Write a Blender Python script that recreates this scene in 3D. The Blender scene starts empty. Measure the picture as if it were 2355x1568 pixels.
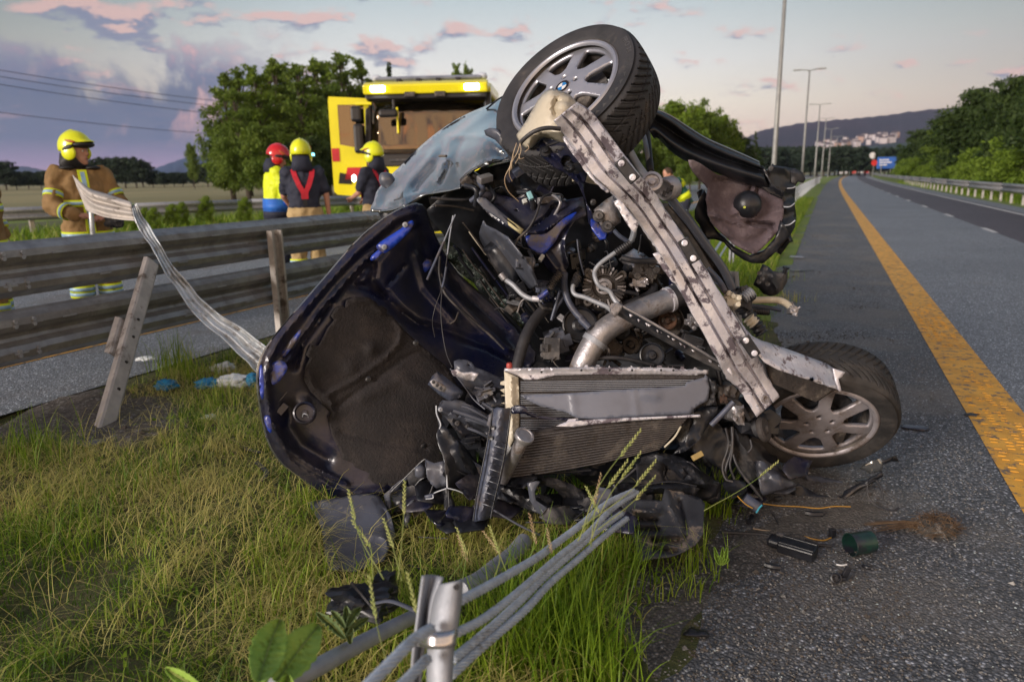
import bpy, bmesh, math, random
import numpy as np
from mathutils import Vector, Matrix, noise, geometry
random.seed(7); rng = np.random.default_rng(7)
sc = bpy.context.scene; col = sc.collection
R = math.radians; PI = math.pi

# ---------- camera, sky, sun, exposure ----------
# measurements were taken on a 2354 x 1568 px grid; focal length 25 mm (1635 px), eye 1.38 m, 13.05 deg down, 0.9 deg roll
F = 1635.0; TH = R(13.05); RO = R(0.9)
CAM = np.array([0, 0, 1.38])
f0 = np.array([0, math.cos(TH), -math.sin(TH)]); u0 = np.array([0, math.sin(TH), math.cos(TH)]); r0 = np.array([1., 0, 0])
r1 = r0*math.cos(RO)-u0*math.sin(RO); u1 = u0*math.cos(RO)+r0*math.sin(RO)
cd = bpy.data.cameras.new('camera'); cam = bpy.data.objects.new('camera', cd); col.objects.link(cam)
cam.matrix_world = Matrix(((r1[0], u1[0], -f0[0], 0), (r1[1], u1[1], -f0[1], 0), (r1[2], u1[2], -f0[2], 1.38), (0, 0, 0, 1)))
cd.sensor_width = 36; cd.lens = 36*F/2354; cd.clip_start = .05; cd.clip_end = 12000
cd.dof.use_dof = True; cd.dof.focus_distance = 2.85; cd.dof.aperture_fstop = 2.6
sc.camera = cam
sc.view_settings.view_transform = 'Standard'; sc.view_settings.look = 'None'
sc.view_settings.exposure = 0.9; sc.view_settings.gamma = 1.0; sc.view_settings.use_curve_mapping = False

SUN_EL, SUN_AZ = R(15), R(230)          # low sun behind the camera, to the left; azimuth clockwise from +Y
sun = bpy.data.lights.new('sun', 'SUN'); so = bpy.data.objects.new('sun', sun); col.objects.link(so)
sun.energy = 2.1; sun.angle = R(20); sun.color = (1, .90, .82)
sdir = Vector((math.sin(SUN_AZ)*math.cos(SUN_EL), math.cos(SUN_AZ)*math.cos(SUN_EL), math.sin(SUN_EL)))
so.rotation_euler = sdir.to_track_quat('Z', 'Y').to_euler()

def srgb(r, g, b): return tuple((c/255/12.92 if c/255 <= .04045 else ((c/255+.055)/1.055)**2.4) for c in (r, g, b)) + (1,)

class NT:                                # tiny node helper
    def __init__(s, t): s.t = t; s.t.nodes.clear()
    def n(s, ty, **k):
        x = s.t.nodes.new(ty)
        for a, v in k.items():
            if a[0] == '_': x.inputs[int(a[1:])].default_value = v
            else: setattr(x, a, v)
        return x
    def l(s, a, b): s.t.links.new(a, b)
    def math(s, op, a, b=None, c=None, clamp=False):
        x = s.n('ShaderNodeMath', operation=op, use_clamp=clamp)
        for i, v in enumerate((a, b, c)):
            if v is None: continue
            if isinstance(v, (int, float)): x.inputs[i].default_value = v
            else: s.l(v, x.inputs[i])
        return x.outputs[0]
    def ramp(s, fac, pts, interp='LINEAR'):
        x = s.n('ShaderNodeValToRGB'); x.color_ramp.interpolation = interp; e = x.color_ramp.elements
        while len(e) < len(pts): e.new(.5)
        for q, (p, c) in zip(e, pts): q.position = p; q.color = c if len(c) == 4 else (*c, 1)
        s.l(fac, x.inputs[0]); return x.outputs[0]
    def mix(s, fac, a, b, mode='MIX'):
        x = s.n('ShaderNodeMix', data_type='RGBA', blend_type=mode)
        for i, v in ((0, fac), (6, a), (7, b)):
            if isinstance(v, (int, float, tuple)): x.inputs[i].default_value = v
            else: s.l(v, x.inputs[i])
        return x.outputs[2]
    def noise(s, vec, scale, detail=4, rough=.55, dist=0):
        x = s.n('ShaderNodeTexNoise'); x.inputs['Scale'].default_value = scale; x.inputs['Detail'].default_value = detail
        x.inputs['Roughness'].default_value = rough; x.inputs['Distortion'].default_value = dist
        if vec is not None: s.l(vec, x.inputs['Vector'])
        return x.outputs[0]
    def sstep(s, v, a, b):
        x = s.n('ShaderNodeMapRange', interpolation_type='SMOOTHSTEP'); s.l(v, x.inputs[0])
        x.inputs[1].default_value = a; x.inputs[2].default_value = b; return x.outputs[0]

w = bpy.data.worlds.new('World'); sc.world = w; w.use_nodes = True
T = NT(w.node_tree)
tc = T.n('ShaderNodeTexCoord'); sep = T.n('ShaderNodeSeparateXYZ'); T.l(tc.outputs['Generated'], sep.inputs[0])
X, Y, Z = sep.outputs
sky = T.n('ShaderNodeTexSky', sky_type='NISHITA'); sky.sun_disc = False; sky.sun_elevation = SUN_EL; sky.sun_rotation = SUN_AZ
base = T.ramp(Z, [(0, srgb(192, 160, 168)), (.045, srgb(216, 190, 174)), (.09, srgb(226, 214, 196)), (.14, srgb(216, 214, 208)), (.22, srgb(172, 184, 186)), (.4, srgb(112, 140, 156)), (1, srgb(60, 88, 118))])
# warm glow of the sunset half of the sky (behind the camera), cooler and darker towards both sides ahead
back = T.sstep(Y, .3, -.9)
base = T.mix(T.math('MULTIPLY', back, T.sstep(Z, 1.0, .1)), base, (1.15, .78, .48, 1))
side = T.math('MAXIMUM', T.sstep(X, -.15, -.62), T.sstep(X, .12, .75))
base = T.mix(T.math('MULTIPLY', T.math('MULTIPLY', side, .95), T.sstep(Y, .0, .5)), base, T.ramp(Z, [(0, srgb(160, 128, 132)), (.08, srgb(168, 148, 132)), (.16, srgb(138, 140, 130)), (.22, srgb(96, 116, 118)), (.5, srgb(70, 88, 98)), (1, srgb(50, 70, 90))]))
# cloud layer on a plane overhead
zz_ = T.math('ADD', T.math('MAXIMUM', Z, 0.0), .26)
cx = T.math('DIVIDE', X, zz_); cy = T.math('DIVIDE', Y, zz_)
cmb = T.n('ShaderNodeCombineXYZ'); T.l(cx, cmb.inputs[0]); T.l(cy, cmb.inputs[1])
n1 = T.noise(cmb.outputs[0], 4.2, 8, .58, .1)
shift = T.n('ShaderNodeVectorMath', operation='ADD'); T.l(cmb.outputs[0], shift.inputs[0]); shift.inputs[1].default_value = (.015, -.05, 0)
n2 = T.noise(shift.outputs[0], 4.2, 8, .58, .1)
cov = T.math('ADD', n1, T.math('ADD', T.math('MULTIPLY', T.sstep(X, .05, -.4), .06), T.math('MULTIPLY', T.sstep(X, .0, .6), -.012)))
cm = T.sstep(cov, .54, .64)
lit = T.sstep(T.math('SUBTRACT', n1, n2), -.01, .06)
ccol = T.mix(lit, srgb(98, 104, 134), T.mix(T.sstep(Y, .2, -.4), srgb(206, 164, 154), (1.25, .62, .35, 1)))
skyc = T.mix(T.math('MULTIPLY', T.math('MULTIPLY', cm, .8), T.sstep(Z, .01, .05)), base, ccol)
# the heavy blue cloud bank low on the left
nb = T.noise(tc.outputs['Generated'], 10, 7, .62, .4)
bank = T.math('MULTIPLY', T.sstep(T.math('ADD', X, T.math('MULTIPLY', nb, .5)), .08, -.10), T.sstep(T.math('ADD', Z, T.math('MULTIPLY', nb, -.32)), .005, -.055))
bank = T.math('MULTIPLY', bank, T.sstep(Y, -.25, .2))
bc = T.ramp(Z, [(0, srgb(170, 134, 156)), (.02, srgb(132, 114, 150)), (.05, srgb(64, 80, 118)), (.10, srgb(56, 72, 106)), (.13, srgb(82, 90, 122)), (.2, srgb(150, 130, 150))])
bc = T.mix(T.math('MULTIPLY', T.math('MULTIPLY', T.sstep(nb, .54, .66), .8), T.sstep(Z, .03, .10)), bc, srgb(222, 164, 158))
skyc = T.mix(T.math('MULTIPLY', bank, .95), skyc, bc)
skyc = T.mix(T.sstep(Z, .0, -.05), skyc, (.08, .08, .07, 1))
b1 = T.n('ShaderNodeBackground'); T.l(sky.outputs[0], b1.inputs[0]); b1.inputs[1].default_value = .05
b2 = T.n('ShaderNodeBackground'); T.l(skyc, b2.inputs[0]); b2.inputs[1].default_value = .80
ad = T.n('ShaderNodeMixShader'); ad.inputs[0].default_value = .9; T.l(b1.outputs[0], ad.inputs[1]); T.l(b2.outputs[0], ad.inputs[2])
ow = T.n('ShaderNodeOutputWorld'); T.l(ad.outputs[0], ow.inputs[0])

# ---------- coordinate helpers ----------
def ray(u, v): return f0+r1*(u-1177)/F+u1*(784-v)/F
def P(u, v, d): return Vector(CAM+ray(u, v)*d)
def G(u, v, z=0.0):
    r = ray(u, v); return Vector(CAM+r*((z-1.38)/r[2]))
def PL(u, v, n_):                        # point above the line n = n_ (parallel to the road)
    r = ray(u, v); return Vector(CAM+r*(n_/(r@NV)))
HD = R(23.62); DV = np.array([math.sin(HD), math.cos(HD), 0]); NV = np.array([math.cos(HD), -math.sin(HD), 0])
def bend(s): return 0 if s < 40 else (s-40)**2*.00012
def RD(s, n_, z=0.0): return Vector(DV*s+NV*(n_+bend(s)))+Vector((0, 0, z))
def cv(x, y, z): return Vector(r1*x+u1*y-f0*z).normalized()     # direction from right, up, toward-viewer parts
FR = {'A': (700, 550, 1.65), 'B': (1200, 1050, 2.355), 'C': (2000, 900, 1.428), 'D': (700, 1300, 1.9625), 'E': (1300, 50, 1.96), 'F': (1200, 550, 2.24),
      'G': (1400, 50, 3.485), 'H': (900, 1150, 2.852), 'I': (1900, 1250, 2.617), 'J': (2000, 450, 3.136), 'K': (0, 300, 2.24), 'L': (600, 150, 2.24), '': (0, 0, 1/.7847*1.0)}
def Q(fr, *pts):                         # measured points -> common grid; a point is (x, y) or (x, y, depth)
    ox, oy, k = FR[fr]
    if fr == '': return [tuple(p) for p in pts]
    return [((ox+p[0]/k)*.7847, (oy+p[1]/k)*.7847)+tuple(p[2:]) for p in pts]

# ---------- object helpers ----------
PMI = {}
def tag(o, label=None, cat=None, group=None, kind=None):
    for k, v in (('label', label), ('category', cat), ('group', group), ('kind', kind)):
        if v: o[k] = v
    return o
def nth(i): return f'{i}{"th" if 10 < i % 100 < 14 else {1: "st", 2: "nd", 3: "rd"}.get(i % 10, "th")}'
def empty(name, loc=(0, 0, 0), rz=0, label=None, cat=None, group=None, parent=None, kind=None):
    o = bpy.data.objects.new(name, None); o.empty_display_size = .1; col.objects.link(o)
    if parent is None:                   # a thing: children carry world coordinates, undone by its inverse
        o.location = loc; o.rotation_euler = (0, 0, rz)
        PMI[o.name] = (Matrix.Translation(Vector(loc)) @ Matrix.Rotation(rz, 4, 'Z')).inverted()
    else: o.parent = parent; o.matrix_parent_inverse = PMI.get(parent.name, Matrix())
    return tag(o, label, cat, group, kind)
def mesh_obj(name, verts, faces, mat=None, parent=None, smooth=True, local=False, angle=None):
    me = bpy.data.meshes.new(name); me.from_pydata([tuple(v) for v in verts], [], faces); me.update()
    return put(name, me, mat, parent, smooth, local)
def put(name, me, mat=None, parent=None, smooth=True, local=False):
    if mat is not None and not me.materials:
        for m in (mat if isinstance(mat, (list, tuple)) else [mat]): me.materials.append(m)
    if smooth is not None: me.polygons.foreach_set('use_smooth', [bool(smooth)]*len(me.polygons))
    o = bpy.data.objects.new(name, me); col.objects.link(o)
    if parent is not None:
        o.parent = parent; o.matrix_parent_inverse = PMI.get(parent.name, Matrix())
    return o
def copy_tree(o, parent=None):
    c = o.copy(); col.objects.link(c); c.parent = parent
    if parent is not None: c.matrix_parent_inverse = o.matrix_parent_inverse.copy()
    for ch in list(KIDS.get(o.name, [])): copy_tree(ch, c)
    return c
KIDS = {}
def index_kids():
    KIDS.clear()
    for o in bpy.data.objects:
        if o.parent: KIDS.setdefault(o.parent.name, []).append(o)
def solid(o, t, off=-1.0):
    m = o.modifiers.new('thickness', 'SOLIDIFY'); m.thickness = t; m.offset = off; return o
def bevel(o, wd=.004, seg=2):
    m = o.modifiers.new('bevel', 'BEVEL'); m.width = wd; m.segments = seg; m.limit_method = 'ANGLE'; m.angle_limit = R(40); return o
def autosmooth(o, ang=35):
    me = o.data; bm = bmesh.new(); bm.from_mesh(me)
    for e in bm.edges:
        if len(e.link_faces) == 2 and e.calc_face_angle(0) > R(ang): e.smooth = False
    bm.to_mesh(me); bm.free(); return o
def crom(pts, per=8, closed=False):      # Catmull-Rom through points of any dimension
    p = [np.array(q, float) for q in pts]; n_ = len(p)
    if n_ < 3 and not closed:
        return [p[0]+(p[1]-p[0])*i/per for i in range(per+1)] if n_ == 2 else p
    out = []; rg = range(n_) if closed else range(n_-1)
    for i in rg:
        if closed: a, b, c, d = p[(i-1) % n_], p[i], p[(i+1) % n_], p[(i+2) % n_]
        else: b, c = p[i], p[i+1]; a = p[i-1] if i else 2*b-c; d = p[i+2] if i+2 < n_ else 2*c-b
        for k in range(per):
            t = k/per; out.append(.5*((2*b)+(-a+c)*t+(2*a-5*b+4*c-d)*t*t+(-a+3*b-3*c+d)*t**3))
    if not closed: out.append(p[-1])
    return out
def tube_mesh(path, rad, seg=10, caps=True, flat=1.0, up=None):
    n_ = len(path); path = [Vector(p) for p in path]; V = []; Fc = []; prev = None
    for i, p in enumerate(path):
        t = (path[min(i+1, n_-1)]-path[max(i-1, 0)]).normalized()
        if prev is None:
            a = Vector(up) if up is not None else (Vector((0, 0, 1)) if abs(t.z) < .9 else Vector((1, 0, 0)))
            s = t.cross(a).normalized()
        else:
            s = (prev-t*prev.dot(t)).normalized()
        prev = s; b = t.cross(s).normalized(); r = rad(i/(n_-1)) if callable(rad) else (rad[i] if isinstance(rad, (list, tuple, np.ndarray)) else rad)
        for k in range(seg):
            an = 2*PI*k/seg; V.append(p+s*math.cos(an)*r+b*math.sin(an)*r*flat)
    for i in range(n_-1):
        for k in range(seg):
            a = i*seg+k; b = i*seg+(k+1) % seg; Fc.append((a, b, b+seg, a+seg))
    if caps: Fc.append(tuple(range(seg))[::-1]); Fc.append(tuple((n_-1)*seg+k for k in range(seg)))
    return V, Fc
def tube(name, pts, rad, mat, parent=None, seg=10, per=6, smooth=True, wpts=False, flat=1.0, ribs=0, up=None):
    w_ = [Vector(p) for p in pts] if wpts else [P(*p) for p in pts]
    if smooth and len(w_) > 2: w_ = [Vector(p) for p in crom([tuple(p) for p in w_], per)]
    if ribs:
        L = len(w_); fine = []
        cum = [0]
        for i in range(1, L): cum.append(cum[-1]+(w_[i]-w_[i-1]).length)
        N = ribs*4
        for i in range(N+1):
            s = cum[-1]*i/N; j = 1
            while j < L-1 and cum[j] < s: j += 1
            fine.append(w_[j-1].lerp(w_[j], (s-cum[j-1])/max(1e-9, cum[j]-cum[j-1])))
        w_ = fine; r_ = rad; rad = [r_*(1.12 if i % 4 in (0, 1) else .9) for i in range(N+1)]
    V, Fc = tube_mesh(w_, rad, seg, flat=flat, up=up)
    o = mesh_obj(name, V, Fc, mat, parent); return autosmooth(o, 50)
def frame(axis, up=None):
    z = Vector(axis).normalized(); a = Vector(up) if up is not None else (Vector((0, 0, 1)) if abs(z.z) < .95 else Vector((0, 1, 0)))
    x = a.cross(z).normalized(); y = z.cross(x)
    return Matrix(((x.x, y.x, z.x), (x.y, y.y, z.y), (x.z, y.z, z.z)))
def lathe(name, c, axis, prof, mat, parent=None, seg=32, wc=False, close=True):
    c = Vector(c) if wc else P(*c); M = frame(axis); V = []; Fc = []
    for r, h in prof:
        for k in range(seg): V.append(c+M @ Vector((math.cos(2*PI*k/seg)*r, math.sin(2*PI*k/seg)*r, h)))
    for i in range(len(prof)-1):
        for k in range(seg): a = i*seg+k; b = i*seg+(k+1) % seg; Fc.append((a, b, b+seg, a+seg))
    if close:
        if prof[0][0] > 1e-4: Fc.append(tuple(range(seg))[::-1])
        if prof[-1][0] > 1e-4: Fc.append(tuple((len(prof)-1)*seg+k for k in range(seg)))
    return autosmooth(mesh_obj(name, V, Fc, mat, parent), 40)
def box_vf(c, M, sx, sy, sz):
    V = [Vector(c)+M @ Vector((x*sx/2, y*sy/2, z*sz/2)) for z in (-1, 1) for y in (-1, 1) for x in (-1, 1)]
    return V, [(0, 2, 3, 1), (4, 5, 7, 6), (0, 1, 5, 4), (2, 6, 7, 3), (0, 4, 6, 2), (1, 3, 7, 5)]
def box(name, c, size, mat, parent=None, M=None, bv=0.004, wc=True, local=False):
    V, Fc = box_vf(c if wc else P(*c), M or Matrix.Identity(3), *size)
    o = mesh_obj(name, V, Fc, mat, parent, smooth=False, local=local)
    if bv: bevel(o, bv, 2)
    return o
def join_vf(parts):
    V = []; Fc = []
    for v, f in parts:
        n_ = len(V); V += list(v); Fc += [tuple(i+n_ for i in q) for q in f]
    return V, Fc
def rbf(ctrl):                           # smooth depth surface through control points (u, v, depth)
    c = np.array(ctrl, float); xy = c[:, :2]/400; n_ = len(c)
    def phi(r): return np.where(r > 1e-9, r*r*np.log(np.maximum(r, 1e-9)), 0)
    if n_ < 3: m = c[:, 2].mean(); return lambda u, v: m
    A = np.zeros((n_+3, n_+3)); A[:n_, :n_] = phi(np.linalg.norm(xy[:, None]-xy[None], axis=2))+np.eye(n_)*1e-4
    A[:n_, n_:] = np.c_[np.ones(n_), xy]; A[n_:, :n_] = A[:n_, n_:].T
    s = np.linalg.lstsq(A, np.r_[c[:, 2], 0, 0, 0], rcond=None)[0]
    def f(u, v):
        q = np.array([u/400, v/400]); return float(phi(np.linalg.norm(xy-q, axis=1))@s[:n_]+s[n_]+s[n_+1]*q[0]+s[n_+2]*q[1])
    return f
def inside(p, poly):
    x, y = p; c = False; j = len(poly)-1
    for i in range(len(poly)):
        a, b = poly[i], poly[j]
        if (a[1] > y) != (b[1] > y) and x < (b[0]-a[0])*(y-a[1])/(b[1]-a[1])+a[0]: c = not c
        j = i
    return c
def segd(p, a, b):
    ax, ay = a; bx, by = b; px, py = p; dx, dy = bx-ax, by-ay; L = dx*dx+dy*dy
    t = 0 if L == 0 else max(0, min(1, ((px-ax)*dx+(py-ay)*dy)/L)); return math.hypot(px-ax-t*dx, py-ay-t*dy)
def cdt(outline, holes, step, jit=.25):
    pts = []; edges = []
    def loop(ps):
        b = len(pts); dense = []
        for i in range(len(ps)):
            a, c = ps[i], ps[(i+1) % len(ps)]; L = math.hypot(a[0]-c[0], a[1]-c[1]); k = max(1, int(L/step))
            for j in range(k): dense.append((a[0]+(c[0]-a[0])*j/k, a[1]+(c[1]-a[1])*j/k))
        for i, q in enumerate(dense): pts.append(Vector(q)); edges.append((b+i, b+(i+1) % len(dense)))
        return dense
    D = loop(outline); HD_ = [loop(h_) for h_ in holes]
    xs = [p[0] for p in outline]; ys = [p[1] for p in outline]; rr = random.Random(3)
    y = min(ys); row = 0
    while y < max(ys):
        x = min(xs)+(step/2 if row % 2 else 0)
        while x < max(xs):
            q = (x+rr.uniform(-jit, jit)*step, y+rr.uniform(-jit, jit)*step)
            if inside(q, outline) and not any(inside(q, h_) for h_ in holes):
                if min(segd(q, D[i], D[(i+1) % len(D)]) for i in range(len(D))) > step*.45: pts.append(Vector(q))
            x += step
        y += step*.87; row += 1
    v, e, f, *_ = geometry.delaunay_2d_cdt(pts, edges, [], 0, 1e-6)
    out = []
    for t in f:
        c = sum((v[i] for i in t), Vector((0, 0)))/len(t)
        if inside(c, outline) and not any(inside(c, h_) for h_ in holes): out.append(tuple(t))
    return v, out
def sheet(name, outline, mat, depth, parent=None, step=22, t=.004, holes=(), bumps=(), nz=0.0, nsc=6, smooth_out=0, off=1.0, sm=True, dome=None):
    """a crumpled or pressed sheet: outline in measured px, depth = one number or control points (u, v, depth); bumps: (path, width px, height m)"""
    ol = [tuple(q[:2]) for q in outline]
    if smooth_out: ol = [tuple(q) for q in crom(ol, smooth_out, True)]
    df = (lambda u, v: depth) if isinstance(depth, (int, float)) else rbf(depth)
    v, f = cdt(ol, [[tuple(q[:2]) for q in h_] for h_ in holes], step)
    V = []
    for q in v:
        d = df(q.x, q.y)
        for path, wd, hh in bumps:
            m = min(segd(q, path[i][:2], path[i+1][:2]) for i in range(len(path)-1)) if len(path) > 1 else math.hypot(q.x-path[0][0], q.y-path[0][1])
            d -= hh*math.exp(-(m/max(wd, step*.95))**2)
        if nz: w1_ = Vector((q.x/1000*nsc, q.y/1000*nsc, nsc)); d += nz*(1.5*noise.noise(w1_)+(1.0*abs(noise.noise(w1_*1.9)) if nz > .015 else 0))
        if dome: e_ = min(segd(q, ol[i-1], ol[i]) for i in range(len(ol))); d += dome[0]*math.exp(-(e_/dome[1])**1.5)
        V.append(P(q.x, q.y, d))
    f = [t_ if (V[t_[1]]-V[t_[0]]).cross(V[t_[2]]-V[t_[0]]).dot(Vector(CAM)-V[t_[0]]) > 0 else t_[::-1] for t_ in f]
    o = mesh_obj(name, V, f, mat, parent, smooth=sm)
    autosmooth(o, 46)
    if t: solid(o, t, -1.0)
    return o
def patch(name, rows, mat, parent=None, per=5, per2=5, t=.004, w_=False, nz=0, sm=True):
    rows = [crom(r, per) if per > 1 else [np.array(q, float) for q in r] for r in rows]
    cols = [crom([r[i] for r in rows], per2) if per2 > 1 else [r[i] for r in rows] for i in range(len(rows[0]))]
    nr = len(cols[0]); nc = len(cols); V = []
    for j in range(nr):
        for i in range(nc):
            q = cols[i][j]; p = Vector(q) if w_ else P(*q)
            if nz: p = p+Vector(noise.noise_vector(p*7))*nz
            V.append(p)
    Fc = [(j*nc+i, j*nc+i+1, (j+1)*nc+i+1, (j+1)*nc+i) for j in range(nr-1) for i in range(nc-1)]
    o = mesh_obj(name, V, Fc, mat, parent, smooth=sm)
    if t: solid(o, t, 0)
    return o

# ---------- materials ----------
MATS = {}
def mat(name, c1, c2=None, scale=8, rough=.6, metal=0.0, bump=.0, bscale=None, c3=None, s3=2.0, t3=(.5, .62), r3=None, coat=0, spec=.5, emis=None, estr=0, trans=0, alpha=1, rvar=.1, lo=.35, hi=.65, sub=0, stretch=None, bd=.01):
    if name in MATS: return MATS[name]
    m = bpy.data.materials.new(name); m.use_nodes = True; T = NT(m.node_tree)
    b = T.n('ShaderNodeBsdfPrincipled'); o = T.n('ShaderNodeOutputMaterial'); T.l(b.outputs[0], o.inputs[0])
    tc = T.n('ShaderNodeTexCoord'); vec = tc.outputs['Object']
    if stretch:
        mp = T.n('ShaderNodeMapping'); mp.inputs['Scale'].default_value = stretch; T.l(vec, mp.inputs[0]); vec = mp.outputs[0]
    c1 = c1 if len(c1) == 4 else (*c1, 1); c2 = (c2 if len(c2) == 4 else (*c2, 1)) if c2 else tuple(x*.75 for x in c1[:3])+(1,)
    nf = T.noise(vec, scale, 5, .6)
    c = T.mix(T.sstep(nf, lo, hi), c1, c2); rg = T.math('MULTIPLY_ADD', nf, rvar*2, rough-rvar)
    if c3:
        n3 = T.noise(vec, s3, 8, .68, .2); f3 = T.sstep(n3, *t3)
        c = T.mix(f3, c, c3 if len(c3) == 4 else (*c3, 1))
        if r3 is not None: rg = T.mix(f3, rg, (r3, r3, r3, 1))
        if metal: mt = T.math('MULTIPLY_ADD', f3, -metal, metal); T.l(mt, b.inputs['Metallic'])
    elif metal: b.inputs['Metallic'].default_value = metal
    T.l(c, b.inputs['Base Color']); T.l(rg, b.inputs['Roughness'])
    b.inputs['Specular IOR Level'].default_value = spec
    if coat: b.inputs['Coat Weight'].default_value = coat; b.inputs['Coat Roughness'].default_value = .08
    if trans: b.inputs['Transmission Weight'].default_value = trans
    if sub: b.inputs['Subsurface Weight'].default_value = sub; b.inputs['Subsurface Radius'].default_value = (.01, .01, .01)
    if emis: b.inputs['Emission Color'].default_value = (*emis[:3], 1); b.inputs['Emission Strength'].default_value = estr
    if alpha < 1: b.inputs['Alpha'].default_value = alpha
    if bump:
        bn = T.n('ShaderNodeBump'); bn.inputs['Strength'].default_value = bump; bn.inputs['Distance'].default_value = bd
        T.l(T.noise(vec, bscale or scale*3, 6, .65), bn.inputs['Height']); T.l(bn.outputs[0], b.inputs['Normal'])
    MATS[name] = m; return m
M_ = dict(
    paint=mat('silver blue car paint', (.27, .29, .30), (.23, .25, .262), 3, .2, .8, .04, 9, c3=(.20, .19, .17), s3=7, t3=(.60, .78), r3=.6, coat=1),
    navy=mat('inner panel dark blue paint', (.006, .009, .042), (.011, .013, .026), 6, .30, .15, .3, 18, c3=(.055, .046, .048), s3=4, t3=(.42, .78), r3=.7, coat=.35),
    blue=mat('painted blue emergency light', (.01, .05, .45), (.012, .02, .10), 9, .35, .1, .2, 20, c3=(.08, .065, .06), s3=9, t3=(.5, .62), r3=.8, coat=.3),  # emergency-light blue put into the colour, broken by brown dirt
    dark=mat('black plastic', (.008, .009, .012), (.018, .020, .027), 9, .36, 0, .2, 25, c3=(.075, .07, .072), s3=5, t3=(.56, .75), r3=.85),
    grime=mat('dusty black plastic', (.018, .019, .024), (.032, .032, .036), 12, .55, 0, .3, 30, c3=(.13, .12, .115), s3=7, t3=(.48, .66), r3=.9),
    mat_=mat('charcoal felt', (.021, .019, .020), (.030, .026, .027), 7, .8, 0, .6, 90, c3=(.05, .042, .04), s3=5, t3=(.5, .72), spec=.3),
    shield=mat('grey plastic sheet', (.085, .095, .125), (.065, .07, .09), 5, .33, 0, .12, 20, c3=(.17, .155, .14), s3=14, t3=(.6, .7), r3=.8),
    alu=mat('dirty cast aluminium', (.46, .45, .47), (.32, .31, .33), 16, .42, .75, .3, 40, c3=(.12, .095, .08), s3=10, t3=(.5, .66), r3=.85),
    beam=mat('scraped aluminium beam', (.70, .69, .74), (.56, .55, .61), 10, .42, .45, .35, 45, c3=(.12, .10, .12), s3=15, t3=(.52, .60), r3=.8),
    pipe=mat('galvanised steel', (.36, .38, .42), (.28, .30, .34), 14, .55, .35, .25, 40, c3=(.2, .18, .16), s3=9, t3=(.6, .75), r3=.8),
    rail=mat('weathered galvanised rail', (.35, .345, .34), (.25, .245, .245), 7, .45, .6, .1, 25, c3=(.10, .09, .085), s3=5, t3=(.55, .78), r3=.85),
    post=mat('weathered galvanised post', (.48, .45, .42), (.37, .35, .33), 7, .62, .2, .25, 30, c3=(.12, .10, .085), s3=6, t3=(.55, .68), r3=.9),
    strip=mat('crumpled bright steel', (.72, .77, .80), (.55, .60, .64), 9, .42, .45, .5, 30, c3=(.22, .20, .18), s3=8, t3=(.52, .68), r3=.8),
    rubber=mat('tyre rubber', (.018, .018, .02), (.030, .029, .032), 10, .62, 0, .25, 60, c3=(.085, .075, .068), s3=6, t3=(.55, .75), r3=.9),
    rubberd=mat('dusty tyre rubber', (.015, .015, .016), (.026, .025, .025), 7, .7, 0, .3, 60, c3=(.055, .05, .047), s3=5, t3=(.45, .65), r3=.92),
    rim=mat('silver alloy wheel', (.44, .45, .50), (.36, .37, .42), 5, .38, .65, .1, 40, c3=(.16, .14, .13), s3=5, t3=(.62, .78), r3=.8),
    rimd=mat('dirty alloy wheel', (.42, .40, .43), (.26, .24, .25), 6, .48, .5, .25, 40, c3=(.10, .078, .065), s3=6, t3=(.47, .64), r3=.88),
    brown=mat('dusty brown metal', (.075, .064, .058), (.04, .035, .034), 12, .7, .25, .5, 40, c3=(.16, .14, .12), s3=8, t3=(.5, .65), r3=.9),
    rust=mat('rusty steel', (.12, .06, .035), (.05, .032, .025), 20, .8, .3, .4, 50),
    tank=mat('yellowed plastic tank', (.58, .53, .42), (.50, .45, .35), 5, .42, 0, .2, 20, c3=(.30, .25, .18), s3=4, t3=(.55, .75), r3=.7, sub=.15),
    hose=mat('black rubber hose', (.02, .02, .024), (.035, .034, .038), 14, .5, 0, .2, 50, c3=(.13, .11, .09), s3=7, t3=(.52, .7), r3=.9),
    hoseb=mat('blue grey hose', (.07, .085, .13), (.045, .05, .075), 14, .42, 0, .2, 50, c3=(.13, .11, .10), s3=7, t3=(.52, .7), r3=.9),
    fins=mat('radiator fins', (.06, .053, .052), (.042, .037, .037), 30, .65, .4, .6, 120, c3=(.22, .19, .17), s3=9, t3=(.6, .75)),
    white=mat('white reflector', (.8, .8, .8), None, 5, .4),
    label=mat('yellow sticker', (.62, .56, .30), (.5, .45, .25), 20, .6),
    cable=mat('galvanised wire rope', (.50, .57, .66), (.38, .44, .52), 30, .5, .3, .2, 120, c3=(.16, .16, .15), s3=14, t3=(.55, .72), r3=.8),
)
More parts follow.
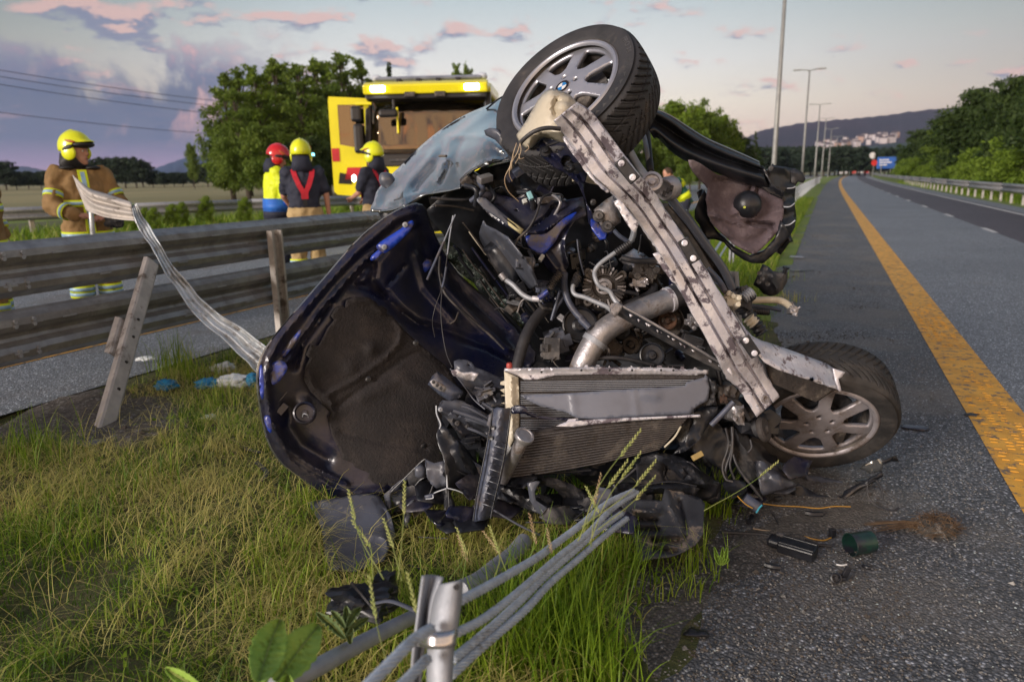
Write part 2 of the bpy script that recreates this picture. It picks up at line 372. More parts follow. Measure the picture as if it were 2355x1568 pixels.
# ---------- the setting: ground, roads, field, hills ----------
def clampf(x, a=0., b=1.): return max(a, min(b, x))
def ss(a, b, x): t = clampf((x-a)/(b-a)); return t*t*(3-2*t)
def gz(x, y):                            # height of the grass strip
    p = Vector((x, y, 0)); n_ = float(x*NV[0]+y*NV[1]); s = float(x*DV[0]+y*DV[1])
    e = ss(-4.45, -3.9, n_)*ss(-.05, -.7, n_)
    z = (.018+.05*noise.noise(p*1.3)+.02*noise.noise(p*4.7))*e-.012*(1-e)
    pit = math.exp(-(((x+2.62)/.42)**2+((y-3.98)/.34)**2)); z -= .17*pit
    z += .06*math.exp(-(((x+2.0)/.4)**2+((y-3.75)/.3)**2))
    return z
def grid_sheet(name, ss_, ns_, zf, m, kind='structure', parent=None):
    V = []; Fc = []; k = len(ns_)
    for s in ss_:
        for n_ in ns_: V.append(RD(s, n_, zf(s, n_)))
    for i in range(len(ss_)-1):
        for j in range(k-1): a = i*k+j; Fc.append((a, a+1, a+k+1, a+k))
    o = mesh_obj(name, V, Fc, m, parent); 
    if kind and parent is None: o['kind'] = kind
    return o
def arange(a, b, st): return list(np.arange(a, b+st*.5, st))
SL = arange(-6, 12, .5)+arange(13, 40, 1)+arange(44, 120, 4)+arange(130, 420, 10)

def asphalt(name, c1, c2, dust=(.13, .115, .10), dustlo=(.5, .7), grav=1.0):
    m = bpy.data.materials.new(name); m.use_nodes = True; T = NT(m.node_tree)
    b = T.n('ShaderNodeBsdfPrincipled'); o = T.n('ShaderNodeOutputMaterial'); T.l(b.outputs[0], o.inputs[0])
    tc = T.n('ShaderNodeTexCoord'); v = tc.outputs['Object']
    vo = T.n('ShaderNodeTexVoronoi', feature='F1'); vo.inputs['Scale'].default_value = 95; T.l(v, vo.inputs['Vector'])
    vs = T.n('ShaderNodeSeparateColor'); T.l(vo.outputs['Color'], vs.inputs[0])
    stone = T.ramp(vs.outputs[0], [(0, (*[x*.35 for x in c1], 1)), (.45, (*c1, 1)), (.78, (*c2, 1)), (.93, (*[x*1.7 for x in c2], 1)), (1, (*[x*3.2 for x in c2], 1))])
    n1 = T.noise(v, 1.1, 7, .62); n2 = T.noise(v, 34, 4, .7)
    c = T.mix(T.math('MULTIPLY', T.sstep(vo.outputs['Distance'], .25, .62), .75), stone, (*[x*.3 for x in c1], 1))
    c = T.mix(T.math('MULTIPLY', T.sstep(n1, *dustlo), T.math('MULTIPLY_ADD', n2, 1.1, .12)), c, (*dust, 1))
    c = T.mix(T.math('MULTIPLY', T.sstep(T.noise(v, .45, 3, .5), .42, .62), .28), c, (*[x*.45 for x in c1], 1))
    T.l(c, b.inputs['Base Color']); b.inputs['Roughness'].default_value = .62
    bn = T.n('ShaderNodeBump'); bn.inputs['Strength'].default_value = .8*grav; bn.inputs['Distance'].default_value = .006
    hh = T.math('SUBTRACT', T.math('MULTIPLY', vs.outputs[1], .5), vo.outputs['Distance']); T.l(hh, bn.inputs['Height']); T.l(bn.outputs[0], b.inputs['Normal'])
    return m
m_sh = asphalt('shoulder asphalt', (.135, .142, .155), (.235, .245, .265), (.19, .17, .145), (.45, .64))
m_l1 = asphalt('lane asphalt', (.25, .28, .32), (.35, .38, .42), (.2, .2, .2), (.55, .8), .5)
m_l2 = asphalt('dark lane asphalt', (.10, .085, .105), (.15, .13, .155), (.10, .09, .09), (.6, .8), .5)
m_lc = asphalt('left carriageway asphalt', (.24, .27, .30), (.34, .37, .40), (.14, .12, .10), (.5, .7), .7)
m_pit = mat('dark soil', (.115, .10, .085), (.065, .056, .048), 9, .95, 0, .9, 30, c3=(.24, .225, .21), s3=30, t3=(.54, .62), bd=.03)
m_soil = asphalt('dry soil with gravel', (.105, .098, .09), (.17, .16, .15), (.17, .15, .125), (.42, .6))
m_turf = mat('turf soil', (.10, .10, .035), (.045, .06, .016), 5, .95, 0, .9, 40, c3=(.14, .11, .06), s3=11, t3=(.52, .68), bd=.03)
m_verge = mat('distant verge grass', (.12, .19, .025), (.18, .24, .04), 1.6, .95, 0, .6, 9, c3=(.17, .15, .06), s3=.9, t3=(.52, .7), bd=.05)
m_field = mat('mown field', (.28, .245, .11), (.19, .18, .075), .05, .95, 0, .3, 3, stretch=(1, .25, 1))
m_orange = mat('yellow road paint', (.80, .42, .05), (.64, .32, .04), 5, .6, 0, .5, 60, c3=(.12, .11, .10), s3=16, t3=(.51, .64))
m_whitep = mat('white road paint', (.62, .62, .62), (.48, .48, .48), 6, .6, 0, .3, 60, c3=(.14, .14, .14), s3=8, t3=(.56, .72))

base = mesh_obj('ground', [Vector((x, y, -.06)) for x, y in ((-3450, -500), (3450, -500), (3450, 3950), (-3450, 3950))], [(0, 1, 2, 3)], mat('far ground', (.07, .09, .03), (.10, .10, .04), .02, .95)); base['kind'] = 'structure'
def turf_z(s, n_):
    p = DV*s+NV*n_; return gz(p[0], p[1])
gmed = grid_sheet('grass_median', arange(-1, 7, .09), arange(-4.6, .12, .09), turf_z, m_turf)
grid_sheet('grass_median', arange(7, 40, .6)+arange(44, 300, 8), arange(-4.6, -.5, .3), turf_z, m_verge)
grid_sheet('road_shoulder', SL, arange(-.75, .86, .2)+[.9], lambda s, n_: 0.0, m_sh)
grid_sheet('right_lane', SL, [.9, 1.1, 2, 3, 3.48], lambda s, n_: 0.0, m_l1)
grid_sheet('overtaking_lane', SL, [3.48, 4.5, 5.7], lambda s, n_: 0.0, m_l2)
grid_sheet('outer_shoulder', SL, [5.7, 6.1, 6.45], lambda s, n_: 0.0, m_l1)
grid_sheet('right_verge', SL, [6.45, 8, 12, 20, 60], lambda s, n_: -.01+max(0, n_-9)*.04, m_verge)
grid_sheet('left_carriageway', SL, [-14.8, -12, -9, -6, -5, -4.55], lambda s, n_: -.004, m_lc)
grid_sheet('left_verge', SL, [-30, -26, -22, -18, -14.8], lambda s, n_: -.01+.12*math.sin((n_+14.8)/15.2*PI), m_verge)
fld = grid_sheet('field', [-200, 0, 100, 300, 700], [-900, -500, -200, -80, -30], lambda s, n_: -.03, m_field)
def marking(name, n0, n1, s0, s1, m, z=.004, ragged=0):
    ls = [s for s in SL if s0 < s < s1]; ls = [s0]+ls+[s1]
    if s1-s0 < 8: ls = [s0+(s1-s0)*i/4 for i in range(5)]
    V = []; Fc = []
    for i, s in enumerate(ls): V += [RD(s, n0, z), RD(s, n1, z)]
    for i in range(len(ls)-1): Fc.append((2*i, 2*i+1, 2*i+3, 2*i+2))
    o = mesh_obj(name, V, Fc, m); o['kind'] = 'structure'; return o
marking('road_edge_line', .84, 1.14, -3, 400, m_orange)
marking('road_edge_line', 5.42, 5.56, -3, 400, m_whitep)
for k in range(26):
    s = 6.4+k*6.15 if k < 12 else 80+(k-12)*12
    marking('road_dash', 3.42, 3.54, s, s+(1.5 if k < 12 else 3), m_whitep)
marking('road_edge_line', -5.92, -5.72, -3, 400, m_orange, 0.001)
marking('road_edge_line', -13.9, -13.75, -3, 400, m_whitep, 0.001)
# rumble-strip relief of the yellow edge line: low thermoplastic bars, too many and too small to part
V = []; Fc = []; rr0 = random.Random(2)
for k in range(420):
    s = 2.2+k*.05
    for j in range(4):
        n0 = .875+j*.058+rr0.uniform(-.008, .008); b = len(V)
        if rr0.random() < .6+.3*math.sin(k*.11) or k > 130: continue
        for dz in (.004, .0075):
            for ds, dn in ((0, 0), (.016, .004), (.019, .03), (.002, .034)): V.append(RD(s+ds+(j % 2)*.02, n0+dn, dz+.0005))
        Fc += [(b+4, b+5, b+6, b+7), (b, b+1, b+5, b+4), (b+1, b+2, b+6, b+5), (b+2, b+3, b+7, b+6), (b+3, b, b+4, b+7)]
o = mesh_obj('road_marking_texture', V, Fc, m_orange, smooth=False); o['kind'] = 'stuff'; o['label'] = 'raised dots of the yellow edge line on the asphalt'

# loose gravel on the shoulder and soil
def gravel(name, cnt, smin, smax, nmin, nmax, size, m, lab, zf=None, rs=1, patchy=0):
    rg = np.random.default_rng(rs); V = []; Fc = []
    base_v = [(1, 0, 0), (-1, 0, 0), (0, 1, 0), (0, -1, 0), (0, 0, 1), (0, 0, -.6)]; bf = [(0, 2, 4), (2, 1, 4), (1, 3, 4), (3, 0, 4), (2, 0, 5), (1, 2, 5), (3, 1, 5), (0, 3, 5)]
    for i in range(cnt):
        s = smin+(smax-smin)*rg.random()**1.6; n_ = rg.uniform(nmin, nmax); p = RD(s, n_)
        if patchy and noise.noise(Vector((p.x*1.3, p.y*1.3, 4)))+.35*noise.noise(p*5) < .12+.3*ss(12, 22, s)+rg.random()*.15: continue
        z = zf(p.x, p.y) if zf else 0.0; r = size*rg.uniform(.35, 1)**1.5*(1+1.2*(rg.random() > .985)); a = rg.uniform(0, 6.28); ca, sa = math.cos(a), math.sin(a)
        q = rg.uniform(.6, 1.3, (6, 3)); b = len(V)
        for k, (x, y, zq) in enumerate(base_v):
            x *= q[k, 0]*r; y *= q[k, 1]*r*.8; V.append((p.x+x*ca-y*sa, p.y+x*sa+y*ca, z+zq*q[k, 2]*r*.6+r*.2))
        Fc += [tuple(b+j for j in f) for f in bf]
    o = mesh_obj(name, V, Fc, m, smooth=False); o['kind'] = 'stuff'; o['label'] = lab; return o
m_gr1 = mat('grey gravel', (.19, .185, .175), (.09, .09, .09), 60, .8, c3=(.34, .33, .31), s3=45, t3=(.56, .6))
m_gr2 = mat('brown soil crumbs', (.11, .095, .08), (.06, .05, .042), 40, .95)
gravel('gravel', 24000, 1.2, 6, -.75, .8, .0065, m_gr1, 'fine loose grey gravel on the road shoulder', rs=1)
gravel('gravel', 9000, 1.2, 3.4, -.8, .35, .007, m_gr2, 'brown soil crumbs scattered along the shoulder edge', rs=2)
gravel('gravel', 9000, 6, 22, -.75, .6, .011, m_gr2, 'brown soil crumbs flung over the shoulder behind the wreck', rs=6, patchy=1)
gravel('glass_crumbs', 900, 1.8, 4.5, -.8, .9, .005, mat('broken glass crumbs', (.45, .52, .52), None, 9, .1), 'tiny crumbs of broken glass and white paint chips around the wreck', rs=8)
gravel('soil_crumbs', 7000, 1.6, 5, -4.35, -2.6, .013, m_gr2, 'dark soil crumbs around the torn out post', gz, rs=3)
# soil strip under the wreck
def soil_blob(name, outline, m, z0, amp):
    v, f = cdt([tuple(p) for p in outline], [], .07, .3)
    V = []
    for q in v:
        e = min(segd((q.x, q.y), outline[i], outline[(i+1) % len(outline)]) for i in range(len(outline)))
        zb = max(gz(q.x, q.y), 0); V.append((q.x, q.y, zb-.012+z0*ss(0, .18, e)+amp*noise.noise(Vector((q.x*5, q.y*5, 1)))*ss(0, .15, e)))
    f = [t if (Vector(V[t[1]])-Vector(V[t[0]])).cross(Vector(V[t[2]])-Vector(V[t[0]])).z > 0 else t[::-1] for t in f]
    o = mesh_obj(name, V, f, m); o['kind'] = 'structure'; return o
soil_blob('soil', [tuple(G(u, v)[:2]) for u, v in ((1180, 1290), (1330, 1250), (1620, 1215), (1780, 1150), (1900, 1130), (2050, 1130), (2110, 1180), (2090, 1230), (1960, 1270), (1820, 1330), (1720, 1390), (1640, 1470), (1620, 1568), (1560, 1640), (1440, 1640), (1380, 1500), (1300, 1400))], m_soil, .018, .012)
soil_blob('soil', [tuple(G(u, v)[:2]) for u, v in ((-40, 1000), (120, 905), (300, 880), (420, 900), (470, 980), (430, 1040), (330, 1080), (160, 1060), (0, 1090))], m_pit, .016, .02)

# hills
def ridge(name, pts, dist, m, lab=None, back=600, seed=1, rough=6, foot=-5):
    top = [Vector(CAM+ray(u, v)*dist) for u, v in crom(pts, 8)]; rr = random.Random(seed)
    V = []; Fc = []; rows = 9
    for j in range(rows):
        t = j/(rows-1)
        for i, p in enumerate(top):
            h_ = p.z*(1-(1-t)**2)**.8 if False else p.z*math.sin(t*PI/2); q = (Vector(CAM)-p); q.z = 0; q.normalize()
            pos = p+q*back*(1-t); V.append((pos.x+rr.uniform(-1, 1)*rough*(1-t), pos.y, foot+(h_-foot)*1 + (rr.uniform(-1, 1)*rough*.35 if t > .1 else 0)))
    k = len(top)
    for j in range(rows-1):
        for i in range(k-1): a = j*k+i; Fc.append((a, a+1, a+k+1, a+k))
    o = mesh_obj(name, V, Fc, m); o['kind'] = 'structure'; return o
m_hill = mat('far wooded hill', (.03, .033, .05), (.05, .04, .06), .004, 1, 0, 0, spec=0)
m_hill2 = mat('far green slope', (.07, .13, .10), (.05, .09, .08), .006, 1, spec=0)
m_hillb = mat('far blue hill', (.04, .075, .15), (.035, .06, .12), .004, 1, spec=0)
ridge('hill', [(1640, 345), (1715, 318), (1760, 300), (1830, 288), (1900, 280), (1970, 275), (2040, 268), (2090, 260), (2200, 250), (2400, 240), (2700, 300), (3000, 390)], 2600, m_hill, back=900)
ridge('hill', [(1560, 392), (1700, 362), (1800, 352), (1900, 346), (2000, 338), (2100, 330), (2300, 360), (2500, 388)], 1900, m_hill2, back=500, seed=4, rough=3)
ridge('hill', [(300, 412), (380, 380), (420, 366), (455, 360), (490, 372), (540, 392), (620, 408)], 2600, m_hillb, back=600, seed=7)
ridge('hill', [(-500, 380), (-200, 372), (0, 385), (60, 384), (120, 395), (240, 405), (330, 412)], 3200, m_hillb, back=600, seed=8)
# ---------- guardrails ----------
WP = [(-.155, .0), (-.14, .018), (-.112, .075), (-.075, .082), (-.045, .06), (-.02, .012), (0, .002), (.02, .012), (.045, .06), (.075, .082), (.112, .075), (.14, .018), (.155, 0)]
def rail_mesh(A, B, z, side=1, st=1.0):   # W-beam between two ground points, waves towards side
    A = Vector(A); B = Vector(B); L = (B-A).length; d = (B-A)/L; nn = Vector((d.y, -d.x, 0))*side
    k = max(2, int(L/st)+1); V = []; Fc = []; m = len(WP)
    for i in range(k):
        p = A+d*(L*i/(k-1))
        for dz, dn in WP: V.append(p+nn*dn+Vector((0, 0, z+dz*1.13)))
    for i in range(k-1):
        for j in range(m-1): a = i*m+j; Fc.append((a, a+m, a+m+1, a+1))
    return V, Fc
def sigma_post(c, d, z0, z1, w_=.10, dp=.055, tilt=None, lip=.022):
    """C section post, open towards -d"""
    d = Vector(d).normalized(); n_ = Vector((d.y, -d.x, 0)); c = Vector(c); up = tilt or Vector((0, 0, 1))
    sec = [(-dp/2, -w_/2+lip), (-dp/2, -w_/2), (dp/2-.012, -w_/2), (dp/2, -w_/2+.016), (dp/2, w_/2-.016), (dp/2-.012, w_/2), (-dp/2, w_/2), (-dp/2, w_/2-lip)]
    V = []; Fc = []; rows = [z0, z0+(z1-z0)*.5, z1]
    for z in rows:
        for a, b in sec: V.append(c+d*a+n_*b+up*z)
    m = len(sec)
    for i in range(len(rows)-1):
        for j in range(m-1): a = i*m+j; Fc.append((a, a+1, a+m+1, a+m))
    return V, Fc
dn_ = Vector(NV); dd_ = Vector(DV)
gr = empty('guardrail', RD(4, -4.75), 0, 'double height weathered guardrail along the left carriageway behind the wreck', 'guardrail')
SEC = [(-1.2, 2.86), (2.86, 6.86), (6.86, 10.86), (10.86, 14.86), (14.86, 18.86)]
m_slot = M_['white']
for lv, z in (('u', .845), ('l', .415)):
    for i, (a, b) in enumerate(SEC):
        o = solid(mesh_obj('rail', *rail_mesh(RD(a-.12, -4.75-.010*(i % 2)), RD(b+.12, -4.75-.010*(i % 2)), z, 1, .5), M_['rail'], gr, smooth=False), .004, 0)
        hw = []
        for s in np.arange(a+.3, b, .68):       # slotted holes with a shiny washer strip
            if s < 0: continue
            hw.append(box_vf(RD(s, -4.75+.088, z+.09), Matrix((dd_, dn_, Vector((0, 0, 1)))).transposed(), .10, .004, .012))
            hw.append(box_vf(RD(s+.31, -4.75+.088, z-.092), Matrix((dd_, dn_, Vector((0, 0, 1)))).transposed(), .09, .004, .012))
        for dz in (-.11, -.08, .08, .11):
            for ds in (-.06, .06): hw.append(tube_mesh([RD(b+ds, -4.75+.07, z+dz), RD(b+ds, -4.75+.095, z+dz)], .014, 6))
        o2 = mesh_obj('bolts', *join_vf(hw), M_['pipe'], gr, smooth=False); o2['kind'] = 'stuff'
for s in (5.14, 7.14, 9.14, 11.14, 13.14, 15.14, 17.14):
    solid(mesh_obj('post', *sigma_post(RD(s, -4.60), (-dn_), -.3, .93, .135, .07), M_['post'], gr, smooth=False), .005, 0)
    solid(mesh_obj('spacer', *sigma_post(RD(s-.12, -4.86), dn_, .22, .52, .14, .05), M_['post'], gr, smooth=False), .005, 0)
# uprooted post leaning against the rail
lp0 = Vector(G(245, 985, -.02)); lp1 = PL(352, 602, -4.44); upv = (lp1-lp0)
lean = empty('leaning_guardrail_post', lp0, 0, 'leaning concrete grey steel post torn out of its pit beside the guardrail', 'post')
L = upv.length; upv.normalize(); ax = upv.cross(Vector((.5, 1, 0))).normalized()
def chan(c, up, dirn, w_, dp, z0, z1):
    up = up.normalized(); a = dirn.normalized(); b = up.cross(a).normalized(); sec = [(-dp, -w_/2), (0, -w_/2), (.008, -w_/2+.012), (.008, w_/2-.012), (0, w_/2), (-dp, w_/2)]
    V = [c+up*z+a*p+b*q for z in (z0, (z0+z1)/2, z1) for p, q in sec]; m = len(sec)
    return V, [(i*m+j, i*m+j+1, (i+1)*m+j+1, (i+1)*m+j) for i in (0, 1) for j in range(m-1)]
dirn = (Vector(CAM)-lp0); dirn.z = 0; dirn = Matrix.Rotation(R(24), 3, 'Z') @ dirn
solid(mesh_obj('web', *chan(lp0, upv, dirn, .10, .05, -.25, L), M_['post'], lean, smooth=False), .006, 0)
solid(mesh_obj('flange', *chan(lp0-dirn.normalized()*.055, upv, -dirn, .085, .05, -.25, L*.985), M_['post'], lean, smooth=False), .006, 0)
sp = lp0+upv*(L*.42)-dirn.normalized()*.09
solid(mesh_obj('spacer', *chan(sp, upv, dirn, .14, .06, -.1, .22), M_['post'], lean, smooth=False), .006, 0)
hl = [tube_mesh([lp0+upv*z+dirn.normalized()*.006, lp0+upv*z+dirn.normalized()*.016], .011, 8) for z in (.3, .52, .74, .9)]
mesh_obj('bolt_hole', *join_vf(hl), M_['dark'], lean, smooth=False)

# far guardrail on the other side of the left carriageway
A = Vector((-34, -1.9, 0)); B = Vector((4.4, 36.5, 0))
fg = empty('guardrail', A, 0, 'bright single guardrail between the left carriageway and the mown field', 'guardrail')
dv = (B-A).normalized(); Lf = (B-A).length
for i in range(int(Lf/4)):
    if i*4 < 10: continue
    solid(mesh_obj('rail', *rail_mesh(A+dv*i*4, A+dv*(i*4+4.15), .60, 1, 2), M_['pipe'], fg), .005, 0)
    for q in (0, 2):
        c = A+dv*(i*4+q); solid(mesh_obj('post', *sigma_post(c-Vector((dv.y, -dv.x, 0))*.08, Vector((dv.y, -dv.x, 0)), -.2, .68, .12, .06), M_['post'], fg, smooth=False), .005, 0)
# right hand guardrail
rg_ = empty('guardrail', RD(20, 6.9), 0, 'long dark guardrail curving along the right edge of the road below the wood', 'guardrail')
for i in range(30):
    s = 4+i*8; solid(mesh_obj('rail', *rail_mesh(RD(s, 6.75), RD(s+8.1, 6.75), .60, -1, 4), M_['rail'], rg_), .005, 0)
for i in range(40):
    s = 5+i*2; mesh_obj('post', *box_vf(RD(s, 6.88, .3), Matrix.Rotation(-HD, 3, 'Z'), .09, .06, .66), M_['post'], rg_, smooth=False)
# wire rope barrier continuing along the median beyond the wreck
wb = empty('wire_rope_barrier', RD(12, -1.2), 0, 'wire rope barrier with steel posts running down the median behind the wreck', 'barrier')
for i in range(34):
    s = 8.6+i*2.6; p = RD(s, -1.25)
    if i < 12: solid(mesh_obj('post', *sigma_post(p, dd_, -.1, .72, .07, .05), M_['pipe'], wb, smooth=False), .004, 0)
    else: mesh_obj('post', *box_vf(p+Vector((0, 0, .34)), Matrix.Rotation(-HD, 3, 'Z'), .07, .05, .75), M_['pipe'], wb, smooth=False)
for z, dn in ((.66, .03), (.58, -.03), (.48, .03), (.38, -.03)):
    tube('cable', [RD(s, -1.25+dn, z+(.0 if s > 9 else -.3)) for s in [7.6, 8.6]+list(range(11, 96, 6))], .010, M_['cable'], wb, 6, wpts=True, smooth=False)
solid(mesh_obj('post', *sigma_post(G(1700, 800), dd_, -.1, .62, .07, .05, Vector((-.12, .05, 1)).normalized()), M_['pipe'], wb, smooth=False), .004, 0)

# ---------- torn guardrail strip ----------
K = lambda *p: Q('K', *p)
rows = [K((478, 478, 6.0), (486, 500, 5.96), (500, 540, 5.9), (520, 590, 5.94), (548, 660, 5.86), (565, 708, 5.9)),
        K((500, 500, 5.9), (520, 540, 5.83), (540, 585, 5.86), (560, 630, 5.78), (580, 680, 5.82), (592, 722, 5.77)),
        K((590, 568, 5.78), (592, 600, 5.68), (600, 635, 5.75), (615, 670, 5.66), (630, 705, 5.72), (640, 738, 5.66)),
        K((690, 600, 5.72), (690, 632, 5.62), (692, 664, 5.70), (695, 695, 5.6), (700, 728, 5.67), (705, 757, 5.62)),
        K((790, 632, 5.64), (790, 660, 5.55), (792, 688, 5.63), (796, 716, 5.53), (800, 744, 5.6), (808, 772, 5.56)),
        K((862, 658, 5.52), (864, 682, 5.46), (868, 706, 5.54), (874, 730, 5.46), (880, 752, 5.53), (888, 778, 5.5))]
ts = empty('torn_guardrail_strip', G(600, 840), 0, 'crumpled bright strip of torn guardrail hanging over the rail and twisted down to the grass', 'torn strip')
patch('bent_end', rows, M_['post'], ts, 4, 6, .006)
rows2 = []
cen = [(875, 668, 5.5), (905, 745, 5.48), (955, 835, 5.42), (1010, 925, 5.36), (1075, 1035, 5.32), (1150, 1140, 5.28), (1225, 1250, 5.24), (1300, 1345, 5.2), (1400, 1430, 5.16), (1500, 1500, 5.12), (1620, 1600, 5.08), (1760, 1720, 5.05)]
wd = [34, 48, 66, 58, 56, 70, 76, 100, 110, 125, 150, 170]; tw = [.3, .9, .6, 1.3, 1.0, 1.4, 1.1, 1.2, 1.05, 1.0, .95, .9]
for i, (x, y, d) in enumerate(cen):
    a = cen[max(0, i-1)]; b = cen[min(len(cen)-1, i+1)]; tx, ty = b[0]-a[0], b[1]-a[1]; l = math.hypot(tx, ty); nx, ny = -ty/l, tx/l
    r = []
    for k in range(7):
        f = k/6-.5; zig = (-.045, .02, -.01, .035, -.015, .02, -.04)[k]*math.sin(tw[i])
        r.append((x+nx*wd[i]*f, y+ny*wd[i]*f, d+zig+f*.12*math.cos(tw[i]*3)))
    rows2.append(K(*r))
patch('twisted_band', rows2, M_['strip'], ts, 3, 6, .006, nz=.012)
patch('torn_edge', [K((880, 770, 5.5), (905, 800, 5.5)), K((910, 820, 5.47), (940, 850, 5.45)), K((950, 920, 5.45), (995, 925, 5.4))], M_['beam'], ts, 1, 4, .005)
tube('wire', K((598, 720, 5.78), (604, 800, 5.8), (610, 868, 5.85)), .018, M_['strip'], ts, 8)

# ---------- foreground cable barrier post, wire ropes, steel tube ----------
def poly_prism(c, up, xa, sec, zs):       # vertical strip of a bent sheet: sec in (x toward right, y away)
    pass
fp = empty('cable_barrier_post', P(1000, 1600, 1.36), 0, 'bent galvanised cable barrier post with a shiny clamp band in the foreground', 'post')
dp = lambda *p: Q('D', *p)
solid(patch('post_flange', [dp((1058, 762, 1.40), (1110, 757, 1.43), (1172, 768, 1.41)), dp((1040, 900, 1.40), (1085, 900, 1.43), (1120, 900, 1.40)), dp((1020, 1060, 1.385), (1062, 1060, 1.42), (1090, 1060, 1.40)), dp((1000, 1230, 1.37), (1030, 1230, 1.40), (1052, 1225, 1.39)), dp((992, 1420, 1.35), (1010, 1420, 1.38), (1040, 1420, 1.37))], M_['pipe'], fp, 4, 5, .0035), .0035, 0)
patch('post_front', [dp((1158, 810, 1.40), (1165, 806, 1.36), (1215, 795, 1.345), (1268, 785, 1.35), (1283, 778, 1.39)), dp((1122, 900, 1.39), (1135, 905, 1.355), (1200, 900, 1.34), (1258, 895, 1.345), (1276, 890, 1.385)), dp((1098, 1040, 1.38), (1112, 1045, 1.345), (1180, 1045, 1.33), (1240, 1040, 1.335), (1256, 1035, 1.375)), dp((1088, 1180, 1.37), (1098, 1185, 1.335), (1160, 1190, 1.32), (1218, 1185, 1.325), (1232, 1180, 1.365)), dp((1084, 1420, 1.35), (1092, 1420, 1.315), (1150, 1420, 1.30), (1208, 1420, 1.305), (1220, 1420, 1.345))], M_['pipe'], fp, 4, 6, .0045)
mb = mat('bright clamp band', (.62, .60, .60), (.5, .5, .52), 10, .25, .9, .05)
patch('clamp_band', [dp((1030, 1066, 1.42), (1036, 1070, 1.36), (1090, 1082, 1.325), (1170, 1086, 1.318), (1246, 1068, 1.33), (1252, 1062, 1.38)), dp((1026, 1160, 1.41), (1032, 1164, 1.35), (1084, 1176, 1.315), (1164, 1180, 1.308), (1238, 1166, 1.32), (1244, 1160, 1.37))], mb, fp, 5, 3, .002)
tube('rivet', dp((1250, 822, 1.34), (1252, 822, 1.35)), .006, M_['dark'], fp, 8, smooth=False)
def rope(name, pts, r, parent=None, label=None, group=None):
    c = crom([tuple(P(*p)) for p in pts], 14); c = [Vector(q) for q in c]; L = [0]
    for i in range(1, len(c)): L.append(L[-1]+(c[i]-c[i-1]).length)
    N = int(L[-1]/.012); fine = []; j = 1
    for i in range(N+1):
        s = L[-1]*i/N
        while j < len(c)-1 and L[j] < s: j += 1
        fine.append(c[j-1].lerp(c[j], (s-L[j-1])/max(1e-9, L[j]-L[j-1])))
    ps = []; up = Vector((.3, 0, 1))
    for k in range(6):
        path = []
        for i, p in enumerate(fine):
            t = (fine[min(i+1, N)]-fine[max(0, i-1)]).normalized(); s = t.cross(up).normalized(); b = t.cross(s); an = 2*PI*(k/6+i*.012/.10)
            path.append(p+(s*math.cos(an)+b*math.sin(an))*r*.66)
        ps.append(tube_mesh(path, r*.37, 7))
    o = mesh_obj(name, *join_vf(ps), M_['cable'], parent); return tag(o, label, 'cable', group)
CE = (1440, 1115, 2.52)
rope('wire_rope', dp((1265, 905, 1.40), (1400, 835, 1.50), (1560, 745, 1.66), (1720, 650, 1.84), (1800, 590, 1.95), (1960, 470, 2.12), (2120, 340, 2.33), (2270, 270, 2.5)), .0105, None, 'uppermost loose wire rope running from behind the foreground post to the wreck')
rope('wire_rope', dp((1244, 1090, 1.40), (1400, 1010, 1.49), (1560, 890, 1.63), (1700, 770, 1.80), (1850, 640, 1.98), (2000, 520, 2.16), (2150, 370, 2.35), (2290, 280, 2.52)), .0098, None, 'second wire rope from the top leaving the right side of the post')
rope('wire_rope', dp((1226, 1240, 1.42), (1340, 1150, 1.50), (1480, 1030, 1.60), (1620, 900, 1.74), (1760, 760, 1.90), (1900, 640, 2.05), (2060, 500, 2.22), (2200, 400, 2.4)), .0105, None, 'third wire rope from the top lying close to the lowest rope')
rope('wire_rope', dp((1218, 1330, 1.40), (1360, 1200, 1.49), (1500, 1080, 1.59), (1650, 950, 1.72), (1790, 800, 1.89), (1930, 680, 2.05), (2090, 540, 2.22), (2230, 430, 2.4)), .0105, None, 'lowest wire rope reaching the bottom of the frame beside the post')
rope('wire_rope', dp((1105, 1062, 1.31), (1000, 1130, 1.24), (880, 1250, 1.17), (740, 1390, 1.11), (560, 1560, 1.05)), .0105, None, 'wire rope crossing in front of the post towards the bottom left of it')
rope('wire_rope', dp((1085, 1235, 1.29), (1010, 1310, 1.24), (930, 1390, 1.20), (800, 1520, 1.12)), .0098, None, 'short wire rope end below the crossing rope at the foot of the post')
tag(tube('steel_tube', dp((200, 1400, 1.42), (400, 1310, 1.50), (620, 1190, 1.64), (820, 1085, 1.80), (1000, 995, 1.98)), .0195, M_['pipe'], None, 16, smooth=True), 'grey galvanised tube lying in the grass left of the foreground post', 'steel tube')
tag(tube('steel_tube', dp((1270, 845, 2.1), (1380, 790, 2.2), (1480, 710, 2.35), (1570, 640, 2.45), (1640, 560, 2.55)), [.03]*25, M_['pipe'], None, 14, smooth=True), 'wide galvanised tube end showing behind the wire ropes below the wreck', 'steel tube')

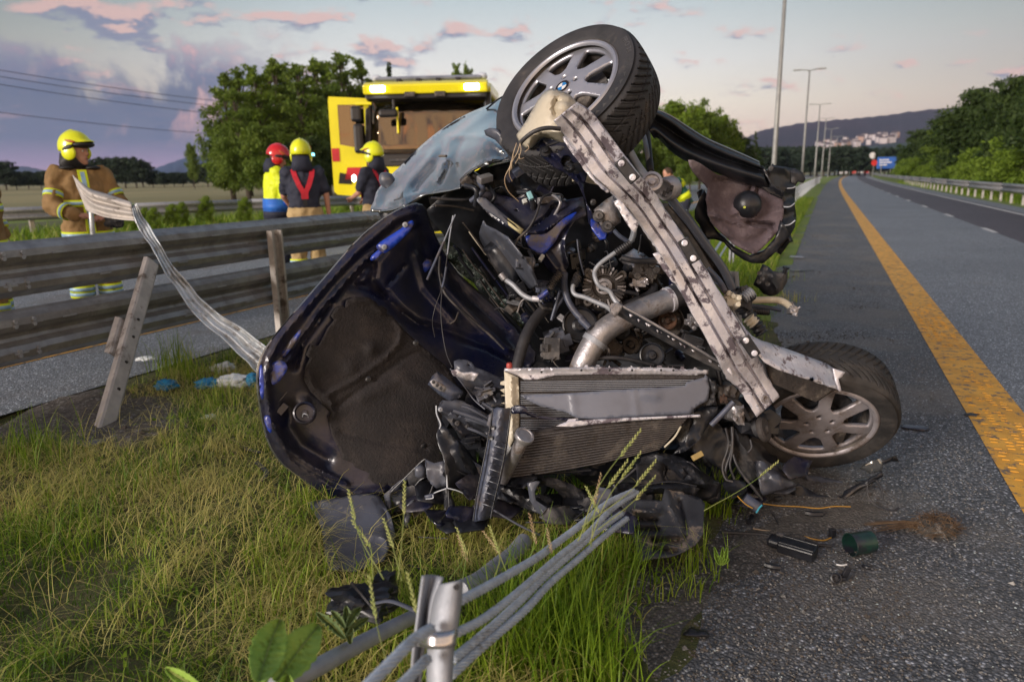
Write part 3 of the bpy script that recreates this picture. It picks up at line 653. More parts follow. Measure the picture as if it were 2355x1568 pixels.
# ---------- street lamps ----------
m_pole = mat('lamp pole grey', (.30, .31, .30), (.24, .25, .25), 3, .55, .3)
def lamp(s, n_, H, label):
    p = RD(s, n_); o = empty('street_lamp', p, 0, label, 'street lamp', 'street lamps along the median')
    V, Fc = tube_mesh([p, p+Vector((0, 0, 2)), p+Vector((0, 0, H))], [.13, .115, .07], 12); mesh_obj('pole', V, Fc, m_pole, o)
    V, Fc = tube_mesh([p+Vector((0, 0, -.02)), p+Vector((0, 0, .25))], .2, 12); mesh_obj('base', V, Fc, m_pole, o)
    for sg in (-1, 1):
        a = p+Vector((0, 0, H-.05)); b = a+dn_*sg*.8+Vector((0, 0, .12)); V, Fc = tube_mesh([a, a+dn_*sg*.4+Vector((0, 0, .09)), b], .05, 8); mesh_obj('arm', V, Fc, m_pole, o)
        
        M3 = Matrix((dn_*sg, Vector((0, 0, 1)).cross(dn_*sg), Vector((0, 0, 1)))).transposed(); V, Fc = box_vf(b+dn_*sg*.3, M3, .7, .28, .11); bevel(mesh_obj('lamp_head', V, Fc, m_pole, o, smooth=False), .03, 2)
lamp(36, -2.35, 10.9, 'nearest grey street lamp pole rising out of the top of the picture behind the wreck')
for i, (s, t) in enumerate([(76, 'second street lamp with two short arms beyond the nearest pole'), (115, 'third street lamp, its arms just above the far hill ridge'), (146, 'fourth street lamp, slim in front of the wooded hill'), (182, 'fifth street lamp, small in front of the hill slope'), (225, 'farthest and smallest street lamp near the end of the road')]):
    lamp(s, -2.5, 10.6, t)

# ---------- power lines ----------
m_wire = mat('power line wire', (.06, .06, .07), None, 5, .6)
for i, (y0, y1, dd) in enumerate([(150, 262, 'uppermost'), (166, 272, 'second'), (184, 290, 'third'), (258, 322, 'lowest')]):
    a = P(-260, y0-34, 60); b = P(900, y1, 95); pts = [tuple(a.lerp(b, t)-Vector((0, 0, 4*t*(1-t)*1.0))) for t in np.linspace(0, 1, 13)]
    tag(tube('power_line', pts, .03, m_wire, None, 5, wpts=True, smooth=False), f'{dd} thin power line crossing the sky at the left', 'power line', 'power lines above the field')

# ---------- far things: signs, houses, vehicles ----------
def at(u, v, dist): return P(u, v, dist)
sg = empty('road_sign', at(2035, 408, 150), 0, 'blue direction sign on posts at the right edge of the wood far ahead', 'road sign')
mbl = mat('sign blue', (.012, .10, .42), None, 3, .4); mwh = mat('sign white', (.75, .75, .75), None, 3, .5); mrd = mat('sign red', (.62, .03, .03), None, 3, .5)
c = at(2038, 375, 150); box('panel', c, (3.6, .08, 2.4), mbl, sg, Matrix.Rotation(-HD, 3, 'Z'), .05)
for dx in (-1, 1): box('post', c+Vector((dx, .1, -2.2)), (.12, .12, 3.4), m_pole, sg, None, 0)
for k, (dx, dz, w_) in enumerate([(-.5, .6, 1.8), (-.2, .1, 2.3), (-.6, -.4, 1.4)]): box('lettering', c+Matrix.Rotation(-HD, 3, 'Z') @ Vector((dx, -.05, dz)), (w_, .02, .22), mwh, sg, Matrix.Rotation(-HD, 3, 'Z'), 0)
s2 = empty('road_sign', at(2008, 408, 145), 0, 'round white and red traffic sign left of the blue direction sign', 'road sign')
c = at(2006, 358, 145)
V, Fc = tube_mesh([c, c+Vector((0, .1, 0))], .62, 20); mesh_obj('white_disc', V, Fc, mwh, s2, smooth=False)
c2 = at(2010, 375, 145); V, Fc = tube_mesh([c2, c2+Vector((0, .1, 0))], .6, 20); mesh_obj('red_disc', V, Fc, mrd, s2, smooth=False)
box('post', at(2008, 384, 145.3), (.12, .12, 5.0), m_pole, s2, None, 0)
rr = random.Random(5)
mw1 = mat('house white wall', (.62, .56, .58), None, 1, .9); mw2 = mat('house ochre wall', (.5, .33, .26), None, 1, .9); mrf = mat('house roof', (.10, .075, .08), None, 1, .9)
hp = []
for k in range(44):
    t = rr.random(); hp.append((1885+t*175+rr.uniform(-6, 6), 334-t*24+rr.uniform(-7, 9)))
hp.sort()
WD = ['left end', 'left part', 'middle', 'right part', 'right end']
for k, (u, v) in enumerate(hp):
    wl, hh, dp_ = rr.uniform(9, 17), rr.uniform(5, 8), 9; c = at(u, v, 1750-(v-310)*6); yaw = rr.uniform(-.8, .8)
    h_ = empty('house', c-Vector((0, 0, 8)), 0, f'pale {"ochre" if k % 5 == 2 else "white"} house on the far hillside, {nth(k+1)} from the left of the cluster', 'house', 'houses on the far hillside')
    M3 = Matrix.Rotation(yaw, 3, 'Z'); box('wall', c-Vector((0, 0, 3)), (wl, dp_, hh+6), mw2 if k % 5 == 2 else mw1, h_, M3, 0)
    z = hh/2; V = [c+M3 @ Vector(q) for q in ((-wl/2-.5, -dp_/2-.5, z), (wl/2+.5, -dp_/2-.5, z), (wl/2+.5, dp_/2+.5, z), (-wl/2-.5, dp_/2+.5, z), (-wl/2-.5, 0, z+3), (wl/2+.5, 0, z+3))]
    mesh_obj('roof', V, [(0, 1, 5, 4), (2, 3, 4, 5), (1, 2, 5), (3, 0, 4)], mrf, h_, smooth=False)
# vehicles queued at the far end of the road
mred = mat('red vehicle paint', (.45, .03, .025), None, 3, .35); mwv = mat('white vehicle paint', (.6, .58, .58), None, 3, .35); mgl = mat('dark window glass', (.02, .025, .03), None, 3, .1); mty = mat('far tyre', (.02, .02, .02), None, 3, .8)
def far_vehicle(u, dist, m, label, H=1.5, L=4.2, W=1.8):
    b = G(u, 392); b = Vector(CAM+ray(u, 392)*dist); b.z = 0; o = empty('parked_vehicle', b, 0, label, 'vehicle', 'vehicles at the far end of the road')
    M3 = Matrix.Rotation(-HD, 3, 'Z')
    def W_(x, y, z): return b+M3 @ Vector((x, y, z))
    pr = [(-L/2, .3), (-L/2, .8*H*.6+.2), (-L*.22, H*.62), (-L*.08, H), (L*.35, H), (L*.5, H*.6), (L/2, .3)]
    V = [W_(x, y, z) for x in (-W/2, W/2) for y, z in pr]; k = len(pr)
    Fc = [tuple(range(k)), tuple(range(k, 2*k))[::-1]]+[(i, i+k, (i+1) % k+k, (i+1) % k) for i in range(k)]
    bevel(mesh_obj('body', V, Fc, m, o, smooth=False), .06, 2)
    V = [W_(x*(W/2-.12), y, z) for x, y, z in ((-1, -L*.215, H*.64), (1, -L*.215, H*.64), (1, -L*.085, H*.95), (-1, -L*.085, H*.95))]; mesh_obj('windscreen', [v+M3 @ Vector((0, -.03, .02)) for v in V], [(0, 1, 2, 3)], mgl, o, smooth=False)
    for x in (-1, 1):
        for y in (-L*.32, L*.32):
            V, Fc = tube_mesh([W_(x*(W/2-.2), y, .32), W_(x*(W/2+.01), y, .32)], .32, 12); mesh_obj('wheel', V, Fc, mty, o, smooth=False)
        for k_ in (1,): V, Fc = box_vf(W_(x*(W/2-.3), -L/2-.02, .68), M3, .3, .05, .16); mesh_obj('headlight', V, Fc, mwh, o, smooth=False)
for u, dist, m, lb, H in [(1932, 172, mwv, 'white van standing leftmost in the queue far down the road', 2.3), (1946, 182, mwv, 'white car right of the white van in the far queue', 1.5), (1962, 165, mred, 'tall red fire vehicle in the far queue', 2.7), (1978, 178, mwv, 'white car right of the red vehicle far down the road', 1.5), (1992, 170, mred, 'red car at the right end of the far queue', 1.6)]:
    far_vehicle(u, dist*1.7, m, lb, H)
# ---------- trees ----------
m_bark = mat('tree bark', (.075, .06, .045), (.05, .04, .03), 6, .9, 0, .6, 30)
def leafmat(name, a, b, c):
    m = bpy.data.materials.new(name); m.use_nodes = True; T = NT(m.node_tree)
    bs = T.n('ShaderNodeBsdfPrincipled'); o = T.n('ShaderNodeOutputMaterial'); tc = T.n('ShaderNodeTexCoord')
    at_ = T.n('ShaderNodeAttribute', attribute_name='tint'); n_ = T.noise(tc.outputs['Object'], .9, 3)
    cc = T.mix(T.math('ADD', at_.outputs['Fac'], T.math('MULTIPLY_ADD', n_, .5, -.25), clamp=True), a+(1,), b+(1,))
    T.l(cc, bs.inputs['Base Color']); bs.inputs['Roughness'].default_value = .6; bs.inputs['Specular IOR Level'].default_value = .25
    tr = T.n('ShaderNodeBsdfTranslucent'); T.l(T.mix(.5, cc, c+(1,)), tr.inputs[0]); mx = T.n('ShaderNodeMixShader'); mx.inputs[0].default_value = .3
    T.l(bs.outputs[0], mx.inputs[1]); T.l(tr.outputs[0], mx.inputs[2]); T.l(mx.outputs[0], o.inputs[0]); return m
m_lf1 = leafmat('leaves mid green', (.065, .115, .018), (.17, .24, .035), (.2, .3, .04))
m_lf2 = leafmat('leaves bright green', (.08, .14, .014), (.21, .30, .035), (.24, .36, .03))
m_lf3 = leafmat('leaves dark green', (.022, .045, .012), (.065, .10, .024), (.08, .13, .02))
m_lf4 = leafmat('leaves hazy dark green', (.025, .045, .03), (.05, .075, .045), (.06, .09, .04))
def leaf_crown(clumps, per, size, seed):
    """many small leaf faces round clump centres; clumps = (centre, radius vector)"""
    rg = np.random.default_rng(seed); Vs = []; tints = []
    for c, r in clumps:
        k = int(per*(r[0]*r[2])**.8); d = rg.normal(size=(k, 3)); d /= np.linalg.norm(d, axis=1)[:, None]
        rad = rg.random(k)**.38; p = np.array(c)+d*rad[:, None]*np.array(r)*(1+.25*rg.normal(size=(k, 1)))
        a = rg.normal(size=(k, 3)); a /= np.linalg.norm(a, axis=1)[:, None]; b = np.cross(a, rg.normal(size=(k, 3))); b /= np.linalg.norm(b, axis=1)[:, None]
        s = size*rg.uniform(.6, 1.4, (k, 1)); q = np.stack([p-a*s, p+b*s*.45, p+a*s, p-b*s*.45], 1); Vs.append(q.reshape(-1, 3)); tints.append(np.repeat(rg.uniform(0, 1, k)*.5+.5*rg.random(), 4))
    V = np.concatenate(Vs); t = np.concatenate(tints); n_ = len(V)//4
    me = bpy.data.meshes.new('crown'); me.vertices.add(len(V)); me.vertices.foreach_set('co', V.ravel().astype('f4'))
    me.loops.add(n_*4); me.loops.foreach_set('vertex_index', np.arange(n_*4, dtype='i4')); me.polygons.add(n_)
    me.polygons.foreach_set('loop_start', np.arange(0, n_*4, 4, dtype='i4')); me.polygons.foreach_set('loop_total', np.full(n_, 4, 'i4'))
    at_ = me.attributes.new('tint', 'FLOAT', 'POINT'); at_.data.foreach_set('value', t.astype('f4')); me.update(calc_edges=True); return me
def tree_proto(kind, H, seed, m, per=420, size=.17):
    """returns (trunk mesh, crown mesh) at the origin"""
    rr = random.Random(seed); cl = []; parts = []
    sway = (rr.uniform(-.04, .04)*H, rr.uniform(-.04, .04)*H)
    tp = lambda t: Vector((sway[0]*t*t, sway[1]*t*t, H*t))
    parts.append(tube_mesh([tp(t) for t in (0, .15, .3, .5, .7, .92)], [.022*H, .018*H, .015*H, .010*H, .006*H, .002*H], 8))
    nl = {'poplar': 26, 'round': 20, 'spruce': 26, 'bush': 12}[kind]
    for i in range(nl):
        t = (i+.5)/nl
        if kind == 'poplar': z0 = .12+.84*t; rad = H*(.15*math.sin(PI*min(1, .15+t*.85))**.9+.008); cr = H*rr.uniform(.05, .085)*(1.15-.75*t)
        elif kind == 'round': z0 = .22+.72*t; rad = H*.30*math.sin(PI*(.12+t*.8))**.8*rr.uniform(.7, 1.1); cr = H*rr.uniform(.08, .13)
        elif kind == 'spruce': z0 = .1+.88*t; rad = H*.20*(1-t)**.9; cr = H*(.07*(1-t)+.015)
        else: z0 = .15+.75*t; rad = H*.4*math.sin(PI*(.2+t*.7)); cr = H*rr.uniform(.12, .2)
        an = i*2.4+rr.uniform(-.5, .5); b = tp(z0); e = b+Vector((math.cos(an)*rad, math.sin(an)*rad, H*rr.uniform(.0, .09)*(1 if kind != 'spruce' else -.5)))
        parts.append(tube_mesh([tp(max(.05, z0-.09)), b.lerp(e, .5)+Vector((0, 0, .01*H)), e], [.006*H, .004*H, .0015*H], 5))
        cl.append((tuple(e), (cr*1.15, cr*1.15, cr*.85)))
        if kind != 'spruce': cl.append((tuple(b.lerp(e, .45)+Vector((0, 0, .03*H))), (cr, cr, cr*.9)))
        for q in range(2): cl.append((tuple(e+Vector((rr.uniform(-1, 1), rr.uniform(-1, 1), rr.uniform(-.6, .9)))*cr*1.1), (cr*.5,)*3))
    cl.append((tuple(tp(.97)), (H*.025, H*.025, H*.05)))
    V, Fc = join_vf(parts); tm = bpy.data.meshes.new('trunk'); tm.from_pydata([tuple(v) for v in V], [], Fc); tm.materials.append(m_bark)
    cm = leaf_crown(cl, per, size, seed); cm.materials.append(m); return tm, cm
TP = {}
def proto(key, *a, **k):
    if key not in TP: TP[key] = tree_proto(*a, **k)
    return TP[key]
protos = {'poplar0': ('poplar', 12, 1, m_lf1, 360, .14), 'poplar1': ('poplar', 12, 2, m_lf1, 360, .14), 'poplar2': ('poplar', 12, 3, m_lf2, 360, .14), 'round0': ('round', 10, 4, m_lf2, 240, .2), 'round1': ('round', 10, 5, m_lf1, 240, .2),
          'round2': ('round', 10, 6, m_lf3, 260, .2), 'round3': ('round', 10, 7, m_lf3, 260, .2), 'spruce': ('spruce', 12, 8, m_lf3, 380, .17), 'far': ('round', 10, 9, m_lf4, 70, .42), 'bush': ('bush', 3, 10, m_lf2, 700, .09)}
def tree(key, u, vtop, dist, label, group=None, cat='tree', vbase=None, z0=0.0, wide=1.0, name='tree'):
    top = Vector(CAM+ray(u, vtop)*dist); b = Vector((top.x, top.y, z0)); Hh = top.z-z0; o = empty(name, b, 0, label, cat, group)
    tm, cm = proto(key, *protos[key]); s = Hh/protos[key][1]; s = max(.2, s)
    rz = random.random()*6.28
    for nm, me in (('trunk', tm), ('crown', cm)):
        c = bpy.data.objects.new(nm, me); col.objects.link(c); c.parent = o; c.scale = (s*wide, s*wide, s); c.rotation_euler = (0, 0, rz)
    return o
big = [(548, 175, 60, 'poplar2', 'pale poplar at the back between the two leftmost ones', 1.5), (665, 155, 62, 'poplar0', 'broad poplar at the back of the clump above the helmets', 1.7), (620, 160, 60, 'poplar1', 'back row poplar left of the tall one above the helmets', 1.6), (760, 160, 64, 'poplar2', 'back row poplar behind the open truck door', 1.6), (508, 172, 50, 'poplar0', 'tall narrow dark poplar at the left end of the clump behind the red helmet', 1.1), (548, 205, 47, 'poplar1', 'poplar just right of the leftmost one, slightly lower', 1.25), (590, 165, 52, 'poplar2', 'light green poplar third from the left in the clump', 1.25),
       (640, 140, 55, 'poplar1', 'tall poplar above the two helmets', 1.3), (690, 150, 52, 'poplar0', 'tall poplar right of the one above the helmets', 1.25), (735, 138, 56, 'poplar1', 'slender poplar left of the open truck door', 1.15), (790, 125, 58, 'poplar0', 'highest poplar, above the open truck door', 1.15), (835, 150, 60, 'poplar2', 'poplar just left of the truck roof', 1.1),
       (600, 300, 40, 'round1', 'low leafy tree at the foot of the poplars behind the red helmet', .9), (700, 320, 42, 'round2', 'low dark tree at the foot of the poplars left of the door', 1.0), (520, 330, 42, 'round1', 'low tree at the left foot of the poplars', .9), (780, 330, 44, 'round2', 'low dark tree seen under the open truck door', 1.0), (885, 150, 66, 'spruce', 'pointed spruce behind the truck roof', .8), (1055, 160, 70, 'poplar2', 'small tree top behind the right end of the truck roof', .75), (1072, 152, 72, 'poplar1', 'slim tree top behind the right end of the roof, rightmost there', .6)]
for u, v, d, k, lb, wd_ in big: tree(k, u, v, d, lb, 'trees behind the fire truck', wide=wd_)
for i, (u, v, d, k, lb, wd_) in enumerate([(1560, 243, 55, 'round0', 'bright round tree directly right of the upper wheel', 1.0), (1500, 300, 52, 'round1', 'tree half hidden behind the beam beside the upper wheel', 1.0), (1615, 262, 60, 'round1', 'tree behind the torn fender, second from the wheel', .9), (1655, 275, 64, 'round0', 'tree behind the torn fender, third from the wheel', .9), (1700, 312, 66, 'round2', 'low tree above the hanging fender liner', .9), (1742, 305, 72, 'spruce', 'small pointed tree left of the nearest lamp pole', .9), (1455, 330, 50, 'round2', 'dark tree showing through the gap beside the strut', .9), (1590, 330, 46, 'round1', 'low tree between the vest wearer and the fender', .9), (1660, 345, 50, 'round1', 'low green tree under the torn fender', .9)]):
    tree(k, u, v, d, lb, 'trees beyond the median on the right of the wreck', wide=wd_)
# wood on the right hand slope
fr = random.Random(11); DSC = ['dark', 'bright green', 'mid green']
wood = []
for row, (n0, s0, s1, cnt) in enumerate([(10.5, 16, 150, 24), (15, 20, 170, 18), (21, 24, 190, 14)]):
    for i in range(cnt):
        t = i/(cnt-1); s = s0*(s1/s0)**t; n_ = n0+fr.uniform(-1, 1)+s*.015; wood.append((s, n_, row))
for i, (s, n_, row) in enumerate(wood):
    b = RD(s, n_); H = (5.2+row*1.9+fr.uniform(-.9, 1.0))*(1+.12*math.sin(s*.21))*(1 if s < 60 else 1.1); k = ['round3', 'round2', 'round1', 'round2', 'round3'][fr.randrange(5)] if row < 2 else ['round2', 'round3', 'spruce'][fr.randrange(3)]
    o = empty('tree', b, 0, f'{"tall dark" if row == 2 else "leafy green"} tree, {nth(i+1-(0, 24, 42)[row])} from the near end of the {["front", "middle", "back"][row]} row in the right wood', 'tree', 'trees of the wood on the right')
    tm, cm = proto(k, *protos[k]); sc_ = H/protos[k][1]; rz = fr.uniform(0, 6.28); wd_ = fr.uniform(1.0, 1.35)
    for nm, me in (('trunk', tm), ('crown', cm)):
        c = bpy.data.objects.new(nm, me); col.objects.link(c); c.parent = o; c.scale = (sc_*wd_, sc_*wd_, sc_); c.rotation_euler = (0, 0, rz)
# undergrowth along the wood edge
for i in range(26):
    s = 12*(140/12)**(i/25); o = empty('bush', RD(s, 8.6+fr.uniform(-.4, .5)+s*.012), 0, f'low green bush behind the right guardrail, {nth(i+1)} from the near end', 'bush', 'bushes at the edge of the wood')
    tm, cm = proto('bush', *protos['bush']); sc_ = fr.uniform(.6, 1.05)
    for nm, me in (('stem', tm), ('foliage', cm)):
        c = bpy.data.objects.new(nm, me); col.objects.link(c); c.parent = o; c.scale = (sc_*1.2, sc_*1.2, sc_); c.rotation_euler = (0, 0, fr.uniform(0, 6))
# far trees: beyond the field, and across the end of the road
for i in range(26):
    u = -60+i*24+fr.uniform(-8, 8); v = 384-10*math.sin(i*.9)+fr.uniform(-10, 14); 
    if 210 < u < 330: v = 362+abs(u-268)*.22
    if 330 < u < 400: v = max(v, 398)
    tree('far', u, v, 175+fr.uniform(-15, 15), f'{"tall rounded dark" if 210 < u < 330 else "dark"} tree, {nth(i+1)} from the left in the line beyond the field', 'line of trees beyond the field', wide=1.5)
tree('round1', 437, 338, 120, 'lone small tree on a bare stem above the blue hill', None, wide=.45)
for i in range(34):
    u = 1745+i*10+fr.uniform(-4, 4); v = 352-(u-1750)*.02+fr.uniform(-12, 10) if u < 2060 else 345
    tree('far', u, v, 205+fr.uniform(-20, 30), f'hazy dark tree across the end of the road, {nth(i+1)} from the left', 'trees across the end of the road', wide=1.6)
# shrubs on the verge behind the guardrail
for i, (u, v, d) in enumerate([(330, 478, 20), (392, 470, 20.5), (415, 466, 21), (470, 452, 22), (560, 455, 22), (1520, 440, 24), (1480, 420, 26), (300, 470, 19), (350, 478, 18.5), (800, 455, 26)]):
    b = G(u, 500); top = Vector(CAM+ray(u, v)*d)
    o = empty('bush', (top.x, top.y, 0), 0, ['light green bush by the far guardrail right of the tan firefighter', 'slim bush left of the red helmet behind the far rail', 'green bush behind the far rail', 'low bush at the foot of the poplars', 'bush behind the yellow and blue jacket', 'bush right of the vest wearer', 'bush left of the vest wearer', 'low weeds behind the torn strip', 'weeds beneath the far guardrail', 'bush between the helmets and the truck'][i], 'bush')
    tm, cm = proto('bush', *protos['bush']); sc_ = max(.15, top.z/3)
    for nm, me in (('stem', tm), ('foliage', cm)):
        c = bpy.data.objects.new(nm, me); col.objects.link(c); c.parent = o; c.scale = (sc_*.6, sc_*.6, sc_)

# ---------- grass ----------
def grassmat(name, g1, g2, d1):
    m = bpy.data.materials.new(name); m.use_nodes = True; T = NT(m.node_tree)
    bs = T.n('ShaderNodeBsdfPrincipled'); o = T.n('ShaderNodeOutputMaterial'); at_ = T.n('ShaderNodeAttribute', attribute_name='tint')
    cc = T.ramp(at_.outputs['Fac'], [(0, g1), (.4, g2), (.62, tuple((a+b)/2 for a, b in zip(g2, d1))), (1, d1)])
    T.l(cc, bs.inputs['Base Color']); bs.inputs['Roughness'].default_value = .5; bs.inputs['Specular IOR Level'].default_value = .3
    tr = T.n('ShaderNodeBsdfTranslucent'); T.l(cc, tr.inputs[0]); mx = T.n('ShaderNodeMixShader'); mx.inputs[0].default_value = .35
    T.l(bs.outputs[0], mx.inputs[1]); T.l(tr.outputs[0], mx.inputs[2]); T.l(mx.outputs[0], o.inputs[0]); return m
m_grass = grassmat('grass blades', (.075, .16, .010), (.24, .36, .025), (.62, .54, .20))
def blades(name, pos, h, lean, wdt, tint, seed, label, m=m_grass, segs=3, zfun=None):
    rg = np.random.default_rng(seed); k = len(pos); a = rg.uniform(0, 2*PI, k); dx, dy = np.cos(a), np.sin(a); la = a+rg.uniform(-.5, .5, k)+PI/2
    V = np.zeros((k, segs+1, 2, 3)); lx, ly = np.cos(la), np.sin(la)
    for j in range(segs+1):
        t = j/segs; ww = wdt*(1-t)**.6*.5 if j < segs else wdt*.04; out = lean*t**1.7*h; zz = h*t*np.sqrt(np.clip(1-(lean*t)**2*.7, .08, 1))
        for q, sg in ((0, -1), (1, 1)):
            V[:, j, q, 0] = pos[:, 0]+lx*out+dx*ww*sg; V[:, j, q, 1] = pos[:, 1]+ly*out+dy*ww*sg; V[:, j, q, 2] = pos[:, 2]+zz
    V = V.reshape(-1, 3); base_ = (np.arange(k)*(segs+1)*2)[:, None, None]; j = np.arange(segs)[None, :, None]*2; quad = np.array([0, 1, 3, 2])[None, None]
    fi = (base_+j+quad).reshape(-1).astype('i4'); nf = k*segs
    me = bpy.data.meshes.new(name); me.vertices.add(len(V)); me.vertices.foreach_set('co', V.ravel().astype('f4')); me.loops.add(nf*4); me.loops.foreach_set('vertex_index', fi)
    me.polygons.add(nf); me.polygons.foreach_set('loop_start', np.arange(0, nf*4, 4, dtype='i4')); me.polygons.foreach_set('loop_total', np.full(nf, 4, 'i4'))
    at_ = me.attributes.new('tint', 'FLOAT', 'POINT'); at_.data.foreach_set('value', np.repeat(tint, (segs+1)*2).astype('f4')); me.update(calc_edges=True)
    o = put(name, me, m); o['kind'] = 'stuff'; o['label'] = label; return o
# value noise for patches
def vnoise(x, y, sc_, seed=0):
    return np.array([noise.noise(Vector((a*sc_, b*sc_, seed))) for a, b in zip(x, y)])
def scatter(cnt, smin, smax, nmin, nmax, pw=1.8, seed=0):
    rg = np.random.default_rng(seed); s = smin+(smax-smin)*rg.random(cnt)**pw; n_ = rg.uniform(nmin, nmax, cnt); return s, n_, DV[0]*s+NV[0]*n_, DV[1]*s+NV[1]*n_
def soil_poly(pts): return [tuple(G(u, v)[:2]) for u, v in pts]
no_grass = [soil_poly([(720, 1130), (940, 1130), (900, 1345), (760, 1350)]), soil_poly([(1420, 1120), (1640, 1120), (1640, 1340), (1440, 1340)]), soil_poly([(60, 1005), (150, 930), (300, 905), (400, 925), (420, 1000), (330, 1050), (180, 1040)]), soil_poly([(1480, 1290), (1640, 1240), (1800, 1160), (2060, 1140), (2120, 1240), (1960, 1290), (1840, 1360), (1750, 1430), (1690, 1568), (1700, 1700), (1500, 1700), (1480, 1450), (1420, 1380)])]
s, n_, x, y = scatter(120000, -.2, 9, -4.35, -.35, 1.5, 1)
vis = (np.arctan2(x, y+.9) > -.80) & (y > .35)
keep = vis & np.array([not (any(inside((a, b), q) for q in no_grass[:3]) or (inside((a, b), no_grass[3]) and random.random() > .06)) for a, b in zip(x, y)])
edge = np.clip((-.35-n_)/.35, 0, 1); keep &= rng.random(len(x)) < edge**.5
x, y, s, n_ = x[keep], y[keep], s[keep], n_[keep]
pn_ = vnoise(x, y, 1.1, 3); pf = vnoise(x, y, 4.5, 5)
dry = np.clip(.40+pn_*1.9+pf*1.0+rng.normal(size=len(x))*.22, 0, 1)
keep = rng.random(len(x)) < np.clip(.78+pf*1.2-.2*(s > 4), .12, 1)
x, y, s, n_, dry = x[keep], y[keep], s[keep], n_[keep], dry[keep]
z = np.array([gz(a, b) for a, b in zip(x, y)])
h = rng.uniform(.03, .11, len(x))*(1-.25*dry)*np.clip(1+vnoise(x, y, 2.3, 11)*1.8, .5, 2); lean_ = np.where(rng.random(len(x)) < .25+dry*.65, rng.uniform(.9, 1.5, len(x)), rng.uniform(.1, .7, len(x))); h = np.where(lean_ > .9, h*1.3, h)
blades('grass', np.c_[x, y, z], h, lean_, .0042, dry, 2, 'short green and straw coloured grass covering the median')
# matted dry hay
s, n_, x, y = scatter(34000, .2, 5.5, -4.0, -.6, 1.3, 9); vis = (np.arctan2(x, y+.9) > -.80) & (y > .35)
pn_ = vnoise(x, y, 1.1, 3); vis &= (pn_ > -.12+rng.random(len(x))*.25) & np.array([not any(inside((a, b), q) for q in no_grass) for a, b in zip(x, y)]); x, y = x[vis], y[vis]
z = np.array([gz(a, b) for a, b in zip(x, y)])+rng.uniform(.0, .03, len(x))
blades('dry_grass', np.c_[x, y, z], rng.uniform(.05, .16, len(x)), rng.uniform(1.0, 1.6, len(x)), .003, np.clip(rng.normal(.85, .15, len(x)), 0, 1), 3, 'matted dry mown grass lying on the median')
s, n_, x, y = scatter(3200, .3, 5, -4.1, -.5, 1.2, 41)
blades('dry_grass', np.c_[x, y, [gz(a, b) for a, b in zip(x, y)]], rng.uniform(.12, .3, len(x)), rng.uniform(.9, 1.5, len(x)), .0026, np.clip(rng.normal(.9, .1, len(x)), 0, 1), 12, 'long dead straw stems lying over the grass', segs=4)
s, n_, x, y = scatter(5200, .3, 5.5, -4.2, -.4, 1.2, 43); kk = vnoise(x, y, 1.7, 8) > .02; x, y = x[kk], y[kk]
blades('weeds', np.c_[x, y, [gz(a, b)+.015 for a, b in zip(x, y)]], rng.uniform(.02, .05, len(x)), rng.uniform(.8, 1.4, len(x)), .013, np.clip(rng.normal(.22, .1, len(x)), 0, 1), 13, 'small broad leaved weeds among the grass')
# tall tufts
tufts = []
def tuft(u, v, cnt, hmin, hmax, spread, tint, z0=0): 
    c = G(u, v); tufts.append((c, cnt, hmin, hmax, spread, tint))
for u, v, cnt, h0, h1, sp, ti in [(1200, 1480, 170, .14, .30, .16, .22), (1290, 1420, 170, .14, .32, .15, .25), (1240, 1540, 240, .16, .34, .16, .2), (1330, 1520, 200, .12, .30, .14, .2), (1130, 1500, 160, .1, .24, .15, .28), (1380, 1370, 180, .1, .26, .14, .22), (1440, 1330, 110, .08, .20, .10, .22), (1560, 1360, 60, .05, .12, .1, .3), (1640, 1180, 90, .1, .26, .07, .25), (1600, 1300, 70, .06, .18, .1, .35), (1360, 1560, 160, .1, .24, .14, .2),
                               (1050, 1560, 160, .08, .2, .16, .3), (960, 1480, 120, .08, .2, .16, .35), (860, 1400, 120, .06, .18, .16, .45), (700, 1340, 90, .06, .14, .12, .3), (640, 1310, 90, .06, .16, .12, .35), (830, 1480, 140, .06, .18, .2, .4), (400, 850, 130, .12, .36, .16, .28), (450, 880, 130, .08, .26, .18, .32), (500, 930, 120, .06, .2, .2, .42), (100, 1080, 110, .08, .24, .2, .15), (40, 1060, 110, .08, .28, .2, .2), (330, 1120, 160, .06, .18, .25, .12), (180, 1250, 160, .06, .18, .25, .15), (700, 1180, 100, .05, .14, .12, .35), (620, 1400, 120, .06, .16, .2, .3),
                               (1780, 640, 90, .08, .2, .3, .4), (1800, 560, 90, .08, .2, .4, .3), (1700, 700, 120, .1, .3, .4, .2), (1820, 690, 60, .05, .14, .2, .7)]: tuft(u, v, cnt, h0, h1, sp, ti)
rg2 = np.random.default_rng(21); PX = []; HH = []; LN = []; TT = []
for c, cnt, h0, h1, sp, ti in tufts:
    q = rg2.normal(size=(cnt, 2))*sp*.5; PX.append(np.c_[c.x+q[:, 0], c.y+q[:, 1], [max(gz(c.x+a, c.y+b), -.02) for a, b in q]]); HH.append(rg2.uniform(h0, h1, cnt)); LN.append(rg2.uniform(.1, .75, cnt)); TT.append(np.clip(rg2.normal(ti, .14, cnt), 0, 1))
blades('tall_grass', np.concatenate(PX), np.concatenate(HH), np.concatenate(LN), .0055, np.concatenate(TT), 5, 'tall fresh green grass tufts around the wire ropes', segs=4)
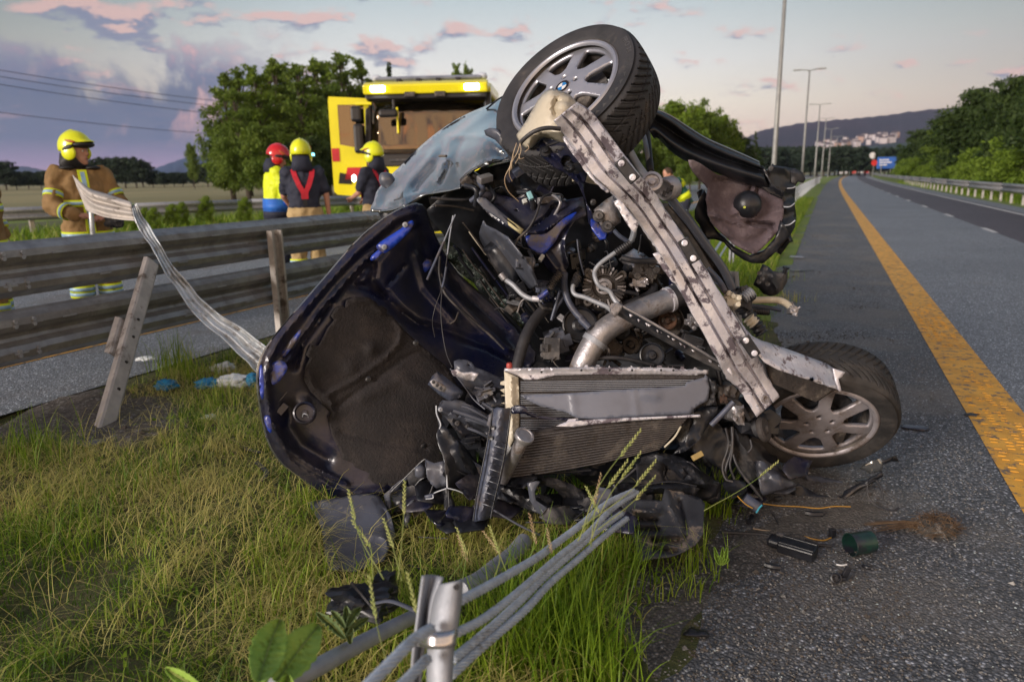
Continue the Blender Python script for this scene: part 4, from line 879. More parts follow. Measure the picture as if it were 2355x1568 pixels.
# verge grass between road and barrier further off, and left verge
s, n_, x, y = scatter(60000, 6, 40, -4.4, -.6, 1.5, 31); 
blades('verge_grass', np.c_[x, y, np.zeros(len(x))], rng.uniform(.05, .22, len(x)), rng.uniform(.2, 1.1, len(x)), .014, np.clip(rng.normal(.3, .2, len(x)), 0, 1), 6, 'bright green grass along the median behind the wreck', segs=2)
s, n_, x, y = scatter(16000, -10, 40, -21, -15, 1, 33)
blades('verge_grass', np.c_[x, y, np.zeros(len(x))], rng.uniform(.1, .4, len(x)), rng.uniform(.2, .9, len(x)), .035, np.clip(rng.normal(.25, .2, len(x)), 0, 1), 7, 'green weeds along the far side of the left carriageway', segs=2)
s, n_, x, y = scatter(12000, 5, 90, 6.9, 9.2, 1.6, 35)
blades('verge_grass', np.c_[x, y, np.zeros(len(x))], rng.uniform(.1, .4, len(x)), rng.uniform(.2, .9, len(x)), .03, np.clip(rng.normal(.25, .2, len(x)), 0, 1), 8, 'grass verge beneath the right guardrail', segs=2)

# seed head stalks, each a thing
m_seed = mat('green seed head', (.30, .36, .10), (.42, .42, .15), 40, .7); m_seedb = mat('brown seed head', (.34, .22, .13), (.42, .32, .18), 40, .8); m_stalk = mat('grass stalk', (.16, .24, .05), (.26, .28, .08), 8, .6)
def stalk(base, top, dist, m, rr_, n_seed=16, hl=.085, label='', curve=.03, db=None):
    a = P(base[0], base[1], db or dist); b = P(top[0], top[1], dist); mid = a.lerp(b, .5)+Vector((rr_.uniform(-curve, curve), 0, .0))
    pts = [Vector(q) for q in crom([tuple(a), tuple(mid), tuple(b)], 8)]; o = empty('grass_stalk', a, 0, label, 'grass stalk', 'grass stalks in front of the wreck')
    mesh_obj('stem', *tube_mesh(pts, [.0014-.0008*i/(len(pts)-1) for i in range(len(pts))], 5), m_stalk, o)
    t = (pts[-1]-pts[-3]).normalized(); side = t.cross(Vector((0, 1, 0))).normalized(); ps = []
    for i in range(n_seed):
        f = i/(n_seed-1); c = b-t*(hl*(1-f)); sg = 1 if i % 2 else -1; dirn = (t*1.0+side*sg*.38+Vector((0, rr_.uniform(-.3, .3), 0))).normalized(); l = .015*(1-.4*f)
        ps.append(tube_mesh([c, c+dirn*l*.5, c+dirn*l], [.0006, .0019, .0004], 5))
    mesh_obj('seed_head', *join_vf(ps), m, o)
rr3 = random.Random(4)
H_ = lambda x, y: Q('H', (x, y))[0]; B_ = lambda x, y: Q('B', (x, y))[0]
for base, top, dist, m, lb, db in [(H_(640, 1560), H_(345, 820), 1.75, m_seed, 'leftmost green stalk leaning left in front of the grey panel', 1.6), (H_(550, 1560), H_(380, 1075), 1.7, m_seed, 'shorter green stalk left of the grey panel middle', 1.6), (H_(760, 1560), H_(815, 750), 1.75, m_seed, 'tall upright stalk in front of the grey panel', 1.6), (H_(790, 1570), H_(640, 1060), 1.72, m_seed, 'full green seed head leaning over the grey panel', 1.6),
        (H_(1300, 1560), H_(1250, 1135), 2.0, m_seed, 'thin stalk below the torn plastic strut', 1.9), (H_(1190, 1560), H_(1262, 1200), 2.0, m_seedb, 'pinkish brown stalk below the torn strut', 1.9), (H_(1560, 1560), H_(1475, 1165), 2.0, m_seedb, 'brown stalk left of the wire ropes', 1.9), (H_(1690, 1560), H_(1525, 1120), 2.0, m_seed, 'green stalk above the wide tube end', 1.9),
        (B_(1200, 1200), B_(1220, 890), 1.9, m_seed, 'upright green seed head left of the cable bundle', 1.8), (B_(1160, 1260), B_(1320, 805), 1.9, m_seedb, 'brown tipped stalk above the cables', 1.8), (B_(1170, 1250), B_(1590, 500), 1.85, m_seed, 'longest thin stalk reaching in front of the condenser', 1.8), (B_(1240, 1280), B_(1590, 655), 1.85, m_seed, 'full seed head in front of the condenser', 1.8), (B_(1250, 1300), B_(1500, 710), 1.85, m_seed, 'slim stalk left of the full seed head', 1.8),
        (B_(1190, 1160), B_(1695, 710), 1.85, m_seed, 'stalk leaning right above the cable bundle', 1.8), (B_(1300, 1180), B_(1690, 820), 1.88, m_seed, 'lowest of the stalks leaning right over the cables', 1.8), (B_(760, 1500), B_(830, 1080), 1.95, m_seedb, 'reddish stalk at the left of the cables', 1.85), (B_(840, 1420), B_(950, 1180), 1.95, m_seedb, 'short brown stalk beside the cables', 1.85), (B_(2030, 1050), Q('I', (990, 270))[0], 2.35, m_seed, 'pale seed head leaning right below the lower wheel', 2.3),
        (Q('D', (400, 900))[0] and (900, 1560), Q('D', (750, 770))[0], 1.5, m_seed, 'short stalk left of the foreground post', 1.4), ((985, 1560), Q('D', (970, 750))[0], 1.5, m_seed, 'stalk touching the left side of the foreground post', 1.4)]:
    stalk(base, top, dist, m, rr3, label=lb, db=db)
# broad leaf plants
m_dock = mat('dock leaf', (.22, .38, .05), (.29, .44, .07), 14, .7, 0, .5, 40, sub=0)
def leaf(name, pts, wd_, parent, m=m_dock, lob=.12):
    c = [np.array(q, float) for q in crom(pts, 8)]; L = len(c); V = []; Fc = []; cols = 9
    for i, q in enumerate(c):
        t = i/(L-1); a = c[max(0, i-1)]; b = c[min(L-1, i+1)]; tx, ty = b[0]-a[0], b[1]-a[1]; l = math.hypot(tx, ty) or 1; nx, ny = -ty/l, tx/l
        w2 = wd_*math.sin(PI*min(1, t*.92+.05))**.75*(1+lob*.6*abs(math.sin(t*19))+lob*.4*math.sin(t*47))
        for k in range(cols):
            f = (k-4)/4; vein = .006*math.sin((t*9-abs(f)*1.1)*2*PI)*(1-abs(f)*.6)
            V.append(P(q[0]+nx*w2*f, q[1]+ny*w2*f, q[2]-.018*abs(f)**1.5+vein+(.006 if k == 4 else 0)))
    for i in range(L-1):
        for k in range(cols-1): a = i*cols+k; Fc.append((a, a+1, a+cols+1, a+cols))
    o = mesh_obj(name, V, Fc, m, parent); solid(o, .0008, 0)
    tube('midrib', [tuple(np.array(q)-np.array((0, 0, .004))) for q in pts], .0016, m_stalk, o, 5); return o
dk = empty('dock_plant', G(640, 1600), 0, 'broad leaved dock plant with two big green leaves at the bottom edge', 'plant')
D_ = lambda *p: Q('D', *p)
leaf('leaf', D_((110, 1370, 1.25), (150, 1240, 1.32), (190, 1120, 1.38), (240, 1010, 1.44)), 40, dk)
leaf('leaf', D_((215, 1370, 1.3), (290, 1260, 1.36), (380, 1140, 1.42), (460, 1040, 1.5)), 42, dk)
leaf('leaf', [(470, 1590, 1.35), (420, 1560, 1.38), (380, 1535, 1.42)], 16, dk)
leaf('leaf', [(640, 1640, 1.2), (655, 1590, 1.22), (662, 1550, 1.25)], 22, dk)
th = empty('thistle_plant', G(780, 1480), 0, 'small spiky thistle between the dock leaves and the black debris', 'plant')
m_th = mat('thistle leaf', (.11, .17, .06), (.16, .22, .09), 20, .6)
for i, (a, b, w_) in enumerate([((640, 1150, 1.62), (615, 930, 1.66), 9), ((620, 1100, 1.62), (745, 1000, 1.66), 7), ((610, 1120, 1.62), (445, 970, 1.66), 8), ((620, 1050, 1.62), (700, 940, 1.66), 7), ((610, 1060, 1.62), (530, 960, 1.66), 6)]):
    m_ = ((a[0]+b[0])/2, (a[1]+b[1])/2-12, (a[2]+b[2])/2); leaf('leaf', D_(a, m_, b), w_, th, m_th, .9)
wd2 = empty('weed_plant', Q('I', (560, 1050))[0] and G(*Q('I', (560, 1080))[0]), 0, 'small yellow green weed growing in the gravel right of the skid plate', 'plant')
for i in range(9):
    a = i*.7; c0 = Q('I', (560, 1060))[0]; leaf('leaf', [(c0[0], c0[1], 2.42), (c0[0]+math.cos(a)*9, c0[1]-9-abs(math.sin(a))*8, 2.42), (c0[0]+math.cos(a)*18, c0[1]-14-(i % 3)*14, 2.42)], 5, wd2, m_dock)
# clump of roots torn out
rc = empty('root_clump', G(2150, 1225), 0, 'brown clump of torn out grass roots lying on the asphalt', 'root clump')
m_root = mat('dry roots', (.16, .10, .055), (.085, .052, .03), 20, .95); ps = []; rr4 = random.Random(9); c0 = G(2150, 1222)
for i in range(300):
    a = rr4.uniform(0, 6.28); el = rr4.uniform(-.1, 1.3); r = rr4.uniform(.05, .105); st = c0+Vector((rr4.uniform(-.06, .06), rr4.uniform(-.04, .04), rr4.uniform(.0, .035)))
    e = c0+Vector((math.cos(a)*math.cos(el)*r*1.25, math.sin(a)*math.cos(el)*r, max(.004, math.sin(el)*r*.8+.01))); mid = st.lerp(e, .5)+Vector((rr4.uniform(-.03, .03), rr4.uniform(-.03, .03), rr4.uniform(0, .025)))
    ps.append(tube_mesh([st, mid, e], [.0014, .0011, .0005], 4))
for i in range(60):
    a = rr4.uniform(2.6, 3.6); r = rr4.uniform(.1, .28); e = c0+Vector((math.cos(a)*r, math.sin(a)*r*.5+.03, .006)); ps.append(tube_mesh([c0, c0.lerp(e, .5)+Vector((0, 0, .025)), e], [.0014, .001, .0005], 4))
mesh_obj('roots', *join_vf(ps), m_root, rc)
bm = bmesh.new(); bmesh.ops.create_icosphere(bm, subdivisions=3, radius=.07)
for v in bm.verts: v.co = Vector((v.co.x*1.1, v.co.y*.9, v.co.z*.5+.02))+noise.noise_vector(v.co*30)*.012; v.co += c0
me = bpy.data.meshes.new('soil_ball'); bm.to_mesh(me); bm.free(); put('soil_ball', me, m_pit, rc)
# ---------- the crashed car, lying on its side with the nose towards the camera ----------
car = empty('crashed_car', G(1400, 1120), 0, 'wrecked silver blue car lying on its side with bonnet and engine bay open', 'crashed car')
def rp(fr, rpx, d): return rpx*.7847/FR[fr][2]/F*d if fr else rpx/F*d
def tb(name, fr, m, rpx, pts, parent=car, **k):
    q = Q(fr, *pts); return tube(name, q, rp(fr, rpx, q[0][2]), M_[m] if isinstance(m, str) else m, parent, **k)
def sh(name, fr, m, depth, pts, parent=car, **k):
    if not isinstance(depth, (int, float)): depth = Q(fr, *depth)
    if 'holes' in k: k['holes'] = [Q(fr, *h_) for h_ in k['holes']]
    if 'bumps' in k: k['bumps'] = [(Q(fr, *b[0]), b[1], b[2]) for b in k['bumps']]
    return sheet(name, Q(fr, *pts), M_[m] if isinstance(m, str) else m, depth, parent, **k)
def circ(x, y, rx, ry=None, n_=18, a0=0): ry = ry or rx; return [(x+rx*math.cos(2*PI*i/n_+a0), y+ry*math.sin(2*PI*i/n_+a0)) for i in range(n_)]
def bolt(fr, x, y, d, rpx, m, parent, ax=None):
    q = Q(fr, (x, y, d))[0]; r = rp(fr, rpx, d); ax = ax or (Vector(CAM)-P(*q)).normalized()
    return lathe('bolt', q, ax, [(r*1.5, -.002), (r*1.5, .003), (r, .0035), (r, .009), (r*.5, .010), (r*.45, .006), (.0, .006)], M_[m] if isinstance(m, str) else m, parent, 10)

# --- bonnet seen from inside ---
HO = [(858, 80), (760, 115), (660, 180), (560, 270), (430, 420), (300, 570), (190, 700), (125, 790), (95, 870), (93, 960), (105, 1060), (130, 1180), (160, 1260), (215, 1335), (300, 1400), (430, 1490), (560, 1505), (700, 1490), (830, 1470), (960, 1420), (1060, 1330), (1200, 1150), (1300, 1000), (1400, 880), (1440, 800), (1340, 680), (1200, 540), (1060, 420), (980, 300), (930, 190), (905, 110)]
HC = [(858, 80, 3.15), (430, 420, 2.98), (95, 900, 2.84), (210, 1330, 2.94), (430, 1490, 3.02), (830, 1450, 3.08), (700, 900, 3.12), (980, 300, 3.35), (1200, 540, 3.48), (1440, 800, 3.55), (1200, 1150, 3.35), (1000, 1000, 3.22), (600, 650, 3.08), (350, 1100, 3.0)]
rim1 = [(850, 120), (760, 150), (580, 300), (440, 450), (310, 600), (200, 730), (150, 820), (135, 900), (135, 980), (150, 1090), (175, 1190), (205, 1260), (260, 1330), (450, 1450), (560, 1475), (700, 1465)]
rim2 = [(835, 175), (640, 330), (500, 470), (400, 590), (300, 740), (230, 850)]
rim3 = [(180, 1160), (230, 1260), (340, 1340), (520, 1430)]
mainf = [(700, 300), (600, 400), (540, 470), (620, 480), (700, 520), (780, 600), (860, 660), (1000, 690), (1200, 760), (1380, 860)]
sh('bonnet', 'A', 'navy', HC, HO, step=5.5, t=.002, smooth_out=2, nz=.004, nsc=5,
   bumps=[(rim1, 9, .022), (rim2, 8, .020), (rim3, 7, .018), (mainf, 9, -.028), ([(650, 380), (640, 450), (700, 520)], 9, -.03), ([(860, 330), (900, 480), (1040, 640)], 9, .018), ([(1000, 480), (1150, 640), (1300, 780)], 10, .022),
          ([(960, 330), (1100, 520), (1300, 700)], 8, -.02), ([(720, 470), (800, 380)], 5, -.014), ([(240, 1060), (240, 1150), (300, 1240), (420, 1310)], 16, -.03), ([(310, 1040)], 14, .02), ([(860, 200), (900, 330), (960, 430)], 10, -.022), ([(270, 870), (300, 760), (400, 620), (440, 560)], 7, -.03), ([(160, 880), (250, 830)], 7, .014)])
sheet('bonnet_skin', Q('A', *[((x-640)*1.012+640-2, (y-800)*1.008+800-1) for x, y in HO]), M_['paint'], [(q[0], q[1], q[2]+.055) for q in Q('A', *HC)], car, 14, .0015, smooth_out=2)
MO = [(470, 580), (505, 570), (512, 585), (520, 545), (560, 528), (620, 530), (660, 550), (676, 572), (690, 570), (715, 590), (712, 612), (740, 620), (800, 690), (900, 780), (1000, 860), (1060, 960), (1080, 1100), (1060, 1250), (990, 1340), (900, 1340), (820, 1400), (740, 1450), (715, 1430), (700, 1450), (650, 1425), (625, 1400), (632, 1380), (560, 1350), (550, 1330), (495, 1310), (498, 1290), (450, 1200), (430, 1110), (445, 1090), (400, 1040), (345, 985), (315, 930), (320, 870), (345, 825), (325, 810), (350, 755), (385, 765), (400, 740), (430, 680), (462, 640), (445, 620)]
sh('insulation_mat', 'A', 'mat_', [(x, y, d-.030) for x, y, d in HC], MO, step=6, t=.006, nz=.006, nsc=7,
   bumps=[([(430, 1000), (560, 930), (700, 830), (775, 750), (785, 690), (760, 650)], 6, .012), ([(470, 1060), (640, 940), (800, 820), (880, 790), (960, 830), (1000, 880)], 5, -.010), ([(640, 780)], 14, .016), ([(540, 880)], 18, .012), ([(340, 900), (360, 960), (440, 1030), (460, 1100)], 6, .012), ([(560, 545), (640, 555), (690, 600)], 6, .010), ([(500, 1180), (700, 1230), (900, 1260)], 9, -.010), ([(600, 1010), (780, 930), (980, 1010)], 14, .010)])
for x, y in ((545, 615), (625, 925), (728, 1120), (890, 1245), (412, 1040), (855, 750), (455, 1085), (680, 1290)):
    lathe('clip', Q('A', (x, y, 3.055+.0002*(x-600)))[0], cv(.1, .1, 1), [(.011, 0), (.012, .004), (.005, .006), (.004, .009), (0, .009)], M_['dark'], car, 14)
lc = Q('A', (318, 1088, 2.945))[0]; la = cv(.25, .15, 1)
cup = lathe('striker_cup', lc, la, [(.048, -.01), (.046, .018), (.040, .022), (.036, .016), (.034, .004), (.012, .002), (.010, .008), (0, .008)], M_['navy'], car, 28)
tube('striker', [(lc[0]-5, lc[1]+9, 2.925), (lc[0]-2, lc[1]+2, 2.905), (lc[0]+7, lc[1]+5, 2.905), (lc[0]+9, lc[1]+10, 2.925)], .0025, M_['pipe'], cup, 8)
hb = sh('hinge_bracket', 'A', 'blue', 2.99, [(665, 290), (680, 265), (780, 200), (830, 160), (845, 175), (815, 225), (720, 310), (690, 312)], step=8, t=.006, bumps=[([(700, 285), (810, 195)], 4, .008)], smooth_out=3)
bolt('A', 803, 180, 2.98, 9, 'pipe', hb); bolt('A', 702, 288, 2.98, 9, 'pipe', hb)
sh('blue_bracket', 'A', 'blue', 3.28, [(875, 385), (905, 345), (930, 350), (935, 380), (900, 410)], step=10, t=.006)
for i, (x, y) in enumerate([(150, 880), (205, 1000), (210, 1070), (160, 1190), (300, 640), (330, 600), (310, 700), (345, 630)]):
    M3 = frame(cv(.3, .1, 1), cv(.6, .7, 0)); q = Q('A', (x, y, 2.895+.0003*(x-100)))[0]
    box('hinge_plate' if i in (1, 2) else 'bonnet_tab', P(*q), (.035, .016, .008) if i > 3 else (.03, .05, .006), M_['navy'], car, M3, .003)
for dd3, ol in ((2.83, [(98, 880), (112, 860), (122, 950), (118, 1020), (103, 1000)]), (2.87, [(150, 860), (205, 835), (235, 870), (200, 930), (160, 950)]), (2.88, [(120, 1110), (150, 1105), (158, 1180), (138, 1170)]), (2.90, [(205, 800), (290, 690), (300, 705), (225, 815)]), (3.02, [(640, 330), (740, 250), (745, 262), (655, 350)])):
    sh('blue_light_strip', 'A', 'blue', dd3-.012, ol, step=7, t=.001, nz=.004, smooth_out=3)  # blue light catching the bonnet edge, laid on as coloured strips
# --- windscreen wipers, washer lines and cowl between bonnet and body ---
sh('cowl', 'F', 'grime', [(100, 100, 3.35), (450, 130, 3.4), (900, 760, 3.75), (400, 500, 3.65)], [(120, 60), (400, 50), (480, 160), (640, 330), (800, 620), (900, 880), (840, 960), (720, 860), (560, 640), (420, 470), (290, 330), (250, 200), (150, 170)], step=10, nz=.014, nsc=14, t=.004,
   bumps=[([(300, 220), (520, 520), (800, 900)], 7, .05), ([(420, 330), (620, 600), (760, 800)], 6, -.05)])
sh('broken_windscreen', 'F', mat('shattered dark glass', (.02, .03, .03), (.05, .07, .065), 30, .18, 0, .8, 60, c3=(.22, .30, .28), s3=24, t3=(.57, .62)), [(240, 400, 3.38), (500, 700, 3.5), (760, 950, 3.6)], [(230, 330), (330, 400), (480, 560), (640, 740), (760, 880), (740, 930), (620, 800), (440, 640), (330, 560), (250, 470)], step=8, t=.004, nz=.03, nsc=40)
tb('cowl_seal', 'F', 'hose', 11, [(140, 70, 3.2), (250, 78, 3.22), (370, 80, 3.24), (400, 70, 3.26)])
tb('cowl_rail', 'F', 'brown', 14, [(170, 118, 3.24), (300, 125, 3.28), (420, 150, 3.32)], flat=.6)
w1 = tb('wiper_arm', 'F', 'pipe', 5, [(300, 180, 3.05), (255, 280, 3.0), (225, 355, 2.97)], smooth=False)
tb('wiper_blade', 'F', 'hoseb', 9, [(225, 355, 2.97), (170, 480, 2.95), (115, 605, 2.93)], w1, smooth=False)
w2 = tb('wiper_arm', 'F', 'pipe', 5, [(285, 185, 3.06), (262, 330, 3.03), (248, 440, 3.0)], smooth=False)
tb('wiper_blade', 'F', 'hoseb', 8, [(240, 520, 2.99), (228, 600, 2.99), (215, 655, 2.98)], w2, smooth=False)
tb('washer_line', 'F', 'hose', 3, [(248, 440, 3.0), (232, 560, 3.0), (212, 660, 2.98), (170, 780, 2.96), (150, 880, 2.97), (165, 980, 3.0)])
tb('washer_line', 'F', 'hose', 3.5, [(215, 655, 2.98), (206, 780, 2.95), (212, 920, 2.93), (240, 1080, 2.9), (280, 1180, 2.86)])
tb('washer_hose', 'F', 'hose', 9, [(200, 450, 3.25), (195, 560, 3.27), (225, 680, 3.25), (300, 770, 3.25), (400, 860, 3.28), (520, 960, 3.3), (620, 1060, 3.3)])
tb('washer_hose', 'F', 'brown', 6, [(320, 820, 3.25), (300, 870, 3.22), (265, 895, 3.22)])
tb('cowl_stay', 'F', 'brown', 12, [(350, 230, 3.35), (480, 400, 3.42), (640, 640, 3.5), (780, 860, 3.55)], flat=.4)
tb('cowl_stay', 'F', 'tank', 8, [(390, 290, 3.32), (440, 360, 3.34), (500, 440, 3.38)], flat=.5)
# --- wing, door and roof side in silver blue ---
LO = [(1087, 1050), (1110, 985), (1125, 925), (1175, 860), (1235, 800), (1310, 730), (1420, 620), (1530, 530), (1650, 450), (1760, 395), (1880, 345), (2016, 265), (2100, 250), (2200, 330), (2150, 480), (2040, 560), (2000, 620), (2003, 690), (1990, 720), (1900, 735), (1800, 770), (1730, 810), (1690, 850), (1680, 900), (1500, 935), (1420, 950), (1320, 1010), (1220, 1045)]
LC = [(1087, 1050, 3.5), (1420, 950, 3.3), (1680, 880, 3.12), (1990, 700, 2.98), (1840, 600, 3.08), (1310, 730, 4.0), (1650, 450, 4.25), (2016, 265, 4.1), (1500, 700, 3.6), (2150, 400, 3.5), (1235, 860, 3.7)]
sh('wing', 'L', 'paint', LC, LO, step=5.5, t=.0025, nz=.016, nsc=4, smooth_out=2,
   bumps=[([(1310, 1010), (1300, 940), (1350, 850), (1430, 760), (1520, 660), (1640, 560), (1800, 440), (1900, 370)], 12, .05), ([(1180, 990), (1190, 940), (1240, 900)], 12, -.05), ([(1520, 860), (1560, 780), (1590, 700)], 5, .028), ([(1545, 860), (1600, 740)], 5, -.03), ([(1370, 900), (1500, 760), (1560, 620)], 10, -.05), ([(1600, 560), (1840, 565), (1990, 680)], 6, .035),
          ([(1720, 820), (1800, 745), (1900, 710), (2000, 700)], 5, .03), ([(1300, 800), (1420, 680)], 10, .03), ([(1690, 600), (1640, 700), (1650, 800)], 7, -.02), ([(1200, 1000), (1420, 930)], 6, .025)])
sh('wing_lip', 'L', 'paint', 3.42, [(1087, 1035), (1220, 1045), (1330, 1000), (1440, 930), (1690, 885), (1690, 905), (1450, 950), (1340, 1020), (1225, 1062), (1087, 1055)], step=8, t=.012, nz=.01)
tb('wheel_arch_edge', 'L', 'dark', 9, [(1680, 900, 3.08), (1685, 850, 3.06), (1740, 790, 3.03), (1830, 745, 3.0), (1930, 725, 2.97), (2010, 705, 2.94)], flat=.6)
tb('door_seam', 'L', 'dark', 5, [(1310, 735, 3.97), (1420, 625, 4.08), (1530, 540, 4.17), (1650, 462, 4.2), (1760, 408, 4.15), (1880, 360, 4.1), (2010, 285, 4.05)])
tb('window_trim', 'L', 'dark', 8, [(1850, 380, 3.9), (1930, 315, 3.8), (2016, 272, 3.7)], flat=.6)
tb('washer_nozzle', 'L', 'brown', 12, [(1540, 690, 3.4), (1585, 690, 3.38)], flat=.7)
lathe('side_lamp', Q('L', (1188, 842, 3.55))[0], cv(-.6, .6, .5), [(.035, -.03), (.04, 0), (.03, .02), (.012, .035), (0, .036)], M_['shield'], car, 16)
sh('torn_arch_bracket', 'G', 'shield', [(70, 1160, 2.85), (320, 1340, 2.78), (400, 1540, 2.8)], [(62, 1160), (120, 1135), (180, 1150), (330, 1310), (430, 1370), (420, 1440), (380, 1530), (330, 1480), (300, 1400), (180, 1260), (80, 1210)], step=10, t=.012, nz=.01, nsc=20, bumps=[([(120, 1180), (300, 1360), (380, 1460)], 6, .012)])
# rest of the body going away behind: a simple rolled saloon shell with glass, seen only from the side
Bx = Vector(-.82*r1-.57*u1); Ax = Vector(.57*r1-.82*u1); O_ = P(1205, 262, 3.75); back = Vector((math.sin(R(3)), math.cos(R(3)), 0))
sec = [(0, -.1), (0, .35), (.03, .62), (.22, .98), (.45, 1.08), (1.3, 1.08), (1.55, .95), (1.72, .6), (1.75, .2), (1.7, -.1), (.9, -.16)]
def shell(name, t0, t1, m, fa, fb, rng_=None):
    V = []; Fc = []; N = 7; k = len(sec)
    for i in range(N):
        t = t0+(t1-t0)*i/(N-1)
        for a, b in sec:
            b2 = b*(1 if b < .62 else fb(t)) if b > .62 else b; p = O_+back*t+Ax*(.875+(a-.875)*fa(t))+Bx*b2; p += noise.noise_vector(p*3)*.03; p.z = max(p.z, .03+.02*noise.noise(p*4)); V.append(p)
    for i in range(N-1):
        for j in range(k): a = i*k+j; Fc.append((a, a+k, i*k+k+(j+1) % k, i*k+(j+1) % k))
    return solid(mesh_obj(name, V, Fc, M_[m], car), .004, 0)
shell('body_shell', .35, 3.1, 'paint', lambda t: .9, lambda t: .62+.18*math.sin(t/3.1*PI))
for sx in (0, 1):
    q = O_+back*2.45+Ax*(.12+sx*1.5)+Bx*(-.02); lathe('rear_wheel', q-Ax*.1*(1 if sx else -1), Ax, [(.19, -.1), (.30, -.1), (.33, -.07), (.33, .07), (.30, .1), (.19, .1)], M_['rubberd'], car, 28, wc=True)
sh('inner_wing', '', 'dark', [(1060, 420, 3.25), (1300, 430, 3.4), (1560, 700, 3.6), (1200, 800, 3.85), (1700, 950, 3.5)], [(975, 488), (1030, 440), (1070, 405), (1110, 388), (1190, 368), (1290, 370), (1400, 420), (1500, 560), (1600, 700), (1700, 860), (1700, 960), (1600, 1010), (1300, 1080), (1180, 1040), (1180, 880), (1120, 700), (1020, 540)], step=16, t=.004, nz=.014, nsc=16)
sh('scuttle', '', 'dark', 3.75, [(866, 484), (960, 440), (1085, 385), (1120, 440), (1010, 530), (900, 540)], step=16, nz=.01)
# --- engine bay panels ---
sh('strut_tower_panel', 'F', 'navy', [(470, 60, 3.1), (850, 120, 3.05), (1140, 110, 3.02), (1030, 330, 2.98), (950, 540, 3.0), (640, 250, 3.05)], [(420, 40), (520, 25), (680, 70), (820, 60), (980, 90), (1140, 60), (1160, 180), (1080, 225), (1035, 290), (1015, 350), (1020, 430), (1045, 510), (1000, 585), (930, 560), (850, 470), (780, 400), (740, 320), (600, 240), (520, 180)], step=5, t=.003, nz=.003, nsc=9,
   bumps=[([(780, 290), (880, 280), (1000, 200), (1110, 120)], 8, .035), ([(430, 60), (600, 170), (740, 300), (830, 420)], 7, .03), ([(980, 90), (900, 200), (800, 270)], 6, -.03), ([(1040, 300), (1020, 380), (1040, 500)], 5, .03), ([(760, 60), (820, 130)], 6, -.02), ([(880, 420), (960, 530)], 10, .02)], holes=[circ(930, 125, 12, 9, 8), circ(700, 148, 10, 7, 8)])
sh('blue_lit_corner', 'F', 'blue', [(830, 330, 2.955), (1010, 220, 2.97)], [(760, 330), (800, 310), (900, 300), (1000, 210), (1090, 160), (1080, 190), (1000, 280), (960, 350), (900, 420), (860, 440), (790, 400)], step=8, t=.003, nz=.008, nsc=12, smooth_out=3)  # blue light on the tower corner, painted as a coloured sheet
st = sh('sticker', 'F', 'label', 2.995, [(598, 166), (748, 275), (730, 308), (580, 196)], step=14, t=.001)
for k in range(5): tb('printed_line', 'F', 'dark', 1.4, [(612+k*5+40*(k % 2), 190+k*5+28*(k % 2), 2.991), (690+k*6, 246+k*7, 2.991)], st, smooth=False, seg=4)
sh('fuse_box_side', 'F', 'shield', [(480, 250, 3.05), (620, 420, 3.0), (760, 620, 3.05)], [(455, 300), (480, 220), (500, 250), (560, 280), (640, 330), (720, 430), (800, 540), (840, 640), (760, 690), (680, 600), (560, 470), (470, 400)], step=6, t=.006, nz=.006, nsc=12, dome=(.05, 9), bumps=[([(490, 280), (600, 420), (740, 600)], 8, .04), ([(560, 320), (700, 470), (800, 620)], 7, -.04)])
sh('air_box', 'F', 'dark', [(480, 330, 3.1), (720, 560, 3.0)], [(480, 400), (560, 330), (640, 330), (740, 440), (760, 520), (720, 640), (660, 640), (560, 530)], step=8, t=.006, nz=.006, nsc=14, dome=(.06, 10))
sh('front_pillar_edge', 'F', 'shield', [(450, 60, 3.02), (760, 300, 2.97)], [(440, 60), (500, 70), (600, 160), (700, 240), (760, 300), (745, 320), (620, 230), (500, 150), (440, 90)], step=8, t=.004, nz=.01)
tb('harness', 'F', 'hose', 8, [(930, 40, 2.95), (870, 70, 2.92), (830, 180, 2.9), (780, 270, 2.9), (710, 340, 2.9), (690, 400, 2.9), (710, 440, 2.9), (760, 460, 2.88)])
tb('harness', 'F', 'hose', 6, [(930, 40, 2.95), (990, 45, 2.94), (1010, 70, 2.96)]); tb('harness', 'F', 'hose', 5, [(730, 330, 2.9), (740, 390, 2.88), (800, 410, 2.88), (850, 440, 2.86)])
cn = box('connector', P(*Q('F', (750, 495, 2.87))[0]), (.068, .05, .035), M_['shield'], car, frame(cv(.15, .1, 1), cv(.1, 1, 0)), .004)
for i in range(2):
    for j in range(3): q = P(*Q('F', (722+j*28, 478+i*34, 2.85))[0]); box('socket', q, (.011, .014, .004), M_['dark'], cn, frame(cv(.15, .1, 1), cv(.1, 1, 0)), .001)
for k, c in enumerate([(.5, .4, .02), (.05, .1, .5), (.5, .25, .02), (.4, .4, .4)]): tb('coloured_wire', 'F', mat('wire colour %d' % k, c, None, 5, .5), 3, [(700+k*9, 440, 2.89), (722+k*10, 458, 2.87), (738+k*8, 468, 2.86)])
wc = box('connector', P(*Q('F', (865, 462, 2.86))[0]), (.016, .03, .02), mat('pale plastic', (.5, .52, .5), None, 9, .5), car, frame(cv(0, .2, 1), cv(.6, 1, 0)), .003)
box('connector', P(*Q('F', (790, 55, 2.95))[0]), (.02, .035, .02), mat('pale blue plastic', (.25, .5, .55), None, 9, .5), car, frame(cv(0, .2, 1), cv(-.4, 1, 0)), .003); box('connector', P(*Q('F', (755, 92, 2.95))[0]), (.02, .02, .02), mat('pale plastic', (.5, .52, .5)), car, frame(cv(0, .2, 1), cv(-.4, 1, 0)), .003)
